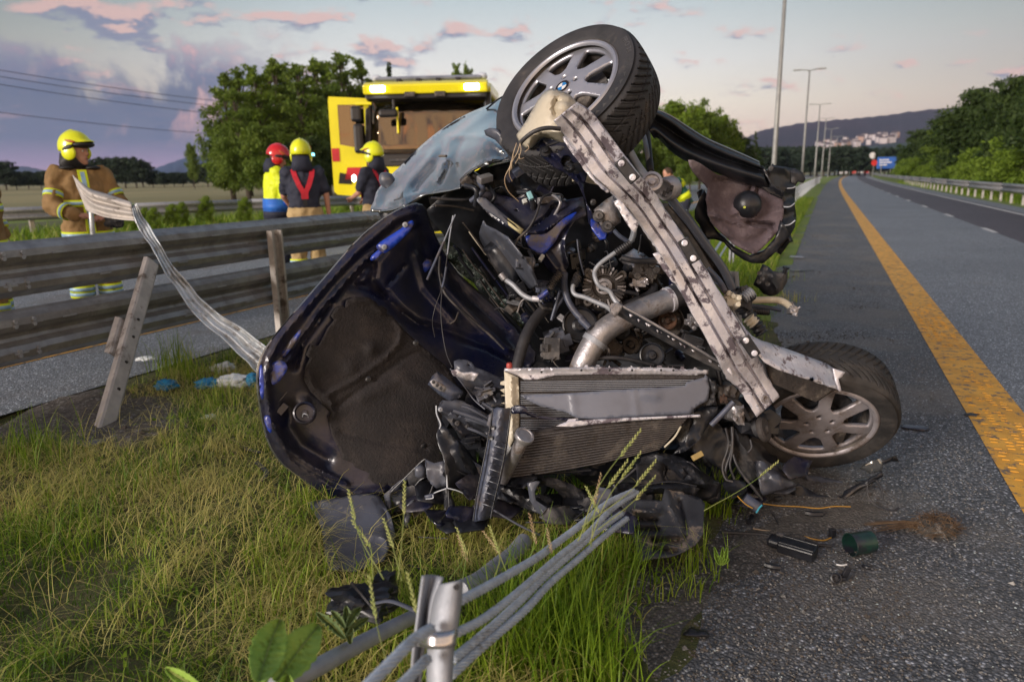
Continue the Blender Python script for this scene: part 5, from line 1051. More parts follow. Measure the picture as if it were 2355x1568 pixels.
# bottles, manifolds, alternator, pulleys
alt = lathe('alternator', Q('F', (1275, 660, 3.02))[0], cv(-.12, .1, 1), [(.088, -.10), (.094, -.03), (.092, .0), (.083, .028), (.05, .034), (.046, .022), (0, .022)], M_['brown'], car, 44)
ac = P(*Q('F', (1275, 660, 3.02))[0]); aM = frame(cv(-.12, .1, 1))
for i in range(34):
    an = 2*PI*i/34; dr = aM @ Vector((math.cos(an), math.sin(an), 0)); tg = aM @ Vector((-math.sin(an), math.cos(an), 0)); zx = aM @ Vector((0, 0, 1))
    V, Fc = box_vf(ac+dr*.073+zx*.031, Matrix((dr, tg, zx)).transposed(), .034, .007, .012); mesh_obj('cooling_rib', V, Fc, M_['alu'] if i % 3 == 0 else M_['brown'], alt, smooth=False)
for a in (.6, 2.4, 3.9, 5.4): lathe('mounting_boss', ac+aM @ Vector((math.cos(a)*.092, math.sin(a)*.092, .0)), cv(-.12, .1, 1), [(.018, -.04), (.018, .03), (.008, .031), (.008, .02), (0, .02)], M_['brown'], alt, 14, wc=True)
lathe('rotor_hub', ac+aM @ Vector((0, 0, .03)), cv(-.12, .1, 1), [(.034, -.01), (.034, .012), (.022, .014), (.018, .006), (.01, .006), (.009, .016), (0, .016)], M_['alu'], alt, 24, wc=True)
def pulley(x, y, d, r, m, ax=cv(0, .12, 1), nm='pulley', groove=True):
    r = rp('F', r, d); return lathe(nm, Q('F', (x, y, d))[0], ax, [(r, -.03), (r*.96, -.026), (r, -.022), (r*.96, -.018), (r, -.014), (r*.96, -.01), (r, -.006), (r, .004), (r*.92, .006), (r*.85, -.004), (r*.45, -.008), (r*.3, .0), (r*.3, .008), (r*.12, .009), (r*.1, .016), (0, .016)], M_[m], car, 36)
pulley(1120, 900, 3.06, 118, 'dark'); pulley(1690, 875, 3.08, 112, 'brown'); pulley(1692, 872, 3.04, 62, 'rust'); pulley(1590, 1100, 2.98, 82, 'dark'); pulley(1395, 940, 3.1, 56, 'grime'); pulley(1455, 1030, 3.1, 60, 'brown')
tb('drive_belt', 'F', 'hose', 10, [(1120, 785, 3.09), (1250, 800, 3.1), (1400, 870, 3.12), (1500, 980, 3.12), (1590, 1020, 3.02), (1680, 1100, 3.0), (1590, 1185, 3.0), (1400, 1120, 3.05), (1240, 1060, 3.1), (1120, 1015, 3.1)], flat=.4)
tb('charge_pipe', 'F', 'alu', 78, [(1110, 1230, 2.96), (1150, 1130, 2.95), (1215, 1010, 2.95), (1290, 930, 2.95), (1400, 860, 2.96), (1560, 790, 2.99), (1740, 720, 3.02), (1820, 690, 3.04)], seg=22, per=8)
for x, y, x2, y2 in ((1165, 990, 1280, 1010), (1680, 690, 1730, 790)):
    pass
def ring(name, p0, p1, r, m, parent=car): return tube(name, [p0, p1], r, m, parent, 24, smooth=False)
a, b = P(*Q('F', (1205, 1025, 2.95))[0]), P(*Q('F', (1225, 995, 2.95))[0]); tube('hose_clamp', [a, b], .0545, M_['pipe'], car, 26, wpts=True, smooth=False)
a, b = P(*Q('F', (1690, 740, 3.01))[0]), P(*Q('F', (1712, 731, 3.015))[0]); tube('hose_clamp', [a, b], .055, M_['beam'], car, 26, wpts=True, smooth=False)
tb('rubber_coupling', 'F', 'hose', 84, [(1715, 728, 3.015), (1780, 705, 3.03), (1850, 680, 3.05)], seg=22)
tb('coolant_hose', 'F', 'hose', 38, [(700, 1200, 2.95), (720, 1110, 2.97), (760, 980, 3.0), (820, 870, 3.05), (890, 800, 3.1), (960, 790, 3.15)], seg=16, per=8)
tb('coolant_hose', 'F', 'hoseb', 22, [(1020, 560, 2.98), (1015, 640, 2.97), (1040, 740, 2.96), (1090, 820, 2.95), (1140, 870, 2.94), (1175, 920, 2.93)], seg=12)
tb('coolant_hose', 'F', 'hoseb', 15, [(1010, 720, 3.0), (960, 790, 3.0), (940, 850, 3.02)], seg=12); tb('hose_end', 'F', 'hoseb', 24, [(1120, 860, 2.935), (1180, 920, 2.925)], seg=14, smooth=False)
tb('coolant_hose', 'F', 'hose', 30, [(1280, 800, 3.02), (1380, 780, 3.02), (1500, 740, 3.03), (1590, 690, 3.06), (1600, 640, 3.08)], seg=14)
tb('coolant_hose', 'F', 'hose', 20, [(1390, 460, 2.98), (1480, 480, 2.97), (1620, 480, 2.98)], seg=12); tb('coolant_hose', 'F', 'hose', 12, [(1240, 670, 2.98), (1400, 680, 2.98), (1500, 700, 3.0)])
acp = tb('refrigerant_pipe', 'F', 'pipe', 15, [(1475, 290, 2.86), (1460, 340, 2.86), (1420, 380, 2.86), (1330, 440, 2.86), (1250, 500, 2.86), (1215, 550, 2.86), (1220, 600, 2.85), (1250, 650, 2.85), (1310, 680, 2.85), (1340, 730, 2.85), (1370, 770, 2.84)], seg=12, per=5)
tb('crimped_sleeve', 'F', 'hose', 22, [(1445, 365, 2.86), (1400, 395, 2.86), (1350, 430, 2.86)], acp, ribs=7, seg=14)
tb('refrigerant_pipe', 'F', 'pipe', 15, [(1085, 620, 2.88), (1070, 660, 2.88), (1085, 700, 2.87), (1150, 720, 2.86), (1220, 750, 2.85), (1290, 780, 2.84), (1340, 820, 2.84)], seg=12, per=5); tb('valve_sleeve', 'F', 'hose', 26, [(1100, 580, 2.89), (1080, 640, 2.88)], ribs=4)
tb('upper_tube', 'F', 'pipe', 20, [(1475, 240, 2.88), (1470, 300, 2.87), (1455, 350, 2.865)], seg=12)
# reservoir, brackets and assorted cast parts
def lump(name, fr, x, y, d, rx, ry, rz_, m, parent=car, seed=1, amp=.25, sub=3):
    m = M_[m] if isinstance(m, str) else m; c = P(*Q(fr, (x, y, d))[0]); s = (rp(fr, rx, d), rp(fr, ry, d), rz_)
    if amp < .5 and parent is car:       # a casting: bosses, flanges and ribs grown into one part
        rr_ = random.Random(seed); ps = []; F0 = Matrix((Vector(r1), Vector(u1), -Vector(f0))).transposed() @ Matrix.Rotation(rr_.uniform(-.5, .5), 3, 'Z') @ Matrix.Rotation(rr_.uniform(-.4, .4), 3, 'X')
        ps.append(box_vf(c, F0, s[0]*1.3, s[1]*1.3, s[2]*1.4))
        for i in range(11):
            o_ = Vector((rr_.uniform(-.8, .8)*s[0], rr_.uniform(-.8, .8)*s[1], rr_.uniform(-.1, .8)*s[2])); k_ = i % 4; q = c+F0 @ o_; mn = min(s[0], s[1])
            if k_ == 0: ps.append(box_vf(q, F0 @ Matrix.Rotation(rr_.uniform(-1, 1), 3, 'Z'), s[0]*rr_.uniform(.3, .9), mn*rr_.uniform(.08, .2), s[2]*.9))
            elif k_ == 1: ps.append(tube_mesh([q-F0 @ Vector((0, 0, s[2]*.5)), q+F0 @ Vector((0, 0, s[2]*.6)), q+F0 @ Vector((0, 0, s[2]*.62))], [mn*.26, mn*.26, mn*.15], 14))
            elif k_ == 2: ps.append(tube_mesh([q, q+F0 @ Vector((rr_.uniform(-1, 1)*s[0], rr_.uniform(-1, 1)*s[1], s[2]*.3))*.7], mn*rr_.uniform(.12, .22), 12))
            else: ps.append(box_vf(q, F0 @ Matrix.Rotation(rr_.uniform(-.7, .7), 3, 'Y'), s[0]*rr_.uniform(.3, .7), s[1]*rr_.uniform(.3, .7), s[2]*.5))
        return bevel(mesh_obj(name, *join_vf(ps), m, parent, smooth=False), .003, 2)
    bm = bmesh.new(); bmesh.ops.create_icosphere(bm, subdivisions=sub, radius=1)
    for v in bm.verts:
        q = v.co.copy(); mx = max(abs(q.x), abs(q.y), abs(q.z)); q = q*(.55+.45/mx)*(1+amp*noise.noise(q*1.9+Vector((seed, seed*2, 0)))+.4*amp*abs(noise.noise(q*6+Vector((seed, 0, 0))))); v.co = c+Vector(r1)*q.x*s[0]+Vector(u1)*q.y*s[1]-Vector(f0)*q.z*s[2]
    me = bpy.data.meshes.new(name); bm.to_mesh(me); bm.free(); return autosmooth(put(name, me, m, parent), 30)
sh('oil_filter_housing', 'F', 'alu', [(1430, 420, 3.1), (1600, 580, 3.05)], [(1370, 470), (1470, 400), (1540, 440), (1640, 520), (1620, 560), (1590, 650), (1500, 650), (1440, 560)], step=7, t=.006, nz=.004, nsc=12, dome=(.06, 9), bumps=[([(1400, 480), (1580, 590)], 9, .03)])
lump('intake_part', 'F', 1530, 560, 3.08, 110, 90, .05, 'brown', seed=3); lump('engine_block', 'F', 1380, 820, 3.3, 420, 260, .12, 'dark', seed=5); lump('oil_pump', 'F', 960, 1010, 3.08, 100, 110, .06, 'shield', seed=6); lump('bracket_casting', 'F', 930, 1060, 3.02, 80, 110, .05, 'grime', seed=9)
lump('thermostat_housing', 'F', 1500, 620, 3.06, 70, 50, .04, 'alu', seed=11); lump('compressor', 'F', 1300, 1050, 3.1, 120, 90, .06, 'brown', seed=14); lump('sensor_block', 'F', 1870, 870, 2.92, 62, 55, .035, 'alu', seed=17, amp=.4); lump('pump_bracket', 'F', 1850, 1010, 3.02, 100, 60, .04, 'grime', seed=21)
lump('starter_motor', 'F', 700, 660, 3.12, 90, 60, .05, 'dark', seed=23); lump('wiring_box', 'F', 870, 650, 2.98, 60, 55, .03, 'hoseb', seed=25); lump('valve_body', 'F', 1090, 480, 3.1, 60, 80, .04, 'dark', seed=27)
tb('hydraulic_pipe', 'F', 'pipe', 17, [(600, 570, 2.97), (640, 610, 2.97), (680, 640, 2.96), (740, 700, 2.95), (800, 730, 2.94), (870, 735, 2.93)]); tb('pipe_collar', 'F', 'alu', 24, [(598, 565, 2.97), (625, 600, 2.97)], smooth=False); tb('fitting', 'F', 'beam', 20, [(805, 728, 2.935), (850, 732, 2.93)], smooth=False)
tb('fitting', 'F', 'blue', 18, [(850, 725, 2.92), (910, 680, 2.91)], smooth=False); tb('corrugated_conduit', 'F', 'hose', 26, [(990, 560, 2.9), (950, 610, 2.9), (915, 665, 2.9)], ribs=9); tb('corrugated_conduit', 'F', 'hose', 16, [(1095, 560, 2.93), (1110, 620, 2.92)], ribs=5)
for k, pts in enumerate([[(1100, 340, 3.0), (1110, 430, 3.0), (1130, 520, 3.0), (1145, 575, 3.0)], [(1030, 380, 3.05), (1100, 350, 3.04), (1120, 400, 3.05)], [(1330, 560, 2.95), (1300, 430, 2.98), (1280, 420, 3.0)], [(1340, 280, 2.9), (1380, 320, 2.9), (1440, 360, 2.9)], [(1520, 310, 2.95), (1510, 380, 2.97), (1500, 430, 2.98)], [(560, 800, 3.2), (600, 790, 3.15), (680, 840, 3.15)], [(930, 870, 3.0), (980, 700, 2.98), (990, 680, 2.97)], [(900, 1060, 3.0), (950, 1150, 2.98), (980, 1180, 2.97)],
                           [(1110, 1160, 2.95), (1250, 1120, 2.95), (1400, 1120, 2.95), (1600, 1165, 2.97)], [(1250, 780, 2.97), (1330, 800, 2.97), (1500, 860, 2.98)], [(1180, 490, 3.0), (1240, 520, 2.98), (1300, 520, 2.98)], [(1620, 1080, 3.0), (1680, 1160, 3.0), (1800, 1170, 3.0)], [(1960, 600, 2.9), (2030, 640, 2.85), (2065, 690, 2.82)]]):
    tb('wire' if k % 2 else 'thin_hose', 'F', 'hose' if k % 3 else 'hoseb', (6, 10, 4, 14, 5)[k % 5], pts)
# crowd of small fittings, each its own part, tucked into the bay
er = random.Random(77)
for k in range(110):
    x = er.uniform(640, 1820); y = er.uniform(280, 1150)
    if y > 1150-(1820-x)*.0 or (x < 900 and y > 900) or (x > 1500 and y < 420) or y < (900-x)*1.1: continue
    d = er.uniform(3.05, 3.2); m = er.choice(['dark', 'grime', 'alu', 'brown', 'navy', 'hose'])
    if k % 3 == 0: lathe('fitting', Q('F', (x, y, d))[0], cv(er.uniform(-.8, .8), er.uniform(-.8, .8), .7), [(.012, -.03), (.02, -.02), (.02, .0), (.014, .004), (.014, .02), (.008, .022), (0, .022)], M_[m], car, 12)
    elif k % 3 == 1: box('engine_bracket', P(*Q('F', (x, y, d))[0]), (er.uniform(.03, .09), er.uniform(.02, .05), er.uniform(.015, .04)), M_[m], car, frame(cv(er.uniform(-1, 1), er.uniform(-1, 1), 1.2), cv(er.uniform(-1, 1), 1, 0)), .004)
    else:
        a = er.uniform(0, 6.28); tb('thin_hose', 'F', m, er.uniform(5, 14), [(x, y, d), (x+90*math.cos(a), y+90*math.sin(a), d-.04), (x+160*math.cos(a+.6), y+160*math.sin(a+.6), d)])

for k in range(70):                      # upper bay between the wing and the tower, and the long rails along the screen edge
    if k < 40:
        x = er.uniform(120, 640); y = er.uniform(840, 1060)
        if y < 900-(x-120)*.25+30: continue
        m = er.choice(['dark', 'grime', 'brown', 'navy', 'hose', 'alu', 'hoseb']); d = er.uniform(3.02, 3.18); a = er.uniform(-.6, 1.2)
        if k % 2: box('engine_bracket', P(*Q('E', (x, y, d))[0]), (er.uniform(.04, .12), er.uniform(.02, .05), er.uniform(.015, .05)), M_[m], car, frame(cv(er.uniform(-1, 1), er.uniform(-1, 1), 1.2), cv(er.uniform(-1, 1), 1, 0)), .004)
        else: tb('thin_hose', 'E', m, er.uniform(5, 16), [(x, y, d), (x+70*math.cos(a), y+70*math.sin(a), d-.04), (x+130*math.cos(a+.7), y+130*math.sin(a+.7), d)])
    else:
        t = er.random(); o_ = er.uniform(-90, 110); x = 300+t*420+o_; y = 300+t*520-o_*.5; L = er.uniform(80, 260); d = 3.22+t*.2
        tb('screen_rail', 'F', er.choice(['dark', 'grime', 'brown', 'navy']), er.uniform(4, 13), [(x, y, d), (x+L*.30, y+L*.42+er.uniform(-8, 8), d+.02), (x+L*.6, y+L*.8, d+.05)], flat=er.uniform(.3, 1))
sh('cross_panel', 'E', 'grime', [(150, 900, 3.2), (560, 1000, 3.16)], [(110, 930), (220, 870), (380, 850), (520, 900), (620, 980), (560, 1060), (400, 1020), (240, 1000)], step=8, t=.004, nz=.004, bumps=[([(150, 930), (330, 940), (560, 1020)], 8, .03), ([(260, 880), (300, 1000)], 6, -.03), ([(430, 880), (460, 1020)], 6, .03)])

# --- bumper beam ---
def along(p, q, t): return tuple(p[i]+(q[i]-p[i])*t for i in range(len(p)))
# profile across the beam (fraction across, height towards viewer in m) swept along measured edges in frame E
EL = [(632, 596), (700, 690), (780, 800), (850, 905), (960, 1010), (1065, 1115), (1170, 1260), (1230, 1350), (1330, 1530)]; ER = [(765, 490), (860, 560), (960, 690), (1040, 800), (1130, 915), (1210, 1010), (1300, 1150), (1400, 1290), (1530, 1490)]
eL = Q('E', *EL)+Q('C', (130, 190), (180, 290), (240, 350), (310, 458)); eR = Q('E', *ER)+Q('C', (250, 95), (315, 205), (355, 290), (405, 375))
nb_ = len(eL); prof = [(0, .0), (.015, .020), (.05, .024), (.27, .026), (.31, .006), (.35, .006), (.39, .03), (.60, .032), (.64, .008), (.69, .008), (.73, .026), (.95, .022), (.985, .018), (1.0, -.03)]
rowsb = []
for i in range(nb_):
    d = 2.42+.42*(i/(nb_-1))**1.1+.02*math.sin(i*1.3)
    rowsb.append([(eL[i][0]+(eR[i][0]-eL[i][0])*f, eL[i][1]+(eR[i][1]-eL[i][1])*f, d-hh+.03*f) for f, hh in prof])
# crisp profile: interpolate only along the length
c_ = [crom([r[j] for r in rowsb], 12) for j in range(len(prof))]; V = []; nr = len(c_[0]); k = len(prof); rb = random.Random(3)
for i in range(nr):
    for j in range(k):
        q = np.array(c_[j][i], float)
        if j in (0, 1) : q[0] += 3.5*noise.noise(Vector((i*.35, 0, 2))); q[1] += 3*noise.noise(Vector((i*.35, 3, 2)))
        if j in (k-1, k-2): q[0] += 2.5*noise.noise(Vector((i*.3, 9, 2)))
        q[2] += .007*noise.noise(Vector((i*.16, j*.5, 5))); V.append(P(*q))
bmb = solid(mesh_obj('bumper_beam', V, [(i*k+j, i*k+j+1, (i+1)*k+j+1, (i+1)*k+j) for i in range(nr-1) for j in range(k-1)], M_['beam'], car, smooth=True), .0035, 0); autosmooth(bmb, 28)
# torn side tabs on the beam edge
for fr, pts, d in [('E', [(682, 690), (705, 680), (800, 820), (870, 930), (958, 1005), (935, 1010), (840, 920), (690, 712)], 2.47), ('E', [(975, 1060), (1010, 1045), (1120, 1190), (1100, 1240), (1060, 1200)], 2.53), ('E', [(1200, 1360), (1230, 1350), (1300, 1450), (1345, 1540), (1310, 1520)], 2.6), ('C', [(85, 98), (130, 95), (175, 200), (215, 290), (190, 270)], 2.74), ('C', [(255, 370), (285, 360), (330, 440), (310, 460), (285, 420)], 2.8)]:
    sh('torn_tab', fr, 'beam', d, pts, bmb, step=8, t=.003, nz=.006, nsc=20)
for (x, y, x2, y2, fr, d) in [(1010, 830, 1095, 935, 'E', 2.46), (1375, 1285, 1440, 1400, 'E', 2.58), (258, 130, 305, 200, 'C', 2.70)]:
    a, b = Q(fr, (x, y, d), (x2, y2, d)); pa, pb = P(*a), P(*b); mid = (pa+pb)/2; L = (pb-pa).length; ax = (pb-pa).normalized(); z_ = (Vector(CAM)-mid).normalized(); z_ = (z_-ax*z_.dot(ax)).normalized(); M3 = Matrix((ax, z_.cross(ax), z_)).transposed()
    off = M3 @ Vector((0, -.0, 0)); pl = box('rubber_pad', mid+off, (L*1.15, .042, .008), M_['dark'], bmb, M3, .004)
    for t in (.12, .88): lathe('rivet', pa.lerp(pb, t)+z_*.006, z_, [(.012, 0), (.011, .004), (.005, .005), (.004, .003), (0, .003)], M_['beam'], pl, 14, wc=True)
lathe('beam_bolt_hole', Q('C', (345, 387, 2.745))[0], cv(.1, .2, 1), [(.016, 0), (.016, .005), (.010, .006), (.009, -.004), (0, -.004)], M_['alu'], bmb, 16)
# plate on the right end that folds back to the lower wheel
sh('beam_end_plate', 'C', 'beam', [(200, 0, 2.80), (330, 150, 2.78), (640, 340, 2.88)], [(205, 0), (240, 60), (290, 120), (330, 140), (360, 148), (480, 190), (600, 235), (630, 255), (645, 285), (660, 345), (640, 340), (520, 300), (400, 260), (345, 230), (300, 180), (250, 80), (215, 20)], step=9, t=.004, nz=.012, nsc=10, bumps=[([(330, 160), (480, 215), (610, 260)], 6, .012)])
sh('beam_end_plate', 'C', 'beam', [(520, 300, 2.87), (660, 260, 2.84)], [(628, 255), (650, 262), (680, 272), (668, 290), (652, 300), (665, 350), (655, 352), (638, 310)], step=6, t=.004, nz=.01)
for i in range(8):
    f = i/7; a = Q('C', (352-6*f+ i*4, 250+f*60, 2.86), (620-f*60, 345+f*45, 2.93)); tube('crush_box_fin', [a[0], a[1]], .0045, M_['brown'], car, 6, smooth=False, flat=2.0)
sh('crush_box', 'C', 'brown', [(350, 240, 2.9), (600, 390, 3.0)], [(345, 235), (400, 262), (560, 315), (645, 345), (600, 370), (570, 392), (500, 370), (420, 330), (370, 320)], step=10, t=.01, nz=.01)
# mounting bracket under the upper end of the beam
ub = sh('beam_bracket', 'E', 'navy', [(530, 740, 2.62), (700, 800, 2.58), (860, 1000, 2.62), (900, 1250, 2.68)], [(520, 750), (545, 715), (590, 692), (640, 700), (700, 710), (760, 770), (800, 830), (830, 880), (800, 1000), (820, 1080), (860, 1130), (900, 1160), (980, 1200), (970, 1235), (920, 1285), (870, 1250), (830, 1180), (815, 1060), (770, 960), (700, 900), (640, 870), (560, 800)], step=5, t=.004, nz=.005, nsc=9, holes=[circ(705, 835, 32, 40, 12)], bumps=[([(560, 740), (660, 830), (760, 920), (830, 1040), (850, 1150)], 6, .02)])
bolt('E', 582, 770, 2.60, 16, 'beam', ub); lathe('bolt', Q('E', (582, 772, 2.59))[0], cv(0, .2, 1), [(.020, -.004), (.021, .003), (.011, .004), (.011, .016), (0, .017)], M_['dark'], ub, 16); bolt('E', 858, 1065, 2.62, 12, 'dark', ub); bolt('E', 735, 748, 2.5, 9, 'dark', ub); bolt('E', 792, 818, 2.5, 9, 'dark', ub); bolt('E', 850, 890, 2.5, 9, 'dark', ub)
sh('bolted_plate', 'E', 'beam', 2.585, [(722, 730), (750, 735), (765, 750), (750, 765), (725, 755)], step=8, t=.003); sh('bolted_plate', 'E', 'beam', 2.57, [(775, 805), (800, 808), (812, 825), (795, 835), (778, 825)], step=8, t=.003)
for k in range(7): tb('plastic_rib', 'E', 'dark', 5, [(745+k*19, 770+k*24, 2.50), (765+k*19, 762+k*24, 2.49)], smooth=False)
tb('plastic_strip', 'E', 'dark', 8, [(735, 765, 2.52), (800, 850, 2.52), (875, 925, 2.53)], flat=.5)
lump('torn_clip', 'E', 745, 865, 2.52, 45, 26, .02, 'dark', seed=31, amp=.7)
cp = sh('crash_can_plate', 'E', 'alu', [(870, 1120, 2.64), (1000, 1200, 2.62)], [(858, 1110), (930, 1050), (980, 1020), (1015, 1090), (1018, 1180), (985, 1200), (940, 1245), (900, 1200)], step=7, t=.004, nz=.004, nsc=12, dome=(.03, 7))
for x, y in ((890, 1145), (940, 1205)): lathe('bolt', Q('E', (x, y, 2.61))[0], cv(0, .1, 1), [(.022, -.004), (.022, .002), (.014, .003), (.014, .012), (.006, .013), (.005, .008), (0, .008)], M_['grime'], cp, 18)
sh('blue_light_patch', 'E', 'blue', [(860, 1180, 2.66), (940, 1260, 2.66)], [(845, 1150), (880, 1180), (940, 1235), (930, 1275), (895, 1280), (850, 1220)], step=8, t=.004, nz=.01)  # patch of blue light, painted by the material's colour
# --- washer fluid tank, hose and cut wires in front of the upper wheel ---
sh('washer_tank', 'G', 'tank', [(760, 740, 2.50), (420, 1200, 2.60), (560, 1280, 2.52), (900, 900, 2.46), (1280, 1020, 2.58), (880, 1240, 2.5)], [(395, 1215), (410, 1180), (480, 1080), (560, 940), (640, 810), (700, 755), (760, 738), (840, 755), (930, 790), (990, 850), (1030, 900), (1100, 960), (1210, 1000), (1280, 995), (1320, 1060), (1320, 1110), (1290, 1160), (1200, 1190), (1080, 1180), (1020, 1260), (960, 1330), (860, 1310), (720, 1240), (640, 1250), (560, 1330), (500, 1350), (430, 1290)], step=6, t=.004, nz=.002, nsc=8, smooth_out=3, dome=(.09, 11),
   bumps=[([(800, 850), (780, 930), (800, 1000)], 6, -.028), ([(930, 820), (970, 860), (1000, 900)], 8, .02), ([(440, 1190), (560, 1010), (680, 820), (760, 770)], 7, .02), ([(430, 1240), (700, 1180), (900, 1180)], 7, .014), ([(820, 860), (900, 850), (950, 880)], 5, -.022), ([(1180, 1060), (1260, 1060)], 7, -.02)])
tb('tank_hose', 'G', 'hose', 22, [(430, 1290, 2.46), (480, 1240, 2.44), (560, 1180, 2.42), (650, 1145, 2.41), (740, 1135, 2.41), (840, 1145, 2.42)], seg=14)
mcw = mat('dry straw wire', (.45, .36, .24), (.35, .25, .17), 30, .6)
for pts in [[(345, 1560, 2.42), (350, 1480, 2.41), (400, 1390, 2.4), (430, 1300, 2.4)], [(330, 1570, 2.42), (340, 1500, 2.4), (360, 1400, 2.4), (395, 1290, 2.41)], [(430, 1290, 2.4), (440, 1360, 2.4), (420, 1430, 2.41), (380, 1500, 2.42)], [(480, 1380, 2.4), (520, 1340, 2.4), (500, 1300, 2.41)], [(470, 1440, 2.41), (430, 1450, 2.4), (420, 1400, 2.4)], [(340, 1470, 2.41), (320, 1600, 2.42), (350, 1680, 2.44)]]:
    tb('frayed_wire', 'G', mcw, 4.5, pts, seg=6)
tb('hanging_line', 'E', mcw, 3, [(400, 800, 2.5), (380, 860, 2.5), (350, 930, 2.52), (370, 1000, 2.56), (430, 1060, 2.6)], seg=6)
sh('tank_lower_part', 'E', 'tank', 2.66, [(665, 800), (700, 790), (740, 830), (760, 860), (800, 900), (870, 920), (930, 960), (880, 965), (780, 930), (700, 880)], step=9, t=.03, nz=.02, nsc=10)

# --- wheels ---
def make_wheel(c, axis, upv_, tyre_m, rim_m, Rt=.325, wd=.225, Rr=.222, rot=0, dirt=False, cap=True, text='', Nb=54):
    """c = world centre of the outer tyre face plane, axis points out of the visible face"""
    w = empty('wheel', parent=car); M3 = frame(axis, upv_); c = Vector(c)
    def Wd(x, y, z): return c+M3 @ Vector((x, y, z))
    # tyre: cross profile (r, z) from inner bead round the tread to outer bead; tread grooves displaced
    nth = Nb*18; pr = [(Rr-.004, -wd+.02), (Rr+.02, -wd), (Rr+.055, -wd-.006), (Rt-.028, -wd+.004), (Rt-.012, -wd+.014)]
    tr = [(Rt-.006*abs(q)**3, -wd/2+.004+(wd/2-.022)*q) for q in np.linspace(-1, 1, 41)]
    po = [(Rt-.010, -.014), (Rt-.020, -.007), (Rt-.034, -.001), (Rr+.075, .004), (Rr+.060, .006), (Rr+.045, .004), (Rr+.025, -.001), (Rr+.012, -.004), (Rr+.006, -.010), (Rr-.004, -.016)]
    prf = pr+tr+po; k = len(prf); V = []
    co = [(math.cos(2*PI*i/nth), math.sin(2*PI*i/nth)) for i in range(nth)]
    for i in range(nth):
        for j, (r, z) in enumerate(prf):
            if 5 <= j < 46:
                q = (j-25)/20; ph = (i/nth*Nb+abs(q)**.8*2.6) % 1; ph2 = (i/nth*Nb*2+abs(q)**.8*5.2+.5) % 1
                gr_ = 1 if ph < .17 and abs(q) > .05 else 0
                if abs(abs(q)-.42) < .03 and abs(q) < .9: gr_ = 1
                if gr_: r -= .0075
                elif ph2 < .12 and abs(q) > .12: r -= .003
            V.append(Wd(co[i][0]*r, co[i][1]*r, z))
    Fc = [(i*k+j, ((i+1) % nth)*k+j, ((i+1) % nth)*k+j+1, i*k+j+1) for i in range(nth) for j in range(k-1)]
    ty = autosmooth(mesh_obj('tyre', V, Fc, tyre_m, w), 40)
    # sidewall triangles and lettering, raised
    ps = []
    for i in range(9):
        a = rot*0+2.6+i*.135; 
        for q in (0,):
            r0_, r1_ = Rr+.062, Rt-.028; V3 = [Wd(math.cos(a)*r1_, math.sin(a)*r1_, .004), Wd(math.cos(a+.11)*r1_, math.sin(a+.11)*r1_, .004), Wd(math.cos(a+.055)*r0_, math.sin(a+.055)*r0_, .0075)]; ps.append((V3, [(0, 1, 2)]))
    SH.append((w, Wd, Rr, Rt, text, M3, c))
    # rim face
    RF = Rr+.004; hol = []; nsp = 7
    for s_ in range(nsp):
        a0 = rot+2*PI*s_/nsp; hw_o, hw_i = .31, .23; ro, ri = RF*.885, RF*.48; pts = []
        for t in np.linspace(-1, 1, 7): pts.append((ro*math.cos(a0+hw_o*t), ro*math.sin(a0+hw_o*t)))
        for t in (.6, .2): pts.append(((ri+(ro-ri)*t)*math.cos(a0+(hw_i+(hw_o-hw_i)*t)*1.05), (ri+(ro-ri)*t)*math.sin(a0+(hw_i+(hw_o-hw_i)*t)*1.05)))
        for t in np.linspace(1, -1, 7): rr_ = ri-(.018*RF/.22)*(1-t*t); pts.append((rr_*math.cos(a0+hw_i*t), rr_*math.sin(a0+hw_i*t)))
        for t in (.2, .6): pts.append(((ri+(ro-ri)*t)*math.cos(a0-(hw_i+(hw_o-hw_i)*t)*1.05), (ri+(ro-ri)*t)*math.sin(a0-(hw_i+(hw_o-hw_i)*t)*1.05)))
        hol.append(pts)
    for s_ in range(5): a0 = rot+.3+2*PI*s_/5; hol.append([(.056*math.cos(a0)+.0125*math.cos(t), .056*math.sin(a0)+.0125*math.sin(t)) for t in np.linspace(0, 2*PI, 11)[:-1]])
    v, f = cdt([(RF*math.cos(t), RF*math.sin(t)) for t in np.linspace(0, 2*PI, 73)[:-1]], hol, .011, .1)
    def zf(x, y):
        r = math.hypot(x, y)/RF; z = -.020+.018*math.cos(r*2.2)
        if r > .9: z = min(z, -.016)
        if r < .17: z -= .0
        return z
    VV = [Wd(q.x, q.y, zf(q.x, q.y)) for q in v]; ff = []
    for t in f:
        n_ = (VV[t[1]]-VV[t[0]]).cross(VV[t[2]]-VV[t[0]]); ff.append(t if n_.dot(M3 @ Vector((0, 0, 1))) > 0 else t[::-1])
    rm = mesh_obj('rim', VV, ff, rim_m, w); solid(rm, .022, -1)
    lathe('rim_barrel', Wd(0, 0, 0), axis, [(RF, -.012), (RF+.006, -.004), (RF+.008, -.016), (RF-.012, -.03), (RF-.022, -.06), (RF-.03, -.12), (RF-.012, -.18), (RF, -.2)], M_['brown'], w, 56, wc=True, close=False)
    lathe('rim_lip', Wd(0, 0, 0), axis, [(RF*.915, -.010), (RF*.93, -.003), (RF*.955, .001), (RF*.99, .0), (RF*1.02, -.008), (RF*1.02, -.02)], rim_m, w, 72, wc=True, close=False)
    lathe('brake_disc', Wd(0, 0, -.075), axis, [(.155, -.012), (.155, 0), (.09, .001), (.085, .02), (.03, .022), (.03, .0), (0, .0)], M_['grime'], w, 40, wc=True)
    V, Fc = box_vf(Wd(.1, -.09, -.06), M3, .07, .13, .06); bevel(mesh_obj('brake_caliper', V, Fc, M_['brown'], w, smooth=False), .01)
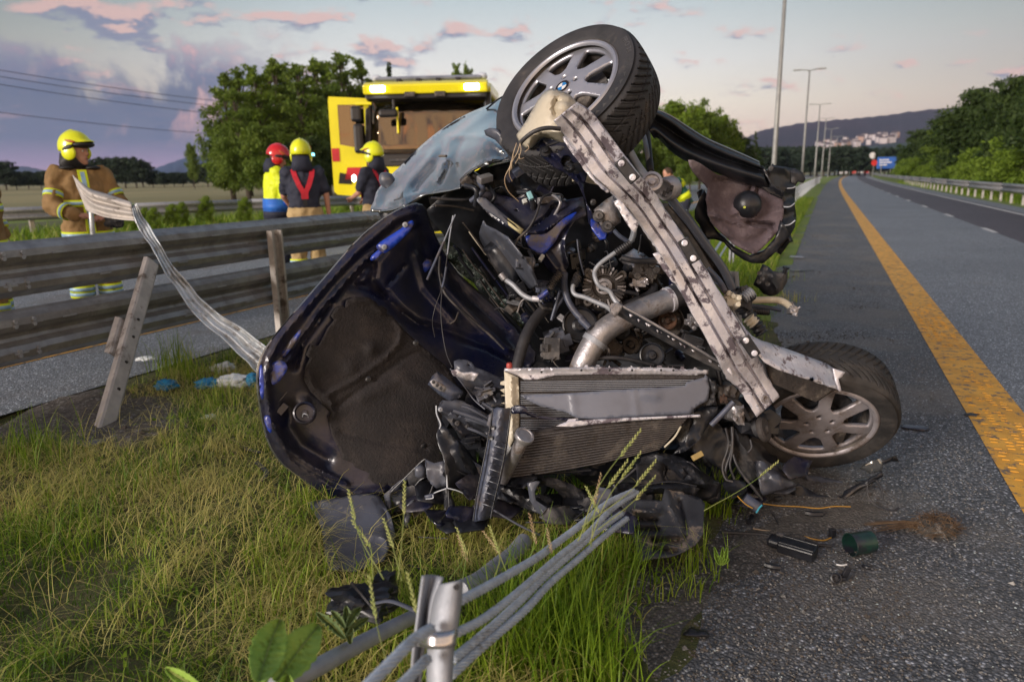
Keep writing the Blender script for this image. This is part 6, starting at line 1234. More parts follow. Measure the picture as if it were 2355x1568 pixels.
    if cap:
        cp_ = lathe('hub_cap', Wd(0, 0, -.006), axis, [(.036, -.006), (.036, .002), (.033, .004), (.028, .0045)], M_['alu'], w, 32, wc=True); mk = mat('emblem black', (.01, .01, .012), None, 5, .2); mbw = mat('emblem white', (.75, .78, .8), None, 5, .25); mbb = mat('emblem blue', (.03, .22, .55), None, 5, .25)
        def wedge(nm, r_a, r_b, a0, a1, m, z): 
            n_ = 10; V = [Wd(r*math.cos(a0+(a1-a0)*i/n_), r*math.sin(a0+(a1-a0)*i/n_), z) for r in (r_a, r_b) for i in range(n_+1)]; return mesh_obj(nm, V, [(i, i+n_+1, i+n_+2, i+1) for i in range(n_)], m, w, smooth=False)
        wedge('emblem_ring', .019, .030, 0, 2*PI, mk, .0)
        for q in range(4): wedge('emblem_quarter', .0005, .019, rot+q*PI/2, rot+(q+1)*PI/2, mbw if q % 2 else mbb, .0005)
    else:
        lathe('hub_bore', Wd(0, 0, -.008), axis, [(.040, -.006), (.038, .004), (.032, .005), (.030, -.012), (.006, -.016), (0, -.016)], M_['rust'], w, 28, wc=True)
    return w
SH = []
# upper wheel: face centre, axis from the measured ellipse
uc = P(1292, 199, 2.72)
def wheel_axis(majang, ratio, side, u, v):      # face normal from the ellipse's long-axis angle (image, deg, y up) and axis ratio
    a = R(majang); mi = Vector((-math.sin(a), math.cos(a))); s = math.sqrt(1-ratio**2)*side; z = (Vector(CAM)-P(u, v, 1)).normalized(); x = Vector(u1).cross(z).normalized(); return (x*mi.x*s+z.cross(x)*mi.y*s+z*ratio).normalized()
ua = wheel_axis(36, .54, 1, 1292, 199)
w_up = make_wheel(uc, ua, cv(0, 1, .2), M_['rubber'], M_['rim'], .322, .225, .226, rot=.35, text='PRO TS')
lw = P(1884, 980, 3.17)
la_ = wheel_axis(9, .61, -1, 1884, 980)
w_lo = make_wheel(lw, la_, cv(0, 1, .2), M_['rubberd'], M_['rimd'], .336, .225, .236, rot=.22, dirt=True, cap=False)
def tyre_text(idx, txt, ang, rad, size, up=1):
    w, Wd, Rr, Rt, _, M3, c = SH[idx]
    cu = bpy.data.curves.new('t', 'FONT'); cu.body = txt; cu.size = size; cu.extrude = .0006; cu.align_x = 'CENTER'; cu.resolution_u = 2
    ob = bpy.data.objects.new('t', cu); col.objects.link(ob); bpy.context.view_layer.update(); me = bpy.data.meshes.new_from_object(ob.evaluated_get(bpy.context.evaluated_depsgraph_get())); bpy.data.objects.remove(ob)
    for v in me.vertices:
        x, y, z = v.co; a = ang-x/rad*up; r = rad+y*up; v.co = Wd(math.cos(a)*r, math.sin(a)*r, .0055+z)
    me.materials.clear(); o = put('tyre_lettering', me, mat('faded tyre lettering', (.07, .07, .075), None, 9, .6), w, smooth=False); return o
Wd_u = SH[0][1]
def ang_of(idx, u, v):                    # angle on the wheel face nearest a measured pixel
    w, Wd, Rr, Rt, _, M3, c = SH[idx]; p = Vector(CAM); d = Vector(ray(u, v)); n_ = M3 @ Vector((0, 0, 1)); t = (c-p).dot(n_)/d.dot(n_); q = M3.transposed() @ (p+d*t-c); return math.atan2(q.y, q.x)
tyre_text(0, 'PRO TS', ang_of(0, 1432, 112), .272, .030)
a_ = ang_of(0, 1400, 235)
w, Wd, Rr, Rt, _, M3, c = SH[0]
for i in range(11):
    a = a_-.62+i*.125; r0_, r1_ = Rr+.05, Rt-.034; V3 = [Wd(math.cos(a)*r1_, math.sin(a)*r1_, .0035), Wd(math.cos(a+.105)*r1_, math.sin(a+.105)*r1_, .0035), Wd(math.cos(a+.052)*r0_, math.sin(a+.052)*r0_, .0085), Wd(math.cos(a+.052)*(r1_-.01), math.sin(a+.052)*(r1_-.01), .0115)]
    mesh_obj('sidewall_tooth', V3, [(0, 3, 2), (1, 2, 3), (0, 1, 3)], mat('tooth rubber', (.05, .052, .056), None, 9, .6), w, smooth=False)
# struts and links right of the upper wheel
tb('strut', 'E', 'hose', 22, [(1075, 650, 3.0), (1075, 720, 2.98), (1065, 800, 2.97), (1060, 880, 2.95)], seg=14); 
tb('stabiliser_link', 'E', 'pipe', 14, [(1130, 620, 2.95), (1150, 680, 2.93), (1165, 760, 2.9), (1180, 850, 2.88), (1190, 900, 2.86)], seg=14); tb('link_sleeve', 'E', 'hose', 20, [(1135, 615, 2.95), (1160, 640, 2.94), (1168, 700, 2.93), (1178, 800, 2.9), (1188, 890, 2.86)], seg=14)
tb('control_arm', 'E', 'pipe', 34, [(1010, 720, 2.8), (1060, 760, 2.78), (1100, 830, 2.76), (1150, 900, 2.72), (1190, 950, 2.7)], seg=16, flat=.5)
lathe('bush_housing', Q('E', (1195, 950, 2.62))[0], cv(-.1, .2, 1), [(.036, -.05), (.040, 0), (.038, .012), (.028, .014), (.026, .004), (.012, .002), (.012, .014), (0, .015)], M_['alu'], car, 28)
lathe('bush_housing', Q('E', (1275, 990, 2.72))[0], cv(-.75, -.3, .6), [(.03, -.05), (.045, -.04), (.046, 0), (.040, .012), (.03, .012), (.028, 0), (0, .0)], M_['alu'], car, 24)
for i in range(3): box('cast_tooth', P(*Q('E', (1265+i*22, 1015-i*16, 2.68))[0]), (.012, .02, .012), M_['grime'], car, frame(cv(-.3, 0, 1), cv(.3, 1, 0)), .002)
# subframe rails right of the beam
tb('frame_rail', 'E', 'shield', 30, [(1295, 1035, 2.8), (1390, 1150, 2.84), (1490, 1290, 2.88), (1600, 1440, 2.92), (1660, 1560, 2.94)], seg=12, flat=.8); tb('frame_rail', 'E', 'brown', 34, [(1270, 1080, 2.84), (1360, 1190, 2.88), (1450, 1320, 2.92), (1560, 1500, 2.96), (1640, 1600, 2.98)], seg=12, flat=.5)
tb('frame_rail', 'J', 'shield', 36, [(20, 530, 2.9), (200, 790, 2.93), (400, 1100, 2.96), (490, 1330, 2.98)], seg=12, flat=.7); tb('frame_rail', 'J', 'brown', 46, [(0, 650, 2.95), (200, 900, 2.98), (400, 1200, 3.0), (470, 1380, 3.02)], seg=12, flat=.5)
tb('brake_hose', 'J', 'hoseb', 26, [(225, 1060, 2.78), (300, 1130, 2.78), (355, 1200, 2.77), (390, 1270, 2.76)], seg=12)
lump('tow_eye_bracket', 'J', 440, 1370, 2.8, 90, 90, .05, 'tank', seed=41, amp=.4); lump('rail_end_casting', 'J', 560, 1340, 2.95, 70, 110, .06, 'grime', seed=43, amp=.5)
tb('ribbed_gaiter', 'J', 'pipe', 50, [(560, 1330, 2.9), (600, 1300, 2.9), (640, 1270, 2.9)], ribs=4, seg=16)
tb('tie_rod', 'J', 'tank', 32, [(630, 1350, 3.0), (760, 1345, 3.0), (880, 1350, 3.0), (960, 1385, 3.0), (1010, 1440, 3.0), (1000, 1480, 3.0)], seg=12); tb('tie_rod_gaiter', 'J', 'hose', 30, [(600, 1440, 3.0), (700, 1450, 3.0), (790, 1455, 3.0)], ribs=12, seg=14); tb('steering_rod', 'J', 'hoseb', 18, [(630, 1400, 3.05), (760, 1410, 3.05), (900, 1440, 3.05)], seg=10); lump('ball_joint', 'J', 1010, 1440, 2.98, 50, 55, .035, 'alu', seed=45, amp=.4)
tb('ribbed_gaiter', 'C', 'dark', 26, [(255, 10, 2.95), (290, 50, 2.95), (330, 110, 2.95)], ribs=6, seg=14); tb('steering_gaiter', 'C', 'tank', 24, [(275, 45, 2.9), (300, 70, 2.9)], ribs=2, seg=14)
# --- wheel arch liner hanging out at the right ---
pE = lambda *p: Q('E', *p)
patch('torn_wing_panel', [pE((1165, 552, 2.78), (1200, 528, 2.80), (1300, 572, 2.82), (1400, 636, 2.84), (1500, 698, 2.87), (1620, 752, 2.90), (1720, 795, 2.93), (1808, 836, 2.96)), pE((1158, 585, 2.74), (1196, 548, 2.75), (1292, 596, 2.77), (1390, 664, 2.79), (1490, 724, 2.82), (1610, 780, 2.85), (1716, 820, 2.88), (1818, 862, 2.91)),
    pE((1160, 620, 2.76), (1200, 600, 2.80), (1290, 650, 2.84), (1380, 705, 2.86), (1480, 762, 2.89), (1600, 812, 2.92), (1712, 846, 2.94), (1830, 885, 2.96)), pE((1180, 655, 2.74), (1215, 650, 2.74), (1300, 715, 2.76), (1385, 768, 2.78), (1470, 806, 2.81), (1590, 852, 2.84), (1700, 888, 2.87), (1842, 930, 2.90)), pE((1205, 698, 2.78), (1235, 700, 2.80), (1300, 765, 2.83), (1370, 815, 2.85), (1450, 850, 2.88), (1570, 895, 2.91), (1690, 940, 2.94), (1880, 1000, 2.98))], M_['dark'], car, 6, 6, .004, nz=.002)
tube('wing_edge', pE((1200, 527, 2.79), (1300, 571, 2.81), (1400, 635, 2.83), (1500, 697, 2.86), (1620, 751, 2.89), (1720, 794, 2.92), (1808, 835, 2.95)), .005, M_['paint'], car, 6)
sh('wing_corner', 'E', 'dark', [(1820, 850, 2.92), (1950, 1010, 2.98)], [(1800, 838), (1835, 862), (1858, 895), (1872, 940), (1905, 985), (1962, 1005), (1940, 1045), (1880, 1020), (1810, 960), (1790, 900)], step=6, t=.004, nz=.004, bumps=[([(1840, 870), (1880, 960), (1950, 1010)], 6, .03)])
lin = sh('wheel_arch_liner', 'J', mat('dusty felt liner', (.14, .11, .125), (.085, .065, .075), 7, .9, 0, .5, 60, c3=(.22, .185, .20), s3=6, t3=(.48, .68), spec=.2), [(150, 130, 2.8), (300, 300, 2.9), (560, 470, 2.98), (900, 600, 2.98), (640, 900, 2.95), (250, 600, 2.88), (900, 300, 3.0)],
   [(60, 60), (160, 90), (330, 200), (500, 230), (700, 250), (780, 290), (850, 350), (910, 400), (930, 480), (925, 580), (890, 680), (840, 760), (760, 840), (700, 900), (640, 925), (560, 890), (450, 820), (350, 720), (260, 620), (230, 520), (215, 420), (240, 330), (180, 260), (100, 170)], step=5, t=.006, nz=.006, nsc=9, smooth_out=2,
   bumps=[([(300, 240), (450, 250), (620, 280), (630, 310), (610, 360)], 5, -.022), ([(690, 370), (700, 310), (760, 300), (800, 350)], 5, -.022), ([(230, 560), (400, 610), (560, 660), (780, 680), (820, 720), (800, 770)], 5, .024), ([(600, 645), (830, 665)], 6, -.045), ([(400, 800), (560, 820), (700, 780), (800, 700)], 10, -.02), ([(500, 480), (490, 520), (540, 590), (640, 600), (710, 540), (720, 440), (650, 370)], 6, .025), ([(230, 430), (330, 600), (480, 800), (640, 910)], 6, .02), ([(320, 520), (420, 570), (520, 540)], 5, .016)])
lathe('liner_cap', Q('J', (595, 470, 2.95))[0], cv(-.1, .05, 1), [(.058, -.01), (.057, .008), (.050, .026), (.034, .042), (.014, .049), (0, .05)], M_['dark'], lin, 32)
lathe('cap_pip', Q('J', (568, 496, 2.905))[0], cv(-.1, .05, 1), [(.006, 0), (.005, .004), (0, .005)], mat('yellow green pip', (.55, .62, .08), None, 5, .5), lin, 10)
sh('liner_back_edge', 'J', 'dark', [(200, 400, 2.93), (400, 850, 2.99), (750, 980, 3.0)], [(110, 520), (150, 420), (200, 340), (235, 400), (220, 520), (260, 640), (360, 760), (480, 860), (620, 935), (740, 900), (840, 780), (920, 640), (960, 700), (980, 760), (900, 860), (820, 940), (740, 1010), (640, 1010), (560, 980), (460, 910), (380, 820), (330, 800), (220, 770), (180, 700), (110, 600)], step=9, t=.03, nz=.03, nsc=14)
edge_ = sh('liner_side_wall', 'J', 'dark', [(800, 130, 2.95), (1000, 300, 3.02), (1000, 700, 3.05), (900, 500, 3.0)], [(770, 160), (820, 105), (960, 125), (1080, 160), (1040, 260), (1030, 400), (1030, 480), (1045, 580), (1030, 680), (980, 770), (900, 800), (880, 700), (930, 560), (925, 430), (860, 340), (800, 280)], step=8, t=.02, nz=.02, nsc=12, bumps=[([(960, 320), (1030, 310)], 3, .02), ([(940, 490), (1030, 460)], 3, .025), ([(910, 670), (1030, 620)], 3, .025), ([(820, 130), (970, 150), (980, 200)], 5, .02)])
tb('torn_edge_wire', 'J', 'pipe', 7, [(930, 492, 2.96), (985, 490, 2.95), (1030, 458, 2.95)]); tb('torn_edge_wire', 'J', 'pipe', 7, [(905, 665, 2.96), (980, 655, 2.96), (1035, 615, 2.95)]); tb('torn_edge_wire', 'J', 'pipe', 6, [(960, 322, 2.96), (1010, 318, 2.96), (1035, 305, 2.96)])
sh('liner_flap', 'J', 'grime', [(1000, 140, 3.0), (1130, 250, 3.04)], [(970, 130), (1040, 140), (1100, 175), (1130, 235), (1110, 270), (1060, 262), (1040, 290), (1000, 260), (985, 190)], step=8, t=.008, nz=.02, nsc=20, bumps=[([(1000, 160), (1080, 200), (1120, 250)], 6, .015)])
bolt('J', 812, 138, 2.92, 16, 'grime', edge_)
sh('torn_flap', 'J', 'dark', 3.06, [(960, 760), (990, 740), (1015, 810), (980, 820), (940, 880), (900, 930), (860, 900), (850, 870), (900, 850)], step=8, t=.008, nz=.02, nsc=25)
hp_ = sh('hanging_lamp_piece', 'J', 'grime', [(730, 1020, 3.02), (950, 1180, 3.05), (700, 1200, 3.04)], [(735, 1015), (790, 1040), (830, 1080), (900, 1090), (940, 1060), (965, 1100), (960, 1180), (920, 1250), (860, 1300), (800, 1310), (740, 1290), (700, 1240), (650, 1210), (680, 1130)], step=7, t=.004, nz=.012, nsc=22, dome=(.04, 8), bumps=[([(820, 1080), (820, 1180), (870, 1260)], 5, .03)])
lathe('knob', Q('J', (945, 1060, 2.98))[0], cv(.1, .8, .4), [(.008, -.02), (.008, 0), (.014, .002), (.014, .01), (0, .011)], M_['dark'], hp_, 12)
for x, y in ((705, 1100), (730, 1150), (760, 1060), (700, 1180), (780, 1200)): lathe('vent_hole', Q('J', (x, y, 2.985))[0], cv(-.2, 0, 1), [(.010, 0), (.010, .003), (0, .001)], M_['dark'], hp_, 8)

# --- radiator pack ---
rad = sh('radiator', 'B', 'fins', 2.80, [(655, 80), (750, 75), (2060, 75), (2060, 180), (2000, 330), (1900, 400), (1240, 430), (860, 520), (700, 560), (655, 560)], step=26, t=.03)
N = 30
for i in range(N):
    y = 150+i*12.5; xe = 1960-(max(0, y-400))*6
    if y > 500: break
    x0 = 765; d = 2.785; xe = max(xe, 900); tb('fin', 'B', 'pipe' if i % 7 else 'brown', 2.6, [(x0, y, d), ((x0+xe)/2, y-1-(i < 14)*7, d), (xe, y-2-(i < 14)*10, d)], rad, seg=5, smooth=False)
sh('radiator_header', 'B', 'beam', [(660, 80, 2.78), (2000, 90, 2.8)], [(650, 90), (655, 68), (800, 66), (1200, 60), (1700, 62), (2060, 80), (2062, 108), (1960, 118), (1700, 112), (1200, 112), (1000, 118), (920, 138), (850, 152), (790, 148), (740, 118), (680, 100)], rad, step=5, t=.02, nz=.002, nsc=9, bumps=[([(680, 78), (1200, 72), (2040, 90)], 4, .012)])
sh('radiator_side_tank', 'B', 'tank', [(670, 120, 2.78), (700, 560, 2.78)], [(652, 90), (690, 105), (750, 130), (758, 330), (755, 480), (730, 560), (690, 620), (672, 560), (662, 330)], rad, step=6, t=.035, nz=.002, bumps=[([(700, 130), (705, 330), (705, 560)], 8, .02)])
lathe('drain_cap', Q('B', (688, 42, 2.78))[0], cv(0, 1, .3), [(.012, -.012), (.012, 0), (.009, .006), (0, .007)], mat('faded red cap', (.42, .06, .05), None, 9, .5), rad, 14)
for x in (910, 1185, 1380, 1535, 1735, 1820): lathe('header_hole', Q('B', (x, 82 if x > 1000 else 94, 2.765))[0], cv(0, 0, 1), [(.005, 0), (.004, .001), (0, .0)], M_['dark'], rad, 8)
sh('air_guide', 'B', mat('blue grey air guide', (.15, .165, .21), (.12, .13, .165), 4, .3, 0, .04, 20, c3=(.22, .22, .22), s3=30, t3=(.66, .72)), [(770, 260, 2.76), (1150, 240, 2.74), (2040, 160, 2.78), (1200, 415, 2.73), (2000, 390, 2.78), (1600, 300, 2.74)], [(765, 256), (1100, 240), (1540, 210), (1900, 190), (1910, 165), (2035, 130), (2040, 110), (2060, 130), (2070, 200), (2060, 290), (2000, 320), (1960, 350), (1940, 385), (1700, 395), (1300, 418), (1170, 415), (1130, 400), (1080, 370), (1030, 360), (980, 345), (900, 330), (840, 300)], step=7, t=.003, nz=.003, nsc=5, bumps=[([(1120, 235), (1145, 410)], 3, .006), ([(1545, 215), (1570, 395)], 3, .006), ([(1620, 240), (1700, 250)], 12, .008)])
sh('air_guide_edge', 'B', 'grime', [(2070, 150, 2.76), (2100, 340, 2.82)], [(2060, 130), (2085, 160), (2110, 150), (2120, 200), (2135, 230), (2105, 250), (2115, 300), (2125, 330), (2090, 320), (2040, 330), (1980, 350), (1960, 350), (2020, 310), (2055, 290), (2065, 210)], step=6, t=.003, nz=.03, nsc=40)
sh('air_guide_shadow_side', 'B', 'dark', [(2000, 380, 2.8), (2080, 330, 2.85)], [(1940, 385), (1980, 350), (2040, 332), (2125, 335), (2120, 380), (2070, 450), (2000, 560), (1880, 650), (1820, 660), (1900, 560), (1960, 440)], step=10, t=.004, nz=.03, nsc=20)
sh('torn_ribbon', 'B', 'navy', [(700, 350, 2.72), (1200, 425, 2.71)], [(698, 340), (740, 322), (790, 330), (812, 345), (815, 365), (870, 385), (880, 398), (960, 405), (1100, 412), (1210, 425), (1200, 432), (1100, 428), (960, 420), (860, 410), (800, 385), (740, 380), (705, 385)], step=6, t=.003, nz=.01, nsc=25)
con = sh('condenser', 'B', 'fins', [(840, 520, 2.66), (1900, 410, 2.78), (640, 830, 2.74), (1700, 640, 2.9)], [(862, 515), (950, 500), (1200, 460), (1600, 425), (1915, 410), (1880, 470), (1790, 560), (1720, 630), (1500, 690), (1200, 750), (900, 800), (650, 830), (740, 700), (830, 570)], step=12, t=.018, nz=.01, nsc=5)
ctop = [(862, 515, 2.655), (1100, 480, 2.68), (1400, 445, 2.715), (1915, 412, 2.775)]; cbot = [(650, 830, 2.73), (900, 800, 2.765), (1300, 730, 2.83), (1720, 632, 2.895)]
NL = 62
for i in range(1, NL):
    t = i/NL; q = Q('B', *[(a[0]+(b[0]-a[0])*t, a[1]+(b[1]-a[1])*t, a[2]+(b[2]-a[2])*t-.007) for a, b in zip(ctop, cbot)]); tube('fin', q, .0010, M_['brown'] if i % 4 else M_['alu'], con, 4, 3)
tb('header_tube', 'B', 'alu', 46, [(793, 535, 2.62), (740, 640, 2.655), (690, 735, 2.70), (640, 835, 2.75)], con, seg=24, smooth=False)
lathe('header_cap', Q('B', (793, 533, 2.615))[0], cv(.42, .75, .6), [(.036, -.012), (.0385, 0), (.036, .006), (.029, .007), (.027, .004), (.008, .005), (0, .005)], M_['alu'], con, 28)
sh('condenser_rail', 'B', 'beam', [(860, 500, 2.64), (2000, 400, 2.76)], [(850, 500), (900, 486), (990, 470), (1080, 440), (1220, 425), (1500, 410), (1800, 398), (2005, 388), (2008, 405), (1800, 412), (1500, 432), (1220, 460), (1080, 480), (960, 500), (880, 518)], con, step=6, t=.014, nz=.002)
tb('edge_seam', 'B', 'tank', 7, [(1870, 470, 2.8), (1830, 540, 2.84), (1760, 610, 2.88)], con)
# long dark strut across the bay
stt = tb('cooler_bar', 'F', 'grime', 54, [(1360, 800, 2.74), (1500, 880, 2.74), (1700, 990, 2.75), (1900, 1100, 2.77), (2080, 1195, 2.8)], seg=4, flat=.6, smooth=False, up=(0, 0, 1))
tb('bar_edge', 'F', 'alu', 9, [(1370, 765, 2.70), (1500, 835, 2.70), (1700, 950, 2.71), (1900, 1065, 2.73), (2075, 1170, 2.76)], stt, smooth=False); sh('bar_cap', 'F', 'alu', 2.69, [(1320, 810), (1360, 755), (1400, 775), (1390, 800), (1350, 850), (1335, 835)], stt, step=7, t=.02, nz=.01)
er = random.Random(8)
for k in range(16):
    t = er.random(); x = 1400+t*640; y = 805+t*365; sh('scraped_chip', 'F', 'beam', 2.695+t*.06, [(x, y), (x+er.uniform(10, 30), y+er.uniform(4, 16)), (x+er.uniform(4, 14), y+er.uniform(14, 24))], stt, step=20, t=.001)
# --- left headlamp frame remains, brackets, ribbed duct ---
sh('lamp_carrier', 'B', 'shield', [(200, 300, 2.80), (420, 430, 2.82), (640, 620, 2.86), (300, 700, 2.86), (600, 300, 2.92)], [(185, 350), (230, 290), (330, 285), (460, 340), (560, 400), (640, 440), (640, 600), (560, 560), (480, 500), (400, 520), (350, 560), (300, 470), (240, 400)], step=8, t=.006, nz=.02, nsc=12, bumps=[([(210, 350), (360, 410), (560, 460)], 5, .03), ([(330, 440), (500, 520)], 5, -.03), ([(300, 460), (380, 530)], 6, .02)])
bolt('B', 212, 352, 2.76, 11, 'pipe', car); bolt('B', 328, 448, 2.79, 12, 'grime', car); bolt('B', 400, 470, 2.79, 11, 'grime', car)
sh('lamp_carrier_plate', 'B', 'shield', [(320, 20, 2.95), (640, 180, 2.93), (520, 300, 2.9)], [(305, 20), (340, 5), (430, 25), (450, 60), (520, 85), (640, 140), (655, 200), (655, 330), (560, 330), (480, 280), (420, 230), (340, 150), (310, 80)], step=8, t=.006, nz=.02, nsc=10, holes=[circ(610, 255, 16, 20, 9), circ(410, 45, 7, 7, 7)], bumps=[([(460, 215)], 10, .03), ([(460, 215)], 5, -.05), ([(360, 60), (520, 160), (640, 200)], 6, .02)])
lb_ = sh('latch_bracket', 'B', 'beam', 2.83, [(285, 90), (330, 70), (350, 95), (430, 100), (470, 115), (440, 155), (390, 150), (340, 130), (300, 120)], step=7, t=.012, nz=.02, nsc=30)
lx = sh('latch_box', 'B', 'hoseb', [(150, 160, 2.76), (350, 250, 2.82)], [(125, 180), (155, 120), (190, 90), (290, 160), (370, 230), (360, 260), (290, 300), (230, 270), (180, 230)], step=6, t=.004, nz=.004, nsc=14, dome=(.04, 8))
sh('latch_plate', 'B', 'alu', 2.73, [(140, 160), (165, 140), (200, 165), (255, 205), (240, 235), (200, 220), (160, 195)], lx, step=8, t=.006, nz=.01, nsc=20)
for x, y in ((165, 163), (190, 185), (215, 205)): lathe('rivet', Q('B', (x, y, 2.715))[0], cv(0, 0, 1), [(.007, 0), (.006, .002), (.003, .003), (.003, .001), (0, .001)], M_['grime'], lx, 12)
for pts, r_ in [([(360, 330, 2.8), (420, 350, 2.8), (560, 430, 2.8)], 12), ([(380, 410, 2.78), (470, 440, 2.78), (560, 470, 2.8)], 9), ([(400, 480, 2.78), (480, 510, 2.78), (540, 540, 2.8)], 11), ([(280, 70, 2.86), (360, 170, 2.85), (440, 280, 2.84), (520, 350, 2.82)], 5), ([(300, 360, 2.76), (420, 400, 2.76), (550, 450, 2.77)], 14), ([(500, 310, 2.85), (600, 370, 2.84), (650, 400, 2.84)], 14), ([(540, 200, 2.9), (600, 300, 2.88)], 10)]: tb('carrier_rod', 'B', 'shield', r_, pts)
lump('lamp_motor', 'B', 520, 250, 2.9, 90, 60, .04, 'shield', seed=52); lump('lamp_motor', 'B', 430, 560, 2.92, 100, 70, .05, 'dark', seed=53); lump('bumper_stub', 'B', 600, 480, 2.85, 70, 110, .04, 'shield', seed=54)
sh('broken_bumper_corner', 'H', 'dark', [(1080, 100, 2.80), (1180, 560, 2.72), (1160, 800, 2.70), (1400, 700, 2.78), (1430, 900, 2.78)], [(1075, 130), (1085, 95), (1110, 200), (1160, 290), (1250, 380), (1310, 440), (1370, 520), (1440, 600), (1480, 640), (1440, 900), (1380, 880), (1300, 830), (1165, 795), (1150, 640), (1150, 570), (1120, 480), (1090, 400), (1085, 330), (1100, 280)], step=8, t=.004, nz=.012, nsc=8, bumps=[([(1160, 300), (1250, 400), (1300, 520), (1400, 640)], 9, .03), ([(1240, 480), (1320, 620), (1440, 720)], 7, .03)])
tb('cracked_white_edge', 'H', mat('whitened broken plastic edge', (.55, .58, .62), (.4, .43, .48), 30, .5), 6, [(1078, 110, 2.78), (1082, 180, 2.77), (1115, 270, 2.76), (1088, 340, 2.75), (1100, 430, 2.73), (1135, 520, 2.715), (1155, 600, 2.705), (1165, 700, 2.70), (1170, 795, 2.69)], seg=6)
tb('cracked_white_edge', 'H', mat('whitened broken plastic edge', (.55, .58, .62)), 5, [(1170, 797, 2.69), (1260, 820, 2.69), (1340, 860, 2.70), (1400, 890, 2.71)], seg=6); tb('cracked_white_edge', 'H', mat('whitened broken plastic edge', (.55, .58, .62)), 5, [(1165, 800, 2.69), (1060, 840, 2.7), (1050, 880, 2.7), (990, 888, 2.7)], seg=6)
sh('bumper_curve', 'H', 'shield', [(1260, 400, 2.76), (1450, 680, 2.78)], [(1240, 460), (1290, 400), (1330, 500), (1400, 580), (1480, 640), (1460, 740), (1380, 690), (1300, 610), (1260, 540)], step=8, t=.006, nz=.01, smooth_out=2)
for i, (pts, m, d) in enumerate([([(990, 560), (1060, 590), (1150, 570), (1160, 780), (1080, 800), (1030, 760), (1000, 680)], 'shield', 2.74), ([(830, 700), (960, 570), (1000, 600), (980, 700), (900, 780), (850, 770)], 'grime', 2.82), ([(640, 850), (830, 700), (850, 720), (700, 850), (700, 1000), (660, 960)], 'shield', 2.86), ([(870, 900), (900, 905), (840, 1130), (800, 1120), (830, 950)], 'shield', 2.76), ([(980, 860), (1060, 840), (1055, 870), (1040, 888), (985, 890)], 'hoseb', 2.70),
                                 ([(1130, 810), (1180, 800), (1230, 940), (1235, 1060), (1210, 1180), (1180, 1220), (1165, 1080), (1140, 930)], 'dark', 2.72), ([(700, 860), (900, 760), (1040, 690), (1150, 640), (1150, 700), (1040, 770), (940, 880), (860, 960), (740, 960)], 'dark', 2.84), ([(880, 960), (1000, 930), (1130, 860), (1130, 900), (960, 1000), (900, 1050)], 'grime', 2.78), ([(720, 1000), (800, 960), (860, 1040), (820, 1140), (760, 1160), (700, 1100)], 'dark', 2.88), ([(900, 620), (960, 600), (1010, 660), (960, 720), (900, 700)], 'shield', 2.78)]):
    sh('broken_plastic', 'H', m, d, pts, step=9, t=.005, nz=.02, nsc=20)
for pts in ([(700, 830, 2.86), (830, 700, 2.84), (970, 565, 2.82), (1000, 570, 2.81)], [(880, 900, 2.78), (1000, 890, 2.76), (1090, 660, 2.76)], [(900, 780, 2.8), (960, 720, 2.79), (1080, 680, 2.78)], [(1180, 820, 2.72), (1190, 1000, 2.71), (1190, 1200, 2.7), (1150, 1320, 2.66), (1100, 1450, 2.62)], [(930, 1205, 2.66), (1050, 1212, 2.65), (1180, 1218, 2.64)], [(850, 1440, 2.5), (960, 1475, 2.5), (1060, 1510, 2.5)], [(1240, 650, 2.73), (1330, 690, 2.74), (1430, 740, 2.76)]):
    tb('broken_rod', 'H', 'dark', 7, pts, seg=6)
duct = sh('ribbed_duct', 'B', 'hoseb', [(640, 350, 2.64), (430, 1130, 2.62)], [(580, 350), (600, 335), (690, 350), (705, 345), (690, 480), (670, 640), (640, 800), (605, 960), (560, 1100), (520, 1115), (480, 1120), (430, 1130), (450, 1000), (480, 850), (510, 700), (540, 520)], step=8, t=.03, nz=.004, bumps=[([(630, 360), (600, 560), (560, 760), (520, 960), (490, 1100)], 14, .035)])
for i in range(12):
    t = i/11; x0, y0 = 560-t*90, 560+t*440; tb('rib', 'B', 'pipe' if i % 2 else 'dark', 2.6, [(x0+28, y0, 2.575), (x0+70, y0+14, 2.56), (x0+105, y0+26, 2.58)], duct, seg=5)
tb('duct_spine', 'B', 'dark', 9, [(700, 350, 2.61), (680, 500, 2.6), (655, 660, 2.6), (620, 830, 2.59), (580, 1000, 2.59), (560, 1100, 2.59)], duct, flat=.7)
tb('duct_spine', 'B', 'dark', 8, [(575, 350, 2.63), (540, 560, 2.61), (500, 760, 2.6), (460, 960, 2.6), (440, 1120, 2.6)], duct, flat=.7)
for x, y in ((573, 478), (560, 548)): lathe('duct_hole', Q('B', (x, y, 2.60))[0], cv(-.3, 0, 1), [(.008, 0), (.008, .002), (0, .001)], M_['dark'], duct, 10)
sh('foam_block', 'B', 'dark', 2.66, [(440, 1110), (560, 1080), (540, 1160), (500, 1165), (420, 1150)], step=8, t=.03, nz=.02, nsc=40)
